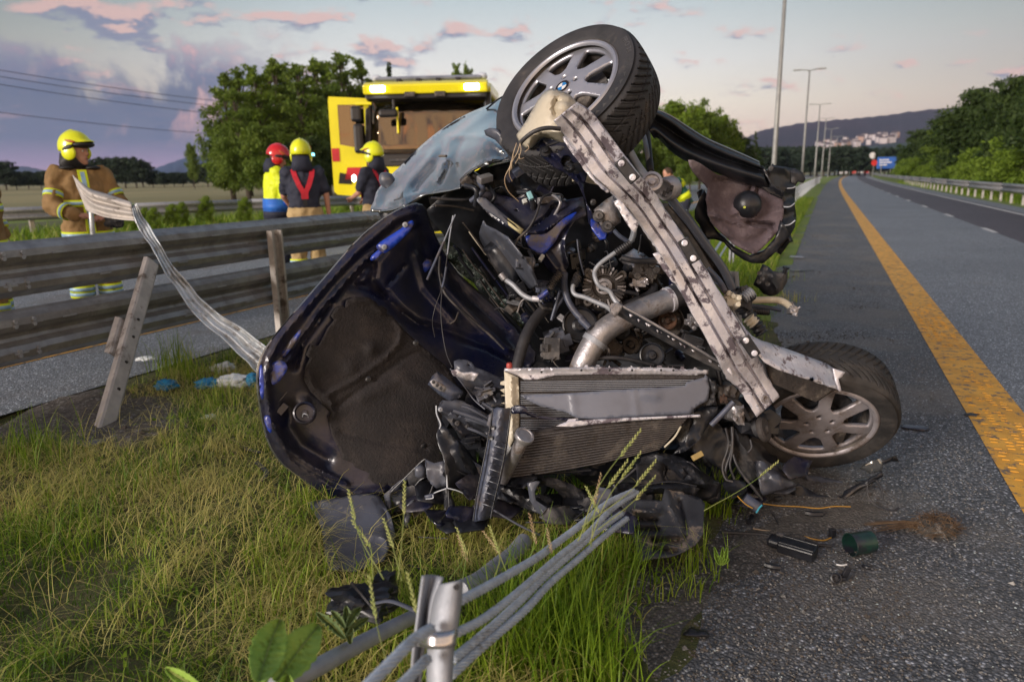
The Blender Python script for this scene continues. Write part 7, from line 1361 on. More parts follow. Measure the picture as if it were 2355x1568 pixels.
# --- lower bumper skins and torn plastics below the radiator ---
for i, (fr, m, dep, pts, bp) in enumerate([
    ('B', 'dark', [(620, 850, 2.82), (1250, 1100, 2.66), (800, 1050, 2.68)], [(610, 850), (760, 870), (850, 930), (960, 1010), (1100, 1060), (1250, 1080), (1230, 1130), (1100, 1120), (980, 1110), (840, 1050), (700, 990), (600, 960)], [([(640, 880), (800, 960), (980, 1060), (1200, 1100)], 8, .03)]),
    ('B', 'shield', [(850, 950, 2.7), (1180, 1100, 2.62)], [(810, 860), (900, 850), (860, 920), (870, 980), (960, 1040), (1090, 1070), (1180, 1080), (1080, 1110), (960, 1110), (880, 1060), (830, 980)], []),
    ('B', 'grime', [(900, 820, 2.85), (1260, 990, 2.75)], [(880, 830), (960, 815), (1080, 850), (1190, 910), (1260, 990), (1250, 1040), (1180, 1010), (1060, 960), (1000, 900), (900, 860)], [([(900, 840), (1080, 890), (1230, 990)], 6, .03)]),
    ('B', 'dark', [(1300, 700, 2.98), (1700, 640, 3.0)], [(1100, 780), (1300, 730), (1500, 690), (1700, 640), (1760, 680), (1700, 800), (1500, 880), (1340, 900), (1200, 860)], [([(1200, 800), (1400, 780), (1600, 760)], 8, .04)]),
    ('B', 'grime', [(1580, 660, 2.85), (1760, 850, 2.8)], [(1600, 680), (1690, 660), (1760, 690), (1760, 760), (1720, 830), (1640, 830), (1570, 790)], [([(1600, 730), (1740, 740)], 6, .03)]),
    ('B', 'dark', [(1780, 700, 2.85), (2100, 880, 2.78)], [(1780, 720), (1840, 690), (1950, 720), (2050, 820), (2140, 880), (2120, 950), (2030, 980), (1940, 930), (1860, 890), (1760, 840)], [([(1850, 730), (1900, 820), (2050, 860)], 9, .05), ([(1800, 800), (1950, 890)], 7, -.04)]),
    ('B', 'shield', [(1300, 900, 2.68), (1240, 1060, 2.6)], [(1310, 890), (1390, 900), (1400, 960), (1320, 1010), (1240, 1060), (1270, 980)], []),
    ('B', 'dark', [(1440, 860, 2.75), (2000, 880, 2.74)], [(1380, 880), (1500, 860), (1700, 870), (1900, 850), (2000, 900), (1960, 960), (1700, 930), (1550, 960), (1440, 1000)], [([(1440, 900), (1700, 890), (1940, 900)], 6, .03)]),
    ('B', 'dark', [(1150, 1000, 2.9), (1100, 1300, 2.9)], [(560, 1060), (760, 1000), (1000, 1080), (1300, 1060), (1480, 1000), (1700, 980), (1700, 1180), (1560, 1250), (1200, 1200), (900, 1150), (700, 1180), (560, 1140)], [([(700, 1080), (1100, 1130), (1500, 1080)], 10, .05)]),
    ('I', 'grime', [(520, 20, 2.95), (900, 400, 3.0)], [(520, 20), (640, 0), (760, 60), (800, 140), (900, 260), (1060, 350), (1160, 440), (1080, 480), (960, 520), (860, 540), (760, 440), (700, 300), (620, 200)], [([(680, 60), (800, 300), (900, 500)], 9, .04), ([(840, 300), (960, 480)], 12, .03)]),
    ('I', 'shield', [(820, 280, 2.9), (1100, 460, 2.9)], [(810, 270), (880, 265), (960, 330), (1080, 400), (1140, 445), (1060, 480), (880, 525), (860, 500), (840, 400)], [([(880, 300), (1000, 440)], 12, .03)]),
    ('I', 'dark', [(560, 420, 2.85), (720, 500, 2.8)], [(560, 430), (640, 400), (740, 420), (760, 480), (720, 540), (640, 520), (590, 490)], [([(600, 460), (720, 470)], 6, .02)]),
    ('I', 'dark', [(200, 240, 2.85), (520, 560, 2.8)], [(0, 230), (120, 200), (250, 230), (380, 320), (500, 400), (560, 440), (550, 560), (480, 600), (360, 520), (240, 450), (100, 430), (0, 400)], [([(120, 240), (300, 320), (450, 440)], 10, .05), ([(280, 450), (420, 430)], 8, .05)]),
    ('I', 'dark', [(1050, 480, 3.1), (1500, 560, 3.1)], [(1040, 480), (1160, 440), (1300, 520), (1480, 540), (1500, 490), (1680, 400), (1790, 340), (1800, 380), (1600, 500), (1480, 570), (1300, 590), (1160, 560)], [([(1480, 540), (1700, 400)], 5, .03)]),
    ('I', 'shield', [(1200, 380, 3.25), (1600, 440, 3.25)], [(1180, 370), (1320, 380), (1500, 420), (1640, 440), (1560, 500), (1400, 480), (1240, 460)], [([(1240, 410), (1580, 450)], 4, .02)]),
    ('I', 'paint', [(1640, 330, 3.2), (1790, 300, 3.2)], [(1620, 320), (1700, 270), (1780, 240), (1800, 290), (1790, 340), (1700, 360)], []),
    ('I', 'dark', [(1780, 250, 3.2), (1920, 260, 3.2)], [(1780, 260), (1840, 240), (1900, 220), (1905, 240), (1920, 265), (1860, 265), (1800, 290)], []),
    ('I', 'dark', [(240, 0, 2.85), (560, 300, 2.95)], [(200, -100), (480, -60), (620, 60), (640, 260), (560, 340), (440, 240), (300, 180), (180, 100)], [])]):
    sh('torn_plastic_skin', fr, m, dep, pts, step=9, t=.005, nz=.02, nsc=14, bumps=bp)
pr = random.Random(12)
for k in range(34):                      # broken skins heaped under the nose, down to the lower wheel
    u = 960+k*26+pr.uniform(-14, 14); g0 = 1090+35*math.sin(k*.5)+(50 if u < 1500 else 10); v = g0+pr.uniform(-30, 45); n_ = pr.randrange(5, 8); a0 = pr.uniform(0, 6); rr_ = pr.uniform(26, 52); dg = min(2.95, (G(u, v+rr_)-Vector(CAM)).dot(Vector(f0))-.03)-(.22 if u < 1500 else .05)
    ol = [(u+rr_*pr.uniform(.5, 1.2)*1.3*math.cos(a0+2*PI*i/n_), v+rr_*pr.uniform(.5, 1.1)*.7*math.sin(a0+2*PI*i/n_)) for i in range(n_)]
    sheet('broken_plastic', ol, M_[pr.choice(['dark', 'dark', 'grime', 'shield', 'navy', 'dark'])], [(u-40, v-20, dg-.05+pr.uniform(0, .25)), (u+40, v-20, dg+pr.uniform(0, .25)), (u, v+30, dg-.03)], car, 9, .005, nz=.02, nsc=16, bumps=[([(ol[0][0], ol[0][1]), (ol[n_//2][0], ol[n_//2][1])], 8, pr.uniform(-.03, .03))])
box('yellowed_plug', P(*Q('B', (1985, 672, 2.74))[0]), (.045, .022, .02), mat('ochre plug', (.35, .25, .09), None, 9, .7), car, frame(cv(0, .3, 1), cv(-.5, 1, 0)), .003)
for pts, r_, m in [([(2180, 480, 2.8), (2200, 600, 2.8), (2160, 740, 2.8), (2180, 830, 2.78), (2230, 850, 2.77)], 8, 'hose'), ([(2230, 480, 2.8), (2225, 640, 2.79), (2210, 740, 2.78), (2240, 830, 2.78)], 8, 'hose'), ([(2230, 660, 2.79), (2260, 740, 2.78), (2320, 830, 2.77), (2380, 900, 2.76)], 9, 'hose'), ([(2080, 460, 2.74), (2150, 390, 2.73), (2235, 300, 2.72)], 20, 'hoseb'), ([(780, 800, 2.85), (1000, 790, 2.86), (1250, 770, 2.87)], 9, 'dark'), ([(980, 730, 2.9), (1250, 700, 2.92), (1500, 690, 2.95)], 12, 'dark'), ([(580, 1045, 2.62), (740, 1140, 2.6), (900, 1220, 2.58)], 8, 'shield'), ([(1250, 1000, 2.6), (1100, 1120, 2.58), (800, 1130, 2.6)], 6, 'dark'), ([(860, 900, 2.7), (870, 990, 2.68), (960, 1100, 2.64)], 6, 'shield'), ([(1440, 860, 2.8), (1560, 760, 2.8), (1640, 680, 2.85)], 9, 'grime'), ([(1560, 880, 2.72), (1800, 850, 2.72), (1980, 880, 2.72)], 6, 'dark')]:
    tb('loose_hose', 'B', m, r_, pts, seg=8)
for pts, r_, m in [([(640, 0, 2.8), (640, 160, 2.8), (590, 330, 2.8), (600, 410, 2.8)], 12, 'hose'), ([(650, 220, 2.8), (700, 340, 2.8), (780, 440, 2.78), (870, 560, 2.78)], 11, 'hose'), ([(1680, 430, 3.0), (1680, 520, 3.0), (1740, 600, 2.98), (1860, 645, 2.96), (1920, 620, 2.96)], 8, 'hose'), ([(1690, 430, 3.0), (1740, 410, 3.02), (1780, 460, 3.0), (1800, 550, 2.98)], 7, 'hose'), ([(1680, 440, 3.0), (1600, 470, 3.02), (1500, 550, 3.0)], 11, 'hose'), ([(780, 100, 2.8), (790, 160, 2.79), (760, 200, 2.79)], 8, 'hose')]:
    tb('loose_hose', 'I', m, r_, pts, seg=8)
tb('blue_pin', 'I', mat('cyan plastic', (.03, .3, .42), None, 9, .5), 7, [(825, 660, 2.72), (850, 620, 2.72), (870, 600, 2.72)], smooth=False); tb('motor_can', 'I', 'hoseb', 42, [(735, 545, 2.76), (800, 590, 2.75), (850, 625, 2.74)], seg=16, smooth=False)
ywm = mat('orange wire', (.5, .26, .03), None, 9, .5)
tb('orange_wire', 'I', ywm, 4.5, [(880, 590, 2.74), (1000, 605, 2.8), (1160, 612, 2.82), (1300, 625, 2.82), (1420, 610, 2.84), (1550, 612, 2.85)], seg=5); tb('orange_wire', 'I', ywm, 4.5, [(680, 530, 2.75), (740, 590, 2.74), (800, 625, 2.72)], seg=5)
lump('suspension_knuckle', 'B', 2170, 240, 2.85, 60, 60, .05, 'brown', seed=61, amp=.5); lump('suspension_knuckle', 'B', 2250, 380, 2.85, 50, 60, .04, 'alu', seed=62, amp=.6); lump('lower_arm', 'C', 230, 420, 2.95, 90, 60, .08, 'dark', seed=63, amp=.5); lump('ball_joint_nut', 'B', 2165, 280, 2.78, 28, 28, .02, 'rust', seed=64)
lump('hub_carrier', 'C', 300, 480, 3.02, 80, 60, .06, 'dark', seed=65, amp=.5)
lathe('horn_disc', Q('C', (345, 510, 2.84))[0], cv(.7, .25, .55), [(.045, -.02), (.050, -.012), (.050, .0), (.044, .006), (.02, .008), (.012, .016), (0, .017)], M_['brown'], car, 28)
lathe('horn_disc', Q('C', (322, 500, 2.88))[0], cv(.7, .25, .55), [(.040, -.02), (.043, 0), (.03, .006), (0, .007)], M_['grime'], car, 24)
for pts in ([(180, 190, 2.86), (150, 250, 2.86), (160, 330, 2.86)], [(270, 290, 2.84), (240, 340, 2.84), (210, 420, 2.84)], [(160, 380, 2.8), (230, 400, 2.82), (280, 470, 2.84)]): tb('suspension_link', 'C', 'hose', 10, pts)
# big dark mass under and behind the nose so that nothing shows through
sh('underside', '', 'dark', [(1200, 1050, 3.2), (1750, 1120, 3.15), (1700, 900, 3.4), (1250, 880, 3.3)], [(1020, 900), (1180, 860), (1600, 860), (1720, 900), (1790, 1000), (1780, 1120), (1690, 1150), (1500, 1150), (1350, 1180), (1200, 1160), (1080, 1130), (1010, 1060)], step=18, t=.004, nz=.12, nsc=14)

# ---------- loose debris ----------
def debris(name, fr, m, dep, pts, label, cat='debris', **k):
    o = sh(name, fr, m, dep, pts, None, **k); return tag(o, label, cat)
gp = debris('plastic_shard', 'H', 'shield', [(20, 920, 2.95), (500, 860, 2.86), (160, 1470, 2.52), (600, 1400, 2.55), (640, 1000, 2.78)], [(0, 915), (90, 900), (300, 870), (420, 845), (520, 840), (600, 860), (640, 920), (660, 960), (700, 1040), (720, 1120), (740, 1200), (690, 1290), (640, 1400), (560, 1430), (400, 1490), (240, 1480), (140, 1470), (150, 1380), (135, 1260), (120, 1150), (80, 1040)], 'curved grey plastic panel lying against the foot of the bonnet', step=9, t=.004, nz=.012, nsc=6, bumps=[([(90, 915), (130, 980)], 4, -.015), ([(600, 880), (660, 1000), (700, 1150)], 6, -.02), ([(560, 1200), (640, 1190), (660, 1280)], 6, .02)])
debris('skid_plate', 'B', mat('muddy skid plate', (.035, .038, .046), (.05, .053, .062), 6, .45, 0, .25, 30, c3=(.20, .17, .145), s3=9, t3=(.54, .60), r3=.95), [(1440, 980, 2.62), (2000, 900, 2.75), (1560, 1400, 2.45), (2020, 1240, 2.55)], [(1440, 980), (1560, 970), (1690, 975), (1740, 980), (1760, 900), (1800, 860), (1900, 930), (2000, 960), (2038, 1000), (2030, 1080), (2030, 1200), (1980, 1280), (1900, 1330), (1780, 1370), (1640, 1385), (1560, 1405), (1565, 1330), (1540, 1240), (1520, 1150), (1490, 1060)],
       'torn black ribbed skid plate caked with mud right of the wire ropes', step=5.5, t=.004, nz=.02, nsc=8, bumps=[([(1560, 1110), (1700, 1115)], 4, -.045), ([(1560, 1180), (1720, 1180)], 4, -.045), ([(1680, 1250), (1860, 1255)], 4, -.05), ([(1680, 1310), (1830, 1330)], 4, -.045), ([(1560, 1050), (1730, 1060)], 5, .03), ([(1580, 1215), (1840, 1220)], 5, .03), ([(1860, 980), (1890, 1100), (1900, 1240)], 6, -.03), ([(1780, 930), (1800, 1020), (1900, 1200)], 8, .02)])
ft = lump('foam_chunk', 'D', 700, 900, 2.05, 170, 75, .07, 'dark', None, seed=71, amp=.55, sub=4); tag(ft, 'jagged lump of black foam in the grass below the grey panel', 'debris')
tf = lump('foam_chunk', 'D', 840, 790, 2.2, 60, 50, .05, 'dark', None, seed=73, amp=.5); tag(tf, 'smaller black foam lump directly behind the jagged one', 'debris')
o = tb('plastic_bar', 'D', 'dark', 10, [(645, 795, 1.98), (700, 860, 1.98), (775, 950, 1.96)], None, seg=6); tag(o, 'thin black bar sticking up from the foam lump', 'debris')
o = tb('plastic_bar', 'D', 'shield', 16, [(780, 915, 1.95), (880, 905, 1.93), (1020, 960, 1.88)], None, seg=8, flat=.5); tag(o, 'flat grey strip running from the foam lump to the post', 'debris')
bx = empty('black_box', G(*Q('I', (1100, 1000))[0]), 0, 'black plastic control unit with two cable plugs lying on the gravel', 'debris')
c = G(*Q('I', (1140, 975))[0])+Vector((0, 0, .022)); M3 = Matrix.Rotation(R(-38), 3, 'Z') @ Matrix.Rotation(R(4), 3, 'X')
box('case', c, (.13, .075, .04), M_['dark'], bx, M3, .006); box('lid_rib', c+M3 @ Vector((0, -.025, .021)), (.125, .008, .006), M_['dark'], bx, M3, .002); box('lid_rib', c+M3 @ Vector((0, .025, .021)), (.125, .008, .006), M_['dark'], bx, M3, .002); box('socket', c+M3 @ Vector((-.085, .01, -.002)), (.05, .06, .032), M_['dark'], bx, M3, .01)
box('bellows', c+M3 @ Vector((-.075, .035, .012)), (.03, .02, .02), M_['grime'], bx, M3, .004)
def gtube(name, fr, pts, r, m, parent=None, z=.006, seg=6): return tube(name, [tuple(G(*Q(fr, q)[0], z+(.02 if len(q) > 2 else 0))) for q in [(p[0], p[1]) for p in pts]], r, m, parent, seg, wpts=True)
o = gtube('cable', 'I', [(560, 810), (700, 815), (860, 825), (930, 840)], .006, M_['hose']); tag(o, 'thick black cable running to the control unit', 'cable')
o = gtube('cable', 'I', [(930, 640), (970, 700), (1010, 780), (1080, 840)], .0025, M_['hose']); tag(o, 'thin dark cable above the control unit', 'cable')
o = gtube('cable', 'I', [(800, 780), (900, 795), (1000, 800), (1080, 830)], .002, mcw); tag(o, 'pale thin cord left of the control unit', 'cable')
o = gtube('cable', 'I', [(1090, 860), (1180, 840), (1260, 860), (1340, 870), (1400, 850)], .0028, ywm); tag(o, 'orange wire between the control unit and a small plug', 'cable')
o = gtube('cable', 'I', [(1200, 870), (1280, 900), (1400, 915)], .006, M_['dark']); tag(o, 'short dark sheath under the orange wire', 'cable')
pg = box('plug', G(*Q('I', (1405, 845))[0])+Vector((0, 0, .018)), (.022, .02, .036), M_['dark'], None, Matrix.Rotation(.4, 3, 'Z'), .003); tag(pg, 'small black plug at the end of the orange wire', 'plug')
# green black sleeve
gs = empty('sleeve', G(*Q('I', (1640, 1000))[0]), 0, 'short dark green cylindrical sleeve lying on its side on the asphalt', 'sleeve')
c = G(*Q('I', (1640, 1000))[0])+Vector((.0, .03, .040)); ax = Vector((1, .25, 0)).normalized(); mg = mat('dark green plastic', (.008, .05, .035), (.01, .02, .022), 9, .35, 0, .1, c3=(.02, .018, .03), s3=12, t3=(.45, .6))
L_ = .085; lathe('wall', c, ax, [(.040, L_*.55), (.040, -L_*.5), (.042, -L_*.5), (.043, -L_*.46), (.041, -L_*.42), (.041, L_*.55)], mg, gs, 32, wc=True, close=False); lathe('end_disc', c+ax*.02, ax, [(.0399, 0), (.0, .001)], mg, gs, 32, wc=True, close=False)
cl = empty('clip', G(*Q('I', (1440, 1200))[0]), 0, 'small black clamp with a round socket near the green sleeve', 'clip'); c = G(*Q('I', (1432, 1195))[0])+Vector((0, 0, .018))
lathe('socket', c, Vector((-.2, -1, .6)), [(.018, -.012), (.019, .006), (.014, .008), (.012, -.002), (.007, -.002), (.006, .008), (0, .008)], M_['dark'], cl, 22, wc=True)
box('wing', c+Vector((.037, .008, .012)), (.022, .01, .05), M_['dark'], cl, Matrix.Rotation(.35, 3, 'Y'), .003); box('wing', c+Vector((.02, .0, -.004)), (.03, .012, .012), M_['dark'], cl, None, .003)
fg_ = [('I', (890, 1055), (1010, 1080), .010, 'dark', 'short black hose piece left of the sleeve on the gravel'), ('I', (1440, 1055), (1520, 1055), .003, 'white', 'thin white splinter beside the green sleeve'), ('I', (1640, 1060), (1700, 1080), .006, 'dark', 'small black strip below the green sleeve'), ('I', (1200, 660), (1330, 670), .012, 'dark', 'lumpy black piece under the orange wire'), ('I', (770, 730), (800, 690), .012, 'dark', 'black stub beside the yellow green weed'), ('I', (960, 550), (1010, 545), .010, 'grime', 'dusty stub left of the lower tyre')]
for fr, a, b, r_, m, lb in fg_: tag(gtube('plastic_piece', fr, [a, ((a[0]+b[0])/2, (a[1]+b[1])/2+6), b], r_, M_[m], z=r_, seg=7), lb, 'debris')
def flat_piece(u, v, sx, sy, m, lb, seed, name='plastic_piece', h_=.012):
    rr_ = random.Random(seed); c = G(u, v); k = 9; ol = [(c.x+sx*math.cos(2*PI*i/k)*rr_.uniform(.55, 1), c.y+sy*math.sin(2*PI*i/k)*rr_.uniform(.55, 1)) for i in range(k)]
    vv, ff = cdt(ol, [], max(sx, sy)/4); V = [(q.x, q.y, max(gz(q.x, q.y), 0)+h_*(.6+.5*noise.noise(Vector((q.x*40, q.y*40, seed))))) for q in vv]; o = mesh_obj(name, V, ff, M_[m] if isinstance(m, str) else m); solid(o, .004, 0); return tag(o, lb, 'debris' if name != 'rag' else 'rag')
flat_piece(1603, 1462, .05, .028, 'dark', 'dark torn scrap on the gravel near the bottom edge', 3, h_=.02); flat_piece(2105, 985, .09, .05, 'hoseb', 'flat blue grey shard on the shoulder right of the lower wheel', 4); flat_piece(2235, 956, .05, .03, 'grime', 'dark shard lying on the yellow edge line', 5)
flat_piece(1835, 625, .25, .05, 'dark', 'dark strip of debris on the shoulder far behind the wheel', 6, h_=.03); flat_piece(1830, 595, .2, .1, 'pipe', 'pale shard on the shoulder behind the hanging liner', 7, h_=.05)
flat_piece(215, 1040, .11, .05, 'shield', 'muddy flat grey shard below the uprooted post', 8, h_=.03); flat_piece(500, 985, .06, .03, 'dark', 'black scrap in the grass left of the bonnet, nearest the rags', 9, h_=.03); flat_piece(1990, 1110, .06, .03, 'dark', 'black fragment just below the lower tyre', 12, h_=.02)
for pts, lb in [([(535, 1005), (560, 1028), (600, 1040)], 'dark curved strip in the grass left of the bonnet'), ([(590, 1062), (612, 1085), (600, 1105)], 'short blue grey hooked strip nearest the bonnet edge')]:
    tag(tube('plastic_strip', [tuple(G(u, v, .05)) for u, v in pts], .012, M_['hose'], None, 6, wpts=True, flat=.4), lb, 'debris')
mrag = mat('white cloth', (.68, .72, .72), (.55, .6, .62), 9, .8); mrb = mat('blue plastic glove', (.02, .22, .42), (.015, .16, .34), 9, .45)
def rag(u, v, sx, sy, hh, m, lb, seed):
    bm = bmesh.new(); bmesh.ops.create_icosphere(bm, subdivisions=4, radius=1); c = G(u, v, .03)
    for q in bm.verts: d = q.co.copy(); d *= 1+.45*noise.noise(d*2.2+Vector((seed, 0, 0)))+.22*noise.noise(d*6+Vector((seed, 1, 0))); q.co = c+Vector((d.x*sx, d.y*sy, d.z*hh+hh*.5))
    me = bpy.data.meshes.new('rag'); bm.to_mesh(me); bm.free(); return tag(put('rag', me, m), lb, 'rag')
rag(515, 853, .08, .07, .04, mrag, 'crumpled white rag in the grass, uppermost of the litter', 1); rag(538, 884, .13, .08, .04, mrag, 'flat white cloth with blue tint beside the bonnet edge', 2); rag(582, 884, .05, .06, .05, mrb, 'light blue glove touching the bonnet edge', 3); rag(478, 888, .08, .06, .035, mrb, 'blue crumpled glove left of the white cloth', 4); rag(384, 892, .07, .06, .035, mrb, 'blue glove nearest the uprooted post', 5); rag(482, 962, .035, .03, .015, mrag, 'tiny white scrap below the blue glove', 6); rag(335, 826, .07, .05, .012, mrag, 'small white scraps on the far asphalt beside the post', 7)
# ---------- fire engine ----------
my = mat('fire engine yellow', (.80, .72, .010), (.74, .66, .01), 2, .3, 0, .03, coat=.5); mr_ = mat('fire engine red', (.55, .012, .03), None, 2, .35, coat=.4); mblk = mat('cab black', (.012, .012, .014), None, 3, .35)
mgs = mat('cab glass', (.02, .022, .02), None, 3, .03, 0, 0, spec=1.0, rvar=0); mlit = mat('lit lamp', (1, 1, .95), None, 3, .3, emis=(1, .97, .9), estr=6)
def cab_glass():
    m = bpy.data.materials.new('windscreen glass'); m.use_nodes = True; T = NT(m.node_tree); a = T.n('ShaderNodeBsdfGlossy'); a.inputs['Roughness'].default_value = .02; a.inputs[0].default_value = (.85, .66, .46, 1); b = T.n('ShaderNodeBsdfTransparent'); b.inputs[0].default_value = (.3, .3, .29, 1)  # gloss colour tinted orange to strengthen the reflected sunset
    mx = T.n('ShaderNodeMixShader'); mx.inputs[0].default_value = .24; o = T.n('ShaderNodeOutputMaterial'); T.l(b.outputs[0], mx.inputs[1]); T.l(a.outputs[0], mx.inputs[2]); T.l(mx.outputs[0], o.inputs[0]); return m
mcg = cab_glass()
tp_ = Vector(CAM+ray(984, 405)*14.3); tp_.z = 0
fe = empty('fire_engine', tp_, 0, 'yellow fire engine facing the camera with its driver side door open and roof lamps lit', 'fire engine')
TY = R(-4); TM = Matrix.Rotation(TY, 3, 'Z')
def TW(x, y, z): return tp_+TM @ Vector((x, y, z))
def tbox(name, c, s, m, parent=fe, bv=.03, rot=None): return box(name, TW(*c), s, m, parent, TM @ rot if rot else TM, bv)
def tpoly(name, pts, m, parent=fe, t=0): 
    o = mesh_obj(name, [TW(*p) for p in pts], [tuple(range(len(pts)))], m, parent, smooth=False)
    if t: solid(o, t, 0)
    return o
# cab shell: front outline with sloping windscreen, built as frame pieces round a real opening
tbox('body', (0, 4.9, 1.75), (2.5, 5.2, 2.5), my, bv=.05); 
cabw = 1.27
def prismx(name, prof, x0, x1, m, parent=fe, bv=.02):
    k = len(prof); V = [TW(x, y, z) for x in (x0, x1) for y, z in prof]; Fc = [tuple(range(k)), tuple(range(k, 2*k))[::-1]]+[(i, i+k, (i+1) % k+k, (i+1) % k) for i in range(k)]
    o = mesh_obj(name, V, Fc, m, parent, smooth=False); bevel(o, bv, 2) if bv else None; return o
cab = prismx('cab_front', [(.0, .55), (-.02, 1.62), (.10, 1.78), (.8, 1.78), (.8, .55)], -cabw, cabw, my, bv=.04)
prismx('roof', [(.30, 3.02), (.26, 3.12), (.6, 3.22), (2.3, 3.24), (2.3, 3.0), (.36, 2.98)], -cabw, cabw, my, bv=.05)
prismx('sun_visor', [(.30, 2.86), (.06, 2.90), (.10, 3.04), (.34, 3.02)], -1.2, 1.2, mblk, bv=.02)
prismx('visor_panel', [(.04, 2.98), (.0, 3.16), (.2, 3.24), (.34, 3.06)], -1.24, 1.24, my, bv=.03)
for x in (-.93, .93): tbox('visor_lamp', (x, .0, 3.085), (.30, .06, .12), mlit, bv=.04)
for x in (-.3, .3): tbox('visor_lamp_socket', (x, .02, 2.97), (.22, .06, .10), M_['brown'], bv=.02)
lbar = tbox('light_bar', (0, .6, 3.33), (2.2, .32, .08), mat('light bar', (.22, .24, .30), None, 3, .2), bv=.05); 
for x in (-1.08, 1.08): tbox('beacon', (x, .6, 3.35), (.2, .3, .13), mat('beacon lens', (.55, .6, .7), None, 3, .1), lbar, bv=.06)
for x in (-.6, -.2, .2, .6): tbox('bar_foot', (x, .5, 3.28), (.1, .2, .08), mblk, lbar, bv=.01)
for x, nm in ((-1.21, 'pillar'), (1.21, 'pillar')): prismx(nm, [(.02, 1.74), (.30, 3.02), (.42, 3.02), (.16, 1.74)], x-.06, x+.06, mblk, bv=.02)
ws = patch('windscreen', [[(tuple(TW(x, .06+.10*(x/1.15)**2+.235*t, 1.74+1.15*t))) for x in np.linspace(-1.16, 1.16, 9)] for t in (0, .5, 1)], mcg, fe, 2, 2, .006, w_=True)
prismx('dashboard', [(.2, 1.6), (.2, 1.85), (.9, 1.80), (.9, 1.6)], -1.15, 1.15, mblk, bv=.05); tbox('cab_back_wall', (0, 2.2, 2.3), (2.4, .05, 1.5), mat('cab interior', (.02, .02, .02), None, 3, .8), bv=0)
for x in (-.7, .7): tbox('seat', (x, 1.4, 2.0), (.5, .2, .9), mblk, bv=.08)
dash = [(-1.1, .15, 1.78), (-.55, .14, 2.15), (-.2, .13, 2.0), (.6, .13, 1.82), (.6, .13, 1.76), (-1.1, .15, 1.76)]
V = [TW(x, y+.25, z) for x, y, z in dash]; solid(mesh_obj('dashboard_hood', V, [tuple(range(len(V)))], mblk, fe, smooth=False), .1, 0)
for k in range(5): tbox('dash_marking', (-.52+k*.14, .36, 1.98+.035*k), (.08, .01, .05), my, bv=.005, rot=Matrix.Rotation(-.4, 3, 'Y'))
prismx('wiper_cowl', [(-.05, 1.60), (-.03, 1.84), (.12, 1.86), (.12, 1.60)], -1.2, 1.2, mblk, bv=.02); tbox('wiper', (.0, -.06, 1.72), (1.5, .03, .05), M_['grime'], bv=.01); tbox('wiper', (-.3, .02, 1.80), (.9, .03, .03), mblk, bv=.01, rot=Matrix.Rotation(.06, 3, 'Y'))
tbox('grille', (0, -.03, 1.15), (1.6, .06, .55), mblk, bv=.02)
for k in range(5): tbox('grille_bar', (0, -.07, .95+k*.1), (1.55, .03, .03), my, bv=.008)
tbox('bumper', (0, -.08, .48), (2.5, .25, .42), my, bv=.06)
for x in (-1.0, 1.0): tbox('headlight', (x, -.2, .55), (.36, .06, .2), mlit, bv=.04)
tbox('rooftop_mirror', (-.73, -.06, 2.62), (.38, .10, .16), mblk, bv=.06); tbox('mirror_arm', (-.62, .0, 2.78), (.05, .1, .2), mblk, bv=.01); tbox('suction_marker', (-.6, .16, 2.5), (.04, .02, .5), my, bv=.005)
for y in (1.3, 5.8):
    for sx in (-1, 1): lathe('tyre', TW(sx*1.1, y, .52), TM @ Vector((1, 0, 0)), [(.3, -.15), (.5, -.15), (.52, -.1), (.52, .1), (.5, .15), (.3, .15)], M_['rubber'], fe, 28, wc=True)
for sx in (-1, 1): tbox('wheel_arch', (sx*1.2, 1.3, 1.1), (.12, 1.3, .14), mblk, bv=.02)
# right door area closed
tbox('door', (1.26, 1.2, 1.6), (.05, 1.2, 2.2), my, bv=.03)
# open door: hinged at the left front pillar, swung forward/outward, seen from its outer face
DH = Matrix.Rotation(R(8), 3, 'Z')
def DWp(x, z, y=0): p = DH @ Vector((-x, y, 0)); return (-1.2+p.x, .28+p.y, z)
def dpoly(name, pts, m, parent, y=0, t=.04):
    o = mesh_obj(name, [TW(*DWp(x, z, y)) for x, z in pts], [tuple(range(len(pts)))], m, parent, smooth=False); solid(o, t, 0); return o
dpo = [(0, .98), (0, 2.86), (.05, 2.94), (.78, 2.98), (.80, 2.9), (.80, 1.12), (.74, 1.06)]
win = [(.10, 1.95), (.10, 2.82), (.62, 2.82), (.62, 2.05)]
# frame with a hole
v_, f_ = cdt(dpo, [win], .12, 0); dr_ = mesh_obj('door', [TW(*DWp(q.x, q.y)) for q in v_], f_, my, fe, smooth=False); solid(dr_, .07, 0)
dpoly('door_window', win, mcg, dr_, 0, .01); dpoly('red_stripe', [(.02, 1.36), (.02, 1.60), (.50, 1.60), (.56, 1.36)], mr_, dr_, -.045, .006); dpoly('red_stripe', [(.64, 1.72), (.64, 1.98), (.79, 1.98), (.79, 1.72)], mr_, dr_, -.045, .006); dpoly('step_recess', [(.42, 1.26), (.46, 1.46), (.66, 1.50), (.70, 1.28)], mblk, dr_, -.045, .006)
mi = tbox('mirror', DWp(.22, 2.62, -.3), (.22, .12, .30), mblk, bv=.05); tbox('mirror', DWp(.20, 2.15, -.3), (.20, .12, .58), mblk, bv=.06); tbox('mirror_arm', DWp(.08, 2.82, -.2), (.34, .06, .06), my, bv=.02)
tbox('door_step', (-1.2, .6, .75), (.3, .9, .1), mblk, bv=.02)

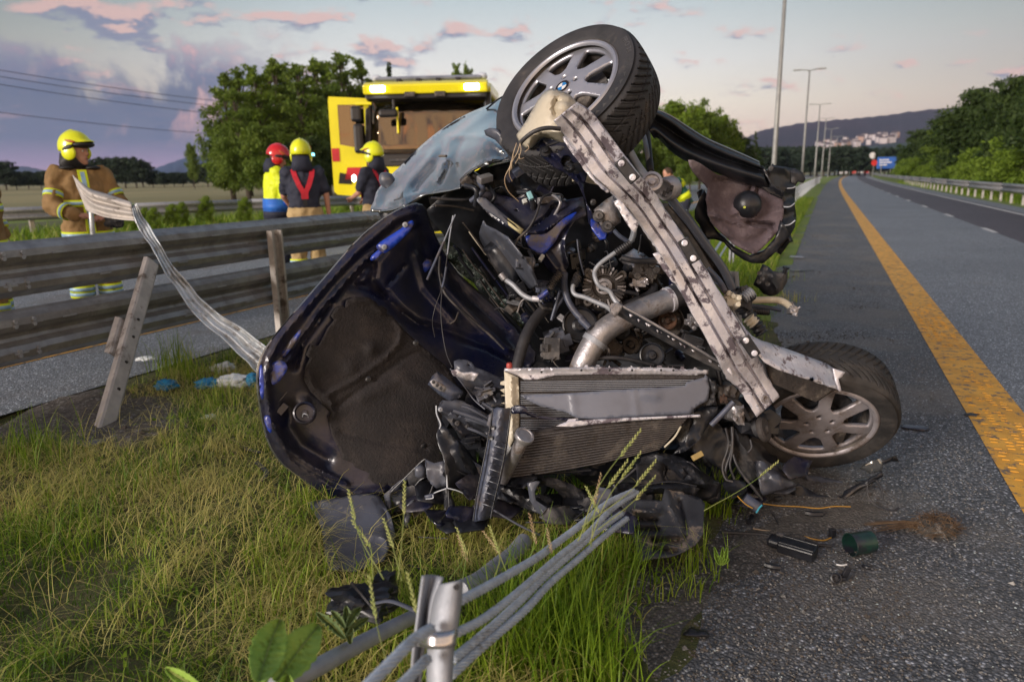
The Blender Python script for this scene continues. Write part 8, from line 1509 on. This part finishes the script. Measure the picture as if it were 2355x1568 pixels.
# ---------- people ----------
msk = mat('skin', (.50, .27, .19), (.44, .22, .15), 12, .55, 0, .1, 60, sub=.1)
mtan = mat('tan turnout fabric', (.27, .165, .065), (.20, .12, .045), 8, .85, 0, .5, 14); mtanl = mat('light tan trousers', (.46, .34, .17), (.36, .26, .12), 7, .85, 0, .6, 12); mnavy = mat('navy fabric', (.012, .016, .035), (.02, .024, .045), 8, .8, 0, .4, 20)
mhy = mat('hi vis yellow', (.68, .80, .01), (.60, .72, .01), 9, .6, 0, .4, 14); mhb = mat('bright blue fabric', (.02, .16, .62), (.02, .12, .5), 9, .6); msil = mat('reflective blue silver', (.30, .48, .66), None, 9, .35); mred2 = mat('red braces', (.55, .01, .03), None, 9, .6); mhelm = mat('helmet yellow', (.70, .76, .008), (.62, .68, .008), 5, .3, coat=.4); mhelr = mat('helmet red', (.58, .015, .02), None, 5, .25, coat=.5); mblk2 = mat('matt black gear', (.014, .014, .017), None, 9, .6); mgreen = mat('dark green vest fabric', (.01, .09, .06), None, 9, .7)
mhair = mat('short brown hair', (.06, .035, .02), None, 30, .8); meye = mat('eye white', (.7, .7, .68), None, 9, .3); mlip = mat('lips', (.42, .16, .13), None, 9, .6)
def ell(c, r, M3=None, seg=14, rings=9):
    V = []; Fc = []; M3 = M3 or Matrix.Identity(3); c = Vector(c)
    for i in range(rings+1):
        th_ = PI*i/rings
        for k in range(seg): a = 2*PI*k/seg; V.append(c+M3 @ Vector((r[0]*math.sin(th_)*math.cos(a), r[1]*math.sin(th_)*math.sin(a), r[2]*math.cos(th_))))
    for i in range(rings):
        for k in range(seg): Fc.append((i*seg+k, (i+1)*seg+k, (i+1)*seg+(k+1) % seg, i*seg+(k+1) % seg))
    return V, Fc
def limb(a, b, ra, rb, n_=6, bulge=0): 
    a, b = Vector(a), Vector(b); pts = [a.lerp(b, i/n_) for i in range(n_+1)]; rs = [ra+(rb-ra)*i/n_+bulge*math.sin(PI*i/n_) for i in range(n_+1)]
    return join_vf([tube_mesh(pts, rs, 12), ell(a, (ra,)*3), ell(b, (rb,)*3)])
def loft(secs, seg=20):                    # (centre, half width, half depth, axis x dir)
    V = []; Fc = []
    for c, hx, hy, xd in secs:
        c = Vector(c); xd = Vector(xd).normalized(); yd = Vector((-xd.y, xd.x, 0)).normalized()
        for k in range(seg): a = 2*PI*k/seg; ca, sa = math.cos(a), math.sin(a); V.append(c+xd*hx*math.copysign(abs(ca)**.85, ca)+yd*hy*math.copysign(abs(sa)**.85, sa))
    for i in range(len(secs)-1):
        for k in range(seg): Fc.append((i*seg+k, i*seg+(k+1) % seg, (i+1)*seg+(k+1) % seg, (i+1)*seg+k))
    Fc.append(tuple(range(seg))[::-1]); Fc.append(tuple((len(secs)-1)*seg+k for k in range(seg))); return V, Fc
FOLD = bpy.data.textures.new('folds', 'CLOUDS'); FOLD.noise_scale = .085; FOLD.noise_depth = 2
def fuse(name, parts, m, parent, vox=.014, sm=4):
    o = mesh_obj(name, *join_vf(parts), m, parent); r_ = o.modifiers.new('fuse', 'REMESH'); r_.mode = 'VOXEL'; r_.voxel_size = vox; r_.use_smooth_shade = True
    s_ = o.modifiers.new('smooth', 'SMOOTH'); s_.factor = .6; s_.iterations = sm
    if vox > .012:
        d_ = o.modifiers.new('folds', 'DISPLACE'); d_.texture = FOLD; d_.strength = .045; d_.mid_level = .5; d_.texture_coords = 'LOCAL'
    return o
def person(loc, face, label, J, kit, parts_scale=1.0, look=0.0, tilt=0.0, group=None):
    """J: joints in metres, x = person's left-right seen from behind (right +), y forward, z up"""
    RZ = Matrix.Rotation(face, 3, 'Z'); loc = Vector(loc); p = empty('person', loc, 0, label, 'person', group)
    W_ = lambda q: loc+RZ @ (Vector(q)*parts_scale)
    j = {k: W_(v) for k, v in J.items()}; S = parts_scale; xd = RZ @ Vector((1, 0, 0)); fd = RZ @ Vector((0, 1, 0))
    hz = RZ @ Matrix.Rotation(look, 3, 'Z') @ Matrix.Rotation(tilt, 3, 'X'); hc = j['head']; H3 = hz
    hp = lambda x, y, z: hc+H3 @ (Vector((x, y, z))*S)
    hr = [ell(hp(0, 0, .02), (.076*S, .095*S, .115*S), H3, 20, 14), ell(hp(0, .035, -.055), (.055*S, .06*S, .06*S), H3, 14, 10), limb(j['neck'], hp(0, -.01, -.06), .062*S, .055*S), join_vf([tube_mesh([hp(0, .088, .02), hp(0, .112, -.018)], [.008*S, .016*S], 8)]), ell(hp(0, .100, -.02), (.018*S, .018*S, .012*S), H3, 8, 6), ell(hp(0, .083, .032), (.055*S, .014*S, .012*S), H3, 10, 6), ell(hp(-.079, -.005, .0), (.010*S, .02*S, .03*S), H3, 8, 6), ell(hp(.079, -.005, .0), (.010*S, .02*S, .03*S), H3, 8, 6), ell(hp(0, .075, -.095), (.028*S, .022*S, .02*S), H3, 10, 6)]
    tors = [loft([(j['pelvis'], .15*S, .10*S, xd), (j['pelvis'].lerp(j['chest'], .4), .135*S, .095*S, xd), (j['chest'], .165*S, .11*S, xd), (j['chest'].lerp(j['neck'], .75), .15*S, .085*S, xd), (j['neck'], .06*S, .055*S, xd)])]
    bp = hr+tors
    for s_ in 'LR':
        bp += [limb(j['sh'+s_], j['el'+s_], .052*S, .040*S), limb(j['el'+s_], j['wr'+s_], .040*S, .028*S), limb(j['hip'+s_], j['kn'+s_], .085*S, .056*S), limb(j['kn'+s_], j['an'+s_], .054*S, .038*S, bulge=.008), limb(j['chest'].lerp(j['neck'], .5), j['sh'+s_], .07*S, .055*S)]
        # hand: palm, four fingers with two bends, thumb
        wv = (j['wr'+s_]-j['el'+s_]).normalized(); hd = Vector(J.get('hd'+s_, (0, 0, 0))); wv = (RZ @ hd).normalized() if hd.length > 0 else wv
        sd = wv.cross(Vector((0, 0, 1))); sd = sd.normalized() if sd.length > .1 else xd; nrm = sd.cross(wv).normalized(); w0 = j['wr'+s_]
        bp.append(limb(w0, w0+wv*.075*S, .026*S, .032*S)); bp.append(ell(w0+wv*.05*S, (.042*S, .02*S, .045*S), Matrix((sd, nrm, wv)).transposed()))
        for f in range(4):
            b = w0+wv*.085*S+sd*(-.03+.02*f)*S; L1 = (.038, .043, .040, .032)[f]*S; m1 = b+wv*L1-nrm*.012*S; e = m1+wv*L1*.45-nrm*L1*.7; bp += [limb(b, m1, .0095*S, .0088*S, 2), limb(m1, e, .0088*S, .0075*S, 2)]
        sg = 1 if s_ == 'L' else -1; tb_ = w0+wv*.03*S-sd*.03*S*sg; tm_ = tb_+(wv*.7-sd*sg*.7).normalized()*.045*S; bp += [limb(tb_, tm_, .013*S, .011*S, 2), limb(tm_, tm_+(wv-nrm*.4).normalized()*.03*S, .011*S, .009*S, 2)]
    body = fuse('body', bp, kit.get('skin', msk), p, .009, 2)
    for sx in (-1, 1):
        e = mesh_obj('eye', *ell(hp(sx*.030, .084, .016), (.014*S, .010*S, .009*S), H3, 10, 6), meye, body); mesh_obj('iris', *ell(hp(sx*.030, .092, .016), (.005*S, .004*S, .005*S), H3, 8, 5), mhair, body)
    mesh_obj('mouth', *ell(hp(0, .090, -.056), (.024*S, .010*S, .007*S), H3, 10, 5), mlip, body); mesh_obj('hair', *ell(hp(0, -.018, .035), (.083*S, .093*S, .105*S), H3, 16, 10), mhair, p)
    # trousers
    tr_ = kit['trouser']; f = kit.get('fat', 1.0)
    tp = [loft([(j['pelvis']+Vector((0, 0, -.12)), .185*S*f, .145*S*f, xd), (j['pelvis'], .20*S*f, .15*S*f, xd), (j['pelvis'].lerp(j['chest'], kit.get('bib', .35)), .185*S*f, .14*S*f, xd)])]
    for s_ in 'LR': tp += [limb(j['hip'+s_], j['kn'+s_], .125*S*f, .10*S*f), limb(j['kn'+s_], j['an'+s_]+Vector((0, 0, .06)), .10*S*f, .10*S*f)]
    fuse('trousers', tp, tr_, p, .018, 3)
    for s_ in 'LR':
        a = j['an'+s_]; mesh_obj('boot', *join_vf([limb(a+Vector((0, 0, .12)), a, .062*S, .06*S), ell(a+fd*.07*S-Vector((0, 0, .045)), (.055*S, .135*S, .05*S), RZ)]), mblk2, p)
        for k_, (t, mm) in enumerate(kit.get('leg_bands', [])): band(p, 'trouser_band', j['kn'+s_], j['an'+s_], t, .108*S*f, .035, mm)
    # upper garment
    u = kit['top']; sl = kit.get('sleeve', 1.0); g = kit.get('bulk', 1.0)
    up = [loft([(j['pelvis'].lerp(j['chest'], kit.get('hem', -.25)), .20*S*g, .155*S*g, xd), (j['pelvis'].lerp(j['chest'], .35), .19*S*g, .15*S*g, xd), (j['chest'], .21*S*g, .15*S*g, xd), (j['chest'].lerp(j['neck'], .6), .19*S*g, .125*S*g, xd), (j['neck']-Vector((0, 0, .01)), .085*S, .08*S, xd)])]
    for s_ in 'LR':
        up += [limb(j['chest'].lerp(j['neck'], .45), j['sh'+s_], .10*S*g, .085*S*g)]
        if sl > .6: up += [limb(j['sh'+s_], j['el'+s_], .085*S*g, .072*S*g), limb(j['el'+s_], j['el'+s_].lerp(j['wr'+s_], .92), .072*S*g, .056*S*g)]
        else: up += [limb(j['sh'+s_], j['sh'+s_].lerp(j['el'+s_], .75), .078*S, .070*S)]
    fuse('jacket' if sl > .6 else 'shirt', up, u, p, .015, 3)
    # helmet
    hm = kit.get('helmet')
    if hm:
        V = []; Fc = []; sg_ = 30; rg = 14
        for i in range(rg+1):
            th_ = PI*.68*i/rg
            for k in range(sg_):
                a = 2*PI*k/sg_; ca, sa = math.cos(a), math.sin(a); r_ = math.sin(th_); ridge = .012*math.exp(-(ca/.16)**2)*(sa < .99); z = .155*math.cos(th_)+ridge*math.cos(th_*.8)
                lim = -.035 if sa < .35 else .03+.02*sa; z = max(z, lim) if th_ > 1.3 else z; V.append(hp(.125*r_*ca, (.155*r_*sa-.01)+(.03 if sa > .7 and th_ > 1.2 else 0), z+.055))
        for i in range(rg):
            for k in range(sg_): Fc.append((i*sg_+k, (i+1)*sg_+k, (i+1)*sg_+(k+1) % sg_, i*sg_+(k+1) % sg_))
        h_ = mesh_obj('helmet', V, Fc, hm, p); solid(h_, .006, 0)
        V, Fc = ell(hp(0, .07, .075), (.118*S, .098*S, .035*S), H3, 18, 8); mesh_obj('visor', V, Fc, mblk2, h_)
        for sx in (-1, 1):
            mesh_obj('ear_shell', *ell(hp(sx*.112, -.005, .0), (.022*S, .075*S, .07*S), H3, 14, 8), hm, h_)
            mesh_obj('side_vent', *ell(hp(sx*.124, .0, .045), (.012*S, .06*S, .022*S), H3 @ Matrix.Rotation(sx*0+.35, 3, 'X'), 10, 6), mblk2, h_); mesh_obj('side_flash', *ell(hp(sx*.118, .03, .105), (.010*S, .055*S, .012*S), H3 @ Matrix.Rotation(-.2, 3, 'X'), 10, 6), mat('helmet red flash', (.45, .10, .02), None, 5, .4), h_)
            if kit.get('lamp') and sx == kit['lamp']: tube('helmet_lamp', [tuple(hp(sx*.14, .02, .02)), tuple(hp(sx*.145, .08, .02))], .018, mat('cyan lamp', (.1, .6, .8), None, 3, .3, emis=(.2, .75, 1), estr=2.5) if kit['lamp'] else mblk2, h_, 12, wpts=True, smooth=False)
        tube('chin_strap', [tuple(hp(-.1, .02, -.02)), tuple(hp(-.055, .06, -.10)), tuple(hp(0, .075, -.125)), tuple(hp(.055, .06, -.10)), tuple(hp(.1, .02, -.02))], .007, mblk2, h_, 8, wpts=True)
    if kit.get('cape'):
        V, Fc = loft([(hp(0, -.05, .0), .105*S, .10*S, H3 @ Vector((1, 0, 0))), (hp(0, -.06, -.09), .115*S, .10*S, xd), (j['neck']-fd*.035+Vector((0, 0, -.04)), .145*S, .095*S, xd)]); mesh_obj('neck_guard', V, Fc, kit['cape'], p)
    # bands on the arms and the trunk
    for nm, a, b, t, r_, h__, mm in kit.get('bands', []):
        A_ = j[a] if isinstance(a, str) else W_(a); B_2 = j[b] if isinstance(b, str) else W_(b); band(p, nm, A_, B_2, t, r_*S, h__, mm, flat=.76 if a in ('pelvis', 'chest') else 1, xd=xd)
    return p, j, W_, RZ
def band(p, nm, A_, B_, t, r, h__, mm, flat=1.0, xd=None):
    c = A_.lerp(B_, t); ax = (B_-A_).normalized()
    for k, (off, w_, m, dr) in enumerate([(0, h__, mm[0], 0), (0, h__*.45, mm[1], .003)]):
        n_ = 6; V = []; Fc = []; sg_ = 28; fr_ = frame(ax, None)
        if flat != 1.0: fr_ = Matrix((xd, ax.cross(xd), ax)).transposed()
        for i in range(3):
            for q in range(sg_):
                a = 2*PI*q/sg_; ca, sa = math.cos(a), math.sin(a)
                if flat != 1.0: ca = math.copysign(abs(ca)**.85, ca); sa = math.copysign(abs(sa)**.85, sa)
                V.append(c+fr_ @ Vector(((r+dr)*ca, (r+dr)*flat*sa, w_*(i-1))))
        for i in range(2):
            for q in range(sg_): Fc.append((i*sg_+q, i*sg_+(q+1) % sg_, (i+1)*sg_+(q+1) % sg_, (i+1)*sg_+q))
        o = mesh_obj(nm, V, Fc, m, p); solid(o, .004, 0)
YS = (mhy, msil)
def joints(**k):
    J = dict(pelvis=(0, 0, .98), chest=(0, .01, 1.32), neck=(0, 0, 1.52), head=(0, .02, 1.66), shL=(-.19, 0, 1.46), shR=(.19, 0, 1.46), elL=(-.24, 0, 1.17), elR=(.24, 0, 1.17), wrL=(-.24, .08, .92), wrR=(.24, .08, .92), hipL=(-.10, 0, .95), hipR=(.10, 0, .95), knL=(-.12, .02, .52), knR=(.12, .02, .52), anL=(-.13, 0, .09), anR=(.13, 0, .09)); J.update(k); return J
def stand(u, depth): q = Vector(CAM+ray(u, 600)*depth); q = Vector(CAM)+(q-Vector(CAM)); r = ray(u, 420); g = Vector(CAM+r*depth); return Vector((g.x, g.y, 0))
tanb = [('sleeve_band', 'shL', 'elL', .62, .085, .03, YS), ('sleeve_band', 'shR', 'elR', .62, .085, .03, YS), ('sleeve_band', 'elL', 'wrL', .55, .076, .028, YS), ('sleeve_band', 'elR', 'wrR', .55, .076, .028, YS), ('chest_band', 'pelvis', 'chest', .62, .222, .032, YS), ('hem_band', 'pelvis', 'chest', -.28, .224, .035, YS)]
# firefighter in tan gear at the left: body turned to the camera's right, face looking right
p1, j1, W1, R1 = person(stand(186, 6.95), R(-140), 'firefighter in tan turnout gear with yellow helmet holding the torn rail strip', joints(elL=(-.30, .12, 1.14), wrL=(-.10, .30, 1.05), elR=(.29, .10, 1.16), wrR=(.12, .34, 1.08), hdL=(1, .5, -.1), hdR=(-.9, .7, -.1)),
    dict(trouser=mtan, top=mtan, bulk=1.06, helmet=mhelm, cape=mblk2, bands=tanb, leg_bands=[(.38, YS), (.5, YS)], hem=-.3), look=R(45))
# front closure with lettered strip
fwd = R1 @ Vector((0, 1, 0)); 
V = [W1((x, .168+.012*(z < 1.2), z)) for z in (.92, 1.1, 1.25, 1.38, 1.48) for x in (-.045, .045)]; 
V = [W1((x, y, z)) for z, y in ((.90, .185), (1.1, .178), (1.25, .175), (1.38, .165), (1.50, .115)) for x in (-.04, .04)]; o = mesh_obj('front_placket', V, [(i*2, i*2+1, i*2+3, i*2+2) for i in range(4)], mhy, p1, smooth=False); solid(o, .008, 0)
V = [W1((x, y+.008, z)) for z, y in ((.92, .185), (1.1, .178), (1.25, .175), (1.38, .165), (1.48, .118)) for x in (-.018, .018)]; o = mesh_obj('placket_stripe', V, [(i*2, i*2+1, i*2+3, i*2+2) for i in range(4)], msil, p1, smooth=False); solid(o, .004, 0)
for sx in (-1, 1): mesh_obj('shoulder_patch', *ell(W1((sx*.11, .05, 1.52)), (.07, .07, .02), R1), mblk2, p1)
gl = lump('glove', 'K', 752, 785, 6.5, 55, 34, .05, mblk2, None, seed=81, amp=.4); tag(gl, 'black glove hanging from the hand of the tan firefighter', 'glove')
# second firefighter cut by the left edge
p0, *_ = person(stand(-62, 5.95), R(-60), 'firefighter in tan gear cut off by the left edge of the picture', joints(elL=(-.27, .06, 1.15), wrL=(-.24, .12, .92), elR=(.27, .0, 1.15)), dict(trouser=mtan, top=mtan, bulk=1.05, helmet=mhelm, cape=mblk2, bands=tanb, leg_bands=[(.38, YS), (.5, YS)], hem=-.3))
# man in yellow and blue jacket with red helmet
p2, j2, W2, R2 = person(stand(632, 9.6), R(-62), 'person in yellow and blue jacket with red helmet looking down at his hands', joints(elL=(-.23, .12, 1.16), wrL=(-.10, .30, 1.0), elR=(.25, .10, 1.16), wrR=(.10, .32, 1.0), head=(0, .06, 1.64), hdL=(.3, 1, -.3), hdR=(-.3, 1, -.3)),
    dict(trouser=mnavy, top=mhy, bulk=1.08, helmet=mhelr, cape=mnavy, hem=-.15, bands=[('blue_cuff', 'elL', 'wrL', .2, .088, .06, (mhb, mhb)), ('blue_cuff', 'elR', 'wrR', .2, .088, .06, (mhb, mhb)), ('navy_cuff', 'elL', 'wrL', .62, .078, .05, (mnavy, mnavy)), ('navy_cuff', 'elR', 'wrR', .62, .078, .05, (mnavy, mnavy)), ('cuff', 'elL', 'wrL', .95, .062, .03, (mhb, msil)), ('cuff', 'elR', 'wrR', .95, .062, .03, (mhb, msil)), ('blue_hem', 'pelvis', 'chest', .15, .232, .10, (mhb, mhb)), ('navy_hem', 'pelvis', 'chest', -.15, .232, .07, (mnavy, mnavy))]), look=R(-10), tilt=R(-22))
# firefighter seen from behind: navy shirt, red braces, tan trousers
p3, j3, W3, R3 = person(stand(697, 8.9), R(18), 'firefighter seen from behind in navy shirt with red braces and yellow helmet', joints(elR=(.27, -.01, 1.18), wrR=(.29, .03, .92), elL=(-.25, .10, 1.18), wrL=(-.14, .28, 1.0)),
    dict(trouser=mtanl, top=mnavy, sleeve=.4, helmet=mhelm, cape=mnavy, bib=.55, fat=1.0, hem=.15, lamp=1, leg_bands=[(.38, YS)]), look=R(-6))
def strap(p, Wf, pts, w_, m, name='brace', t=.006):
    V = []; 
    for i, q in enumerate(pts):
        a = Vector(pts[max(0, i-1)]); b = Vector(pts[min(len(pts)-1, i+1)]); d = (b-a).normalized(); s = Vector((d.z, 0, -d.x)).normalized()*w_/2; V += [Wf(Vector(q)+s), Wf(Vector(q)-s)]
    o = mesh_obj(name, V, [(i*2, i*2+1, i*2+3, i*2+2) for i in range(len(pts)-1)], m, p, smooth=False); solid(o, t, 0); return o
for sx in (-1, 1): strap(p3, W3, [(sx*.115, -.085, 1.50), (sx*.10, -.125, 1.42), (sx*.06, -.158, 1.31), (sx*.015, -.165, 1.22)], .06, mred2)
strap(p3, W3, [(0, -.168, 1.24), (0, -.168, 1.14)], .085, mred2); strap(p3, W3, [(0, -.166, 1.14), (0, -.164, 1.06)], .05, mblk2)
# firefighter beside the truck, looking left
p4, j4, W4, R4 = person(stand(862, 9.9), R(60), 'firefighter beside the fire engine in navy shirt with red braces, looking left', joints(elR=(.26, .08, 1.18), wrR=(.18, .30, 1.1), elL=(-.24, .10, 1.18), wrL=(-.12, .32, 1.12)),
    dict(trouser=mtanl, top=mnavy, sleeve=.4, helmet=mhelm, cape=mnavy, bib=.45, hem=.1, leg_bands=[(.38, YS)]), look=R(10))
for sx in (-1, 1): strap(p4, W4, [(sx*.115, .07, 1.50), (sx*.11, .13, 1.40), (sx*.105, .155, 1.25), (sx*.10, .155, 1.1)], .05, mred2); strap(p4, W4, [(sx*.115, -.085, 1.50), (sx*.10, -.125, 1.42), (sx*.06, -.158, 1.31), (sx*.015, -.165, 1.15)], .05, mred2)
strap(p4, W4, [(.16, -.10, 1.34), (.16, -.10, 1.2)], .06, mhy, 'radio_pouch', .03); mesh_obj('chest_lamp', *ell(W4((-.2, .2, 1.38)), (.03, .03, .05)), mlit, p4)
strap(p4, W4, [(.1, .17, 1.10), (.1, .17, 1.02)], .09, mat('amber pouch', (.7, .35, .02), None, 9, .5), 'pouch', .04)
# vest wearer beyond the median
p5, j5, W5, R5 = person(stand(1572, 14.5), R(100), 'person in green and yellow vest bending over beyond the median behind the wreck', joints(chest=(0, .14, 1.12), neck=(0, .26, 1.28), head=(0, .34, 1.36), shL=(-.19, .22, 1.22), shR=(.19, .22, 1.22), elL=(-.22, .34, .98), elR=(.22, .34, .98), wrL=(-.1, .52, .92), wrR=(.1, .52, .92), pelvis=(0, 0, .86), hipL=(-.1, 0, .84), hipR=(.1, 0, .84), knL=(-.12, .08, .46), knR=(.12, .08, .46)),
    dict(trouser=mnavy, top=mgreen, bulk=1.05, bands=[('vest_band', 'pelvis', 'chest', .25, .215, .07, (mhy, mhy)), ('sleeve_band', 'shL', 'elL', .5, .095, .07, (mhy, mhy)), ('sleeve_band', 'shR', 'elR', .5, .095, .07, (mhy, mhy)), ('vest_band', 'chest', 'neck', .1, .212, .05, (mhy, mhy))]), tilt=R(-35))
# ---------- the evening air ----------
bm = bmesh.new(); bmesh.ops.create_cube(bm, size=1)
for v in bm.verts: v.co = Vector((v.co.x*7000, v.co.y*4600+1700, (v.co.z+.5)*640-1.1))
me = bpy.data.meshes.new('haze'); bm.to_mesh(me); bm.free(); hz_ = bpy.data.objects.new('haze', me); col.objects.link(hz_); hz_['kind'] = 'stuff'; hz_['label'] = 'thin bluish evening haze over the whole valley'
m = bpy.data.materials.new('haze air'); m.use_nodes = True; T = NT(m.node_tree); pv = T.n('ShaderNodeVolumePrincipled'); o = T.n('ShaderNodeOutputMaterial'); T.l(pv.outputs[0], o.inputs['Volume'])
pv.inputs['Color'].default_value = (.62, .72, 1, 1); pv.inputs['Density'].default_value = .00009; me.materials.append(m)
# ---------- finish: put the origin of every single-mesh thing at its base ----------
for o in list(bpy.data.objects):
    if o.type == 'MESH' and o.parent is None and o.data.users == 1 and o.get('kind') != 'structure' and o.matrix_basis == Matrix():
        n_ = len(o.data.vertices); a = np.empty(n_*3, 'f4'); o.data.vertices.foreach_get('co', a); a = a.reshape(-1, 3); lo, hi = a.min(0), a.max(0)
        c = np.array([(lo[0]+hi[0])/2, (lo[1]+hi[1])/2, lo[2]], 'f4'); o.data.vertices.foreach_set('co', (a-c).ravel()); o.data.update(); o.location = [float(q) for q in c]
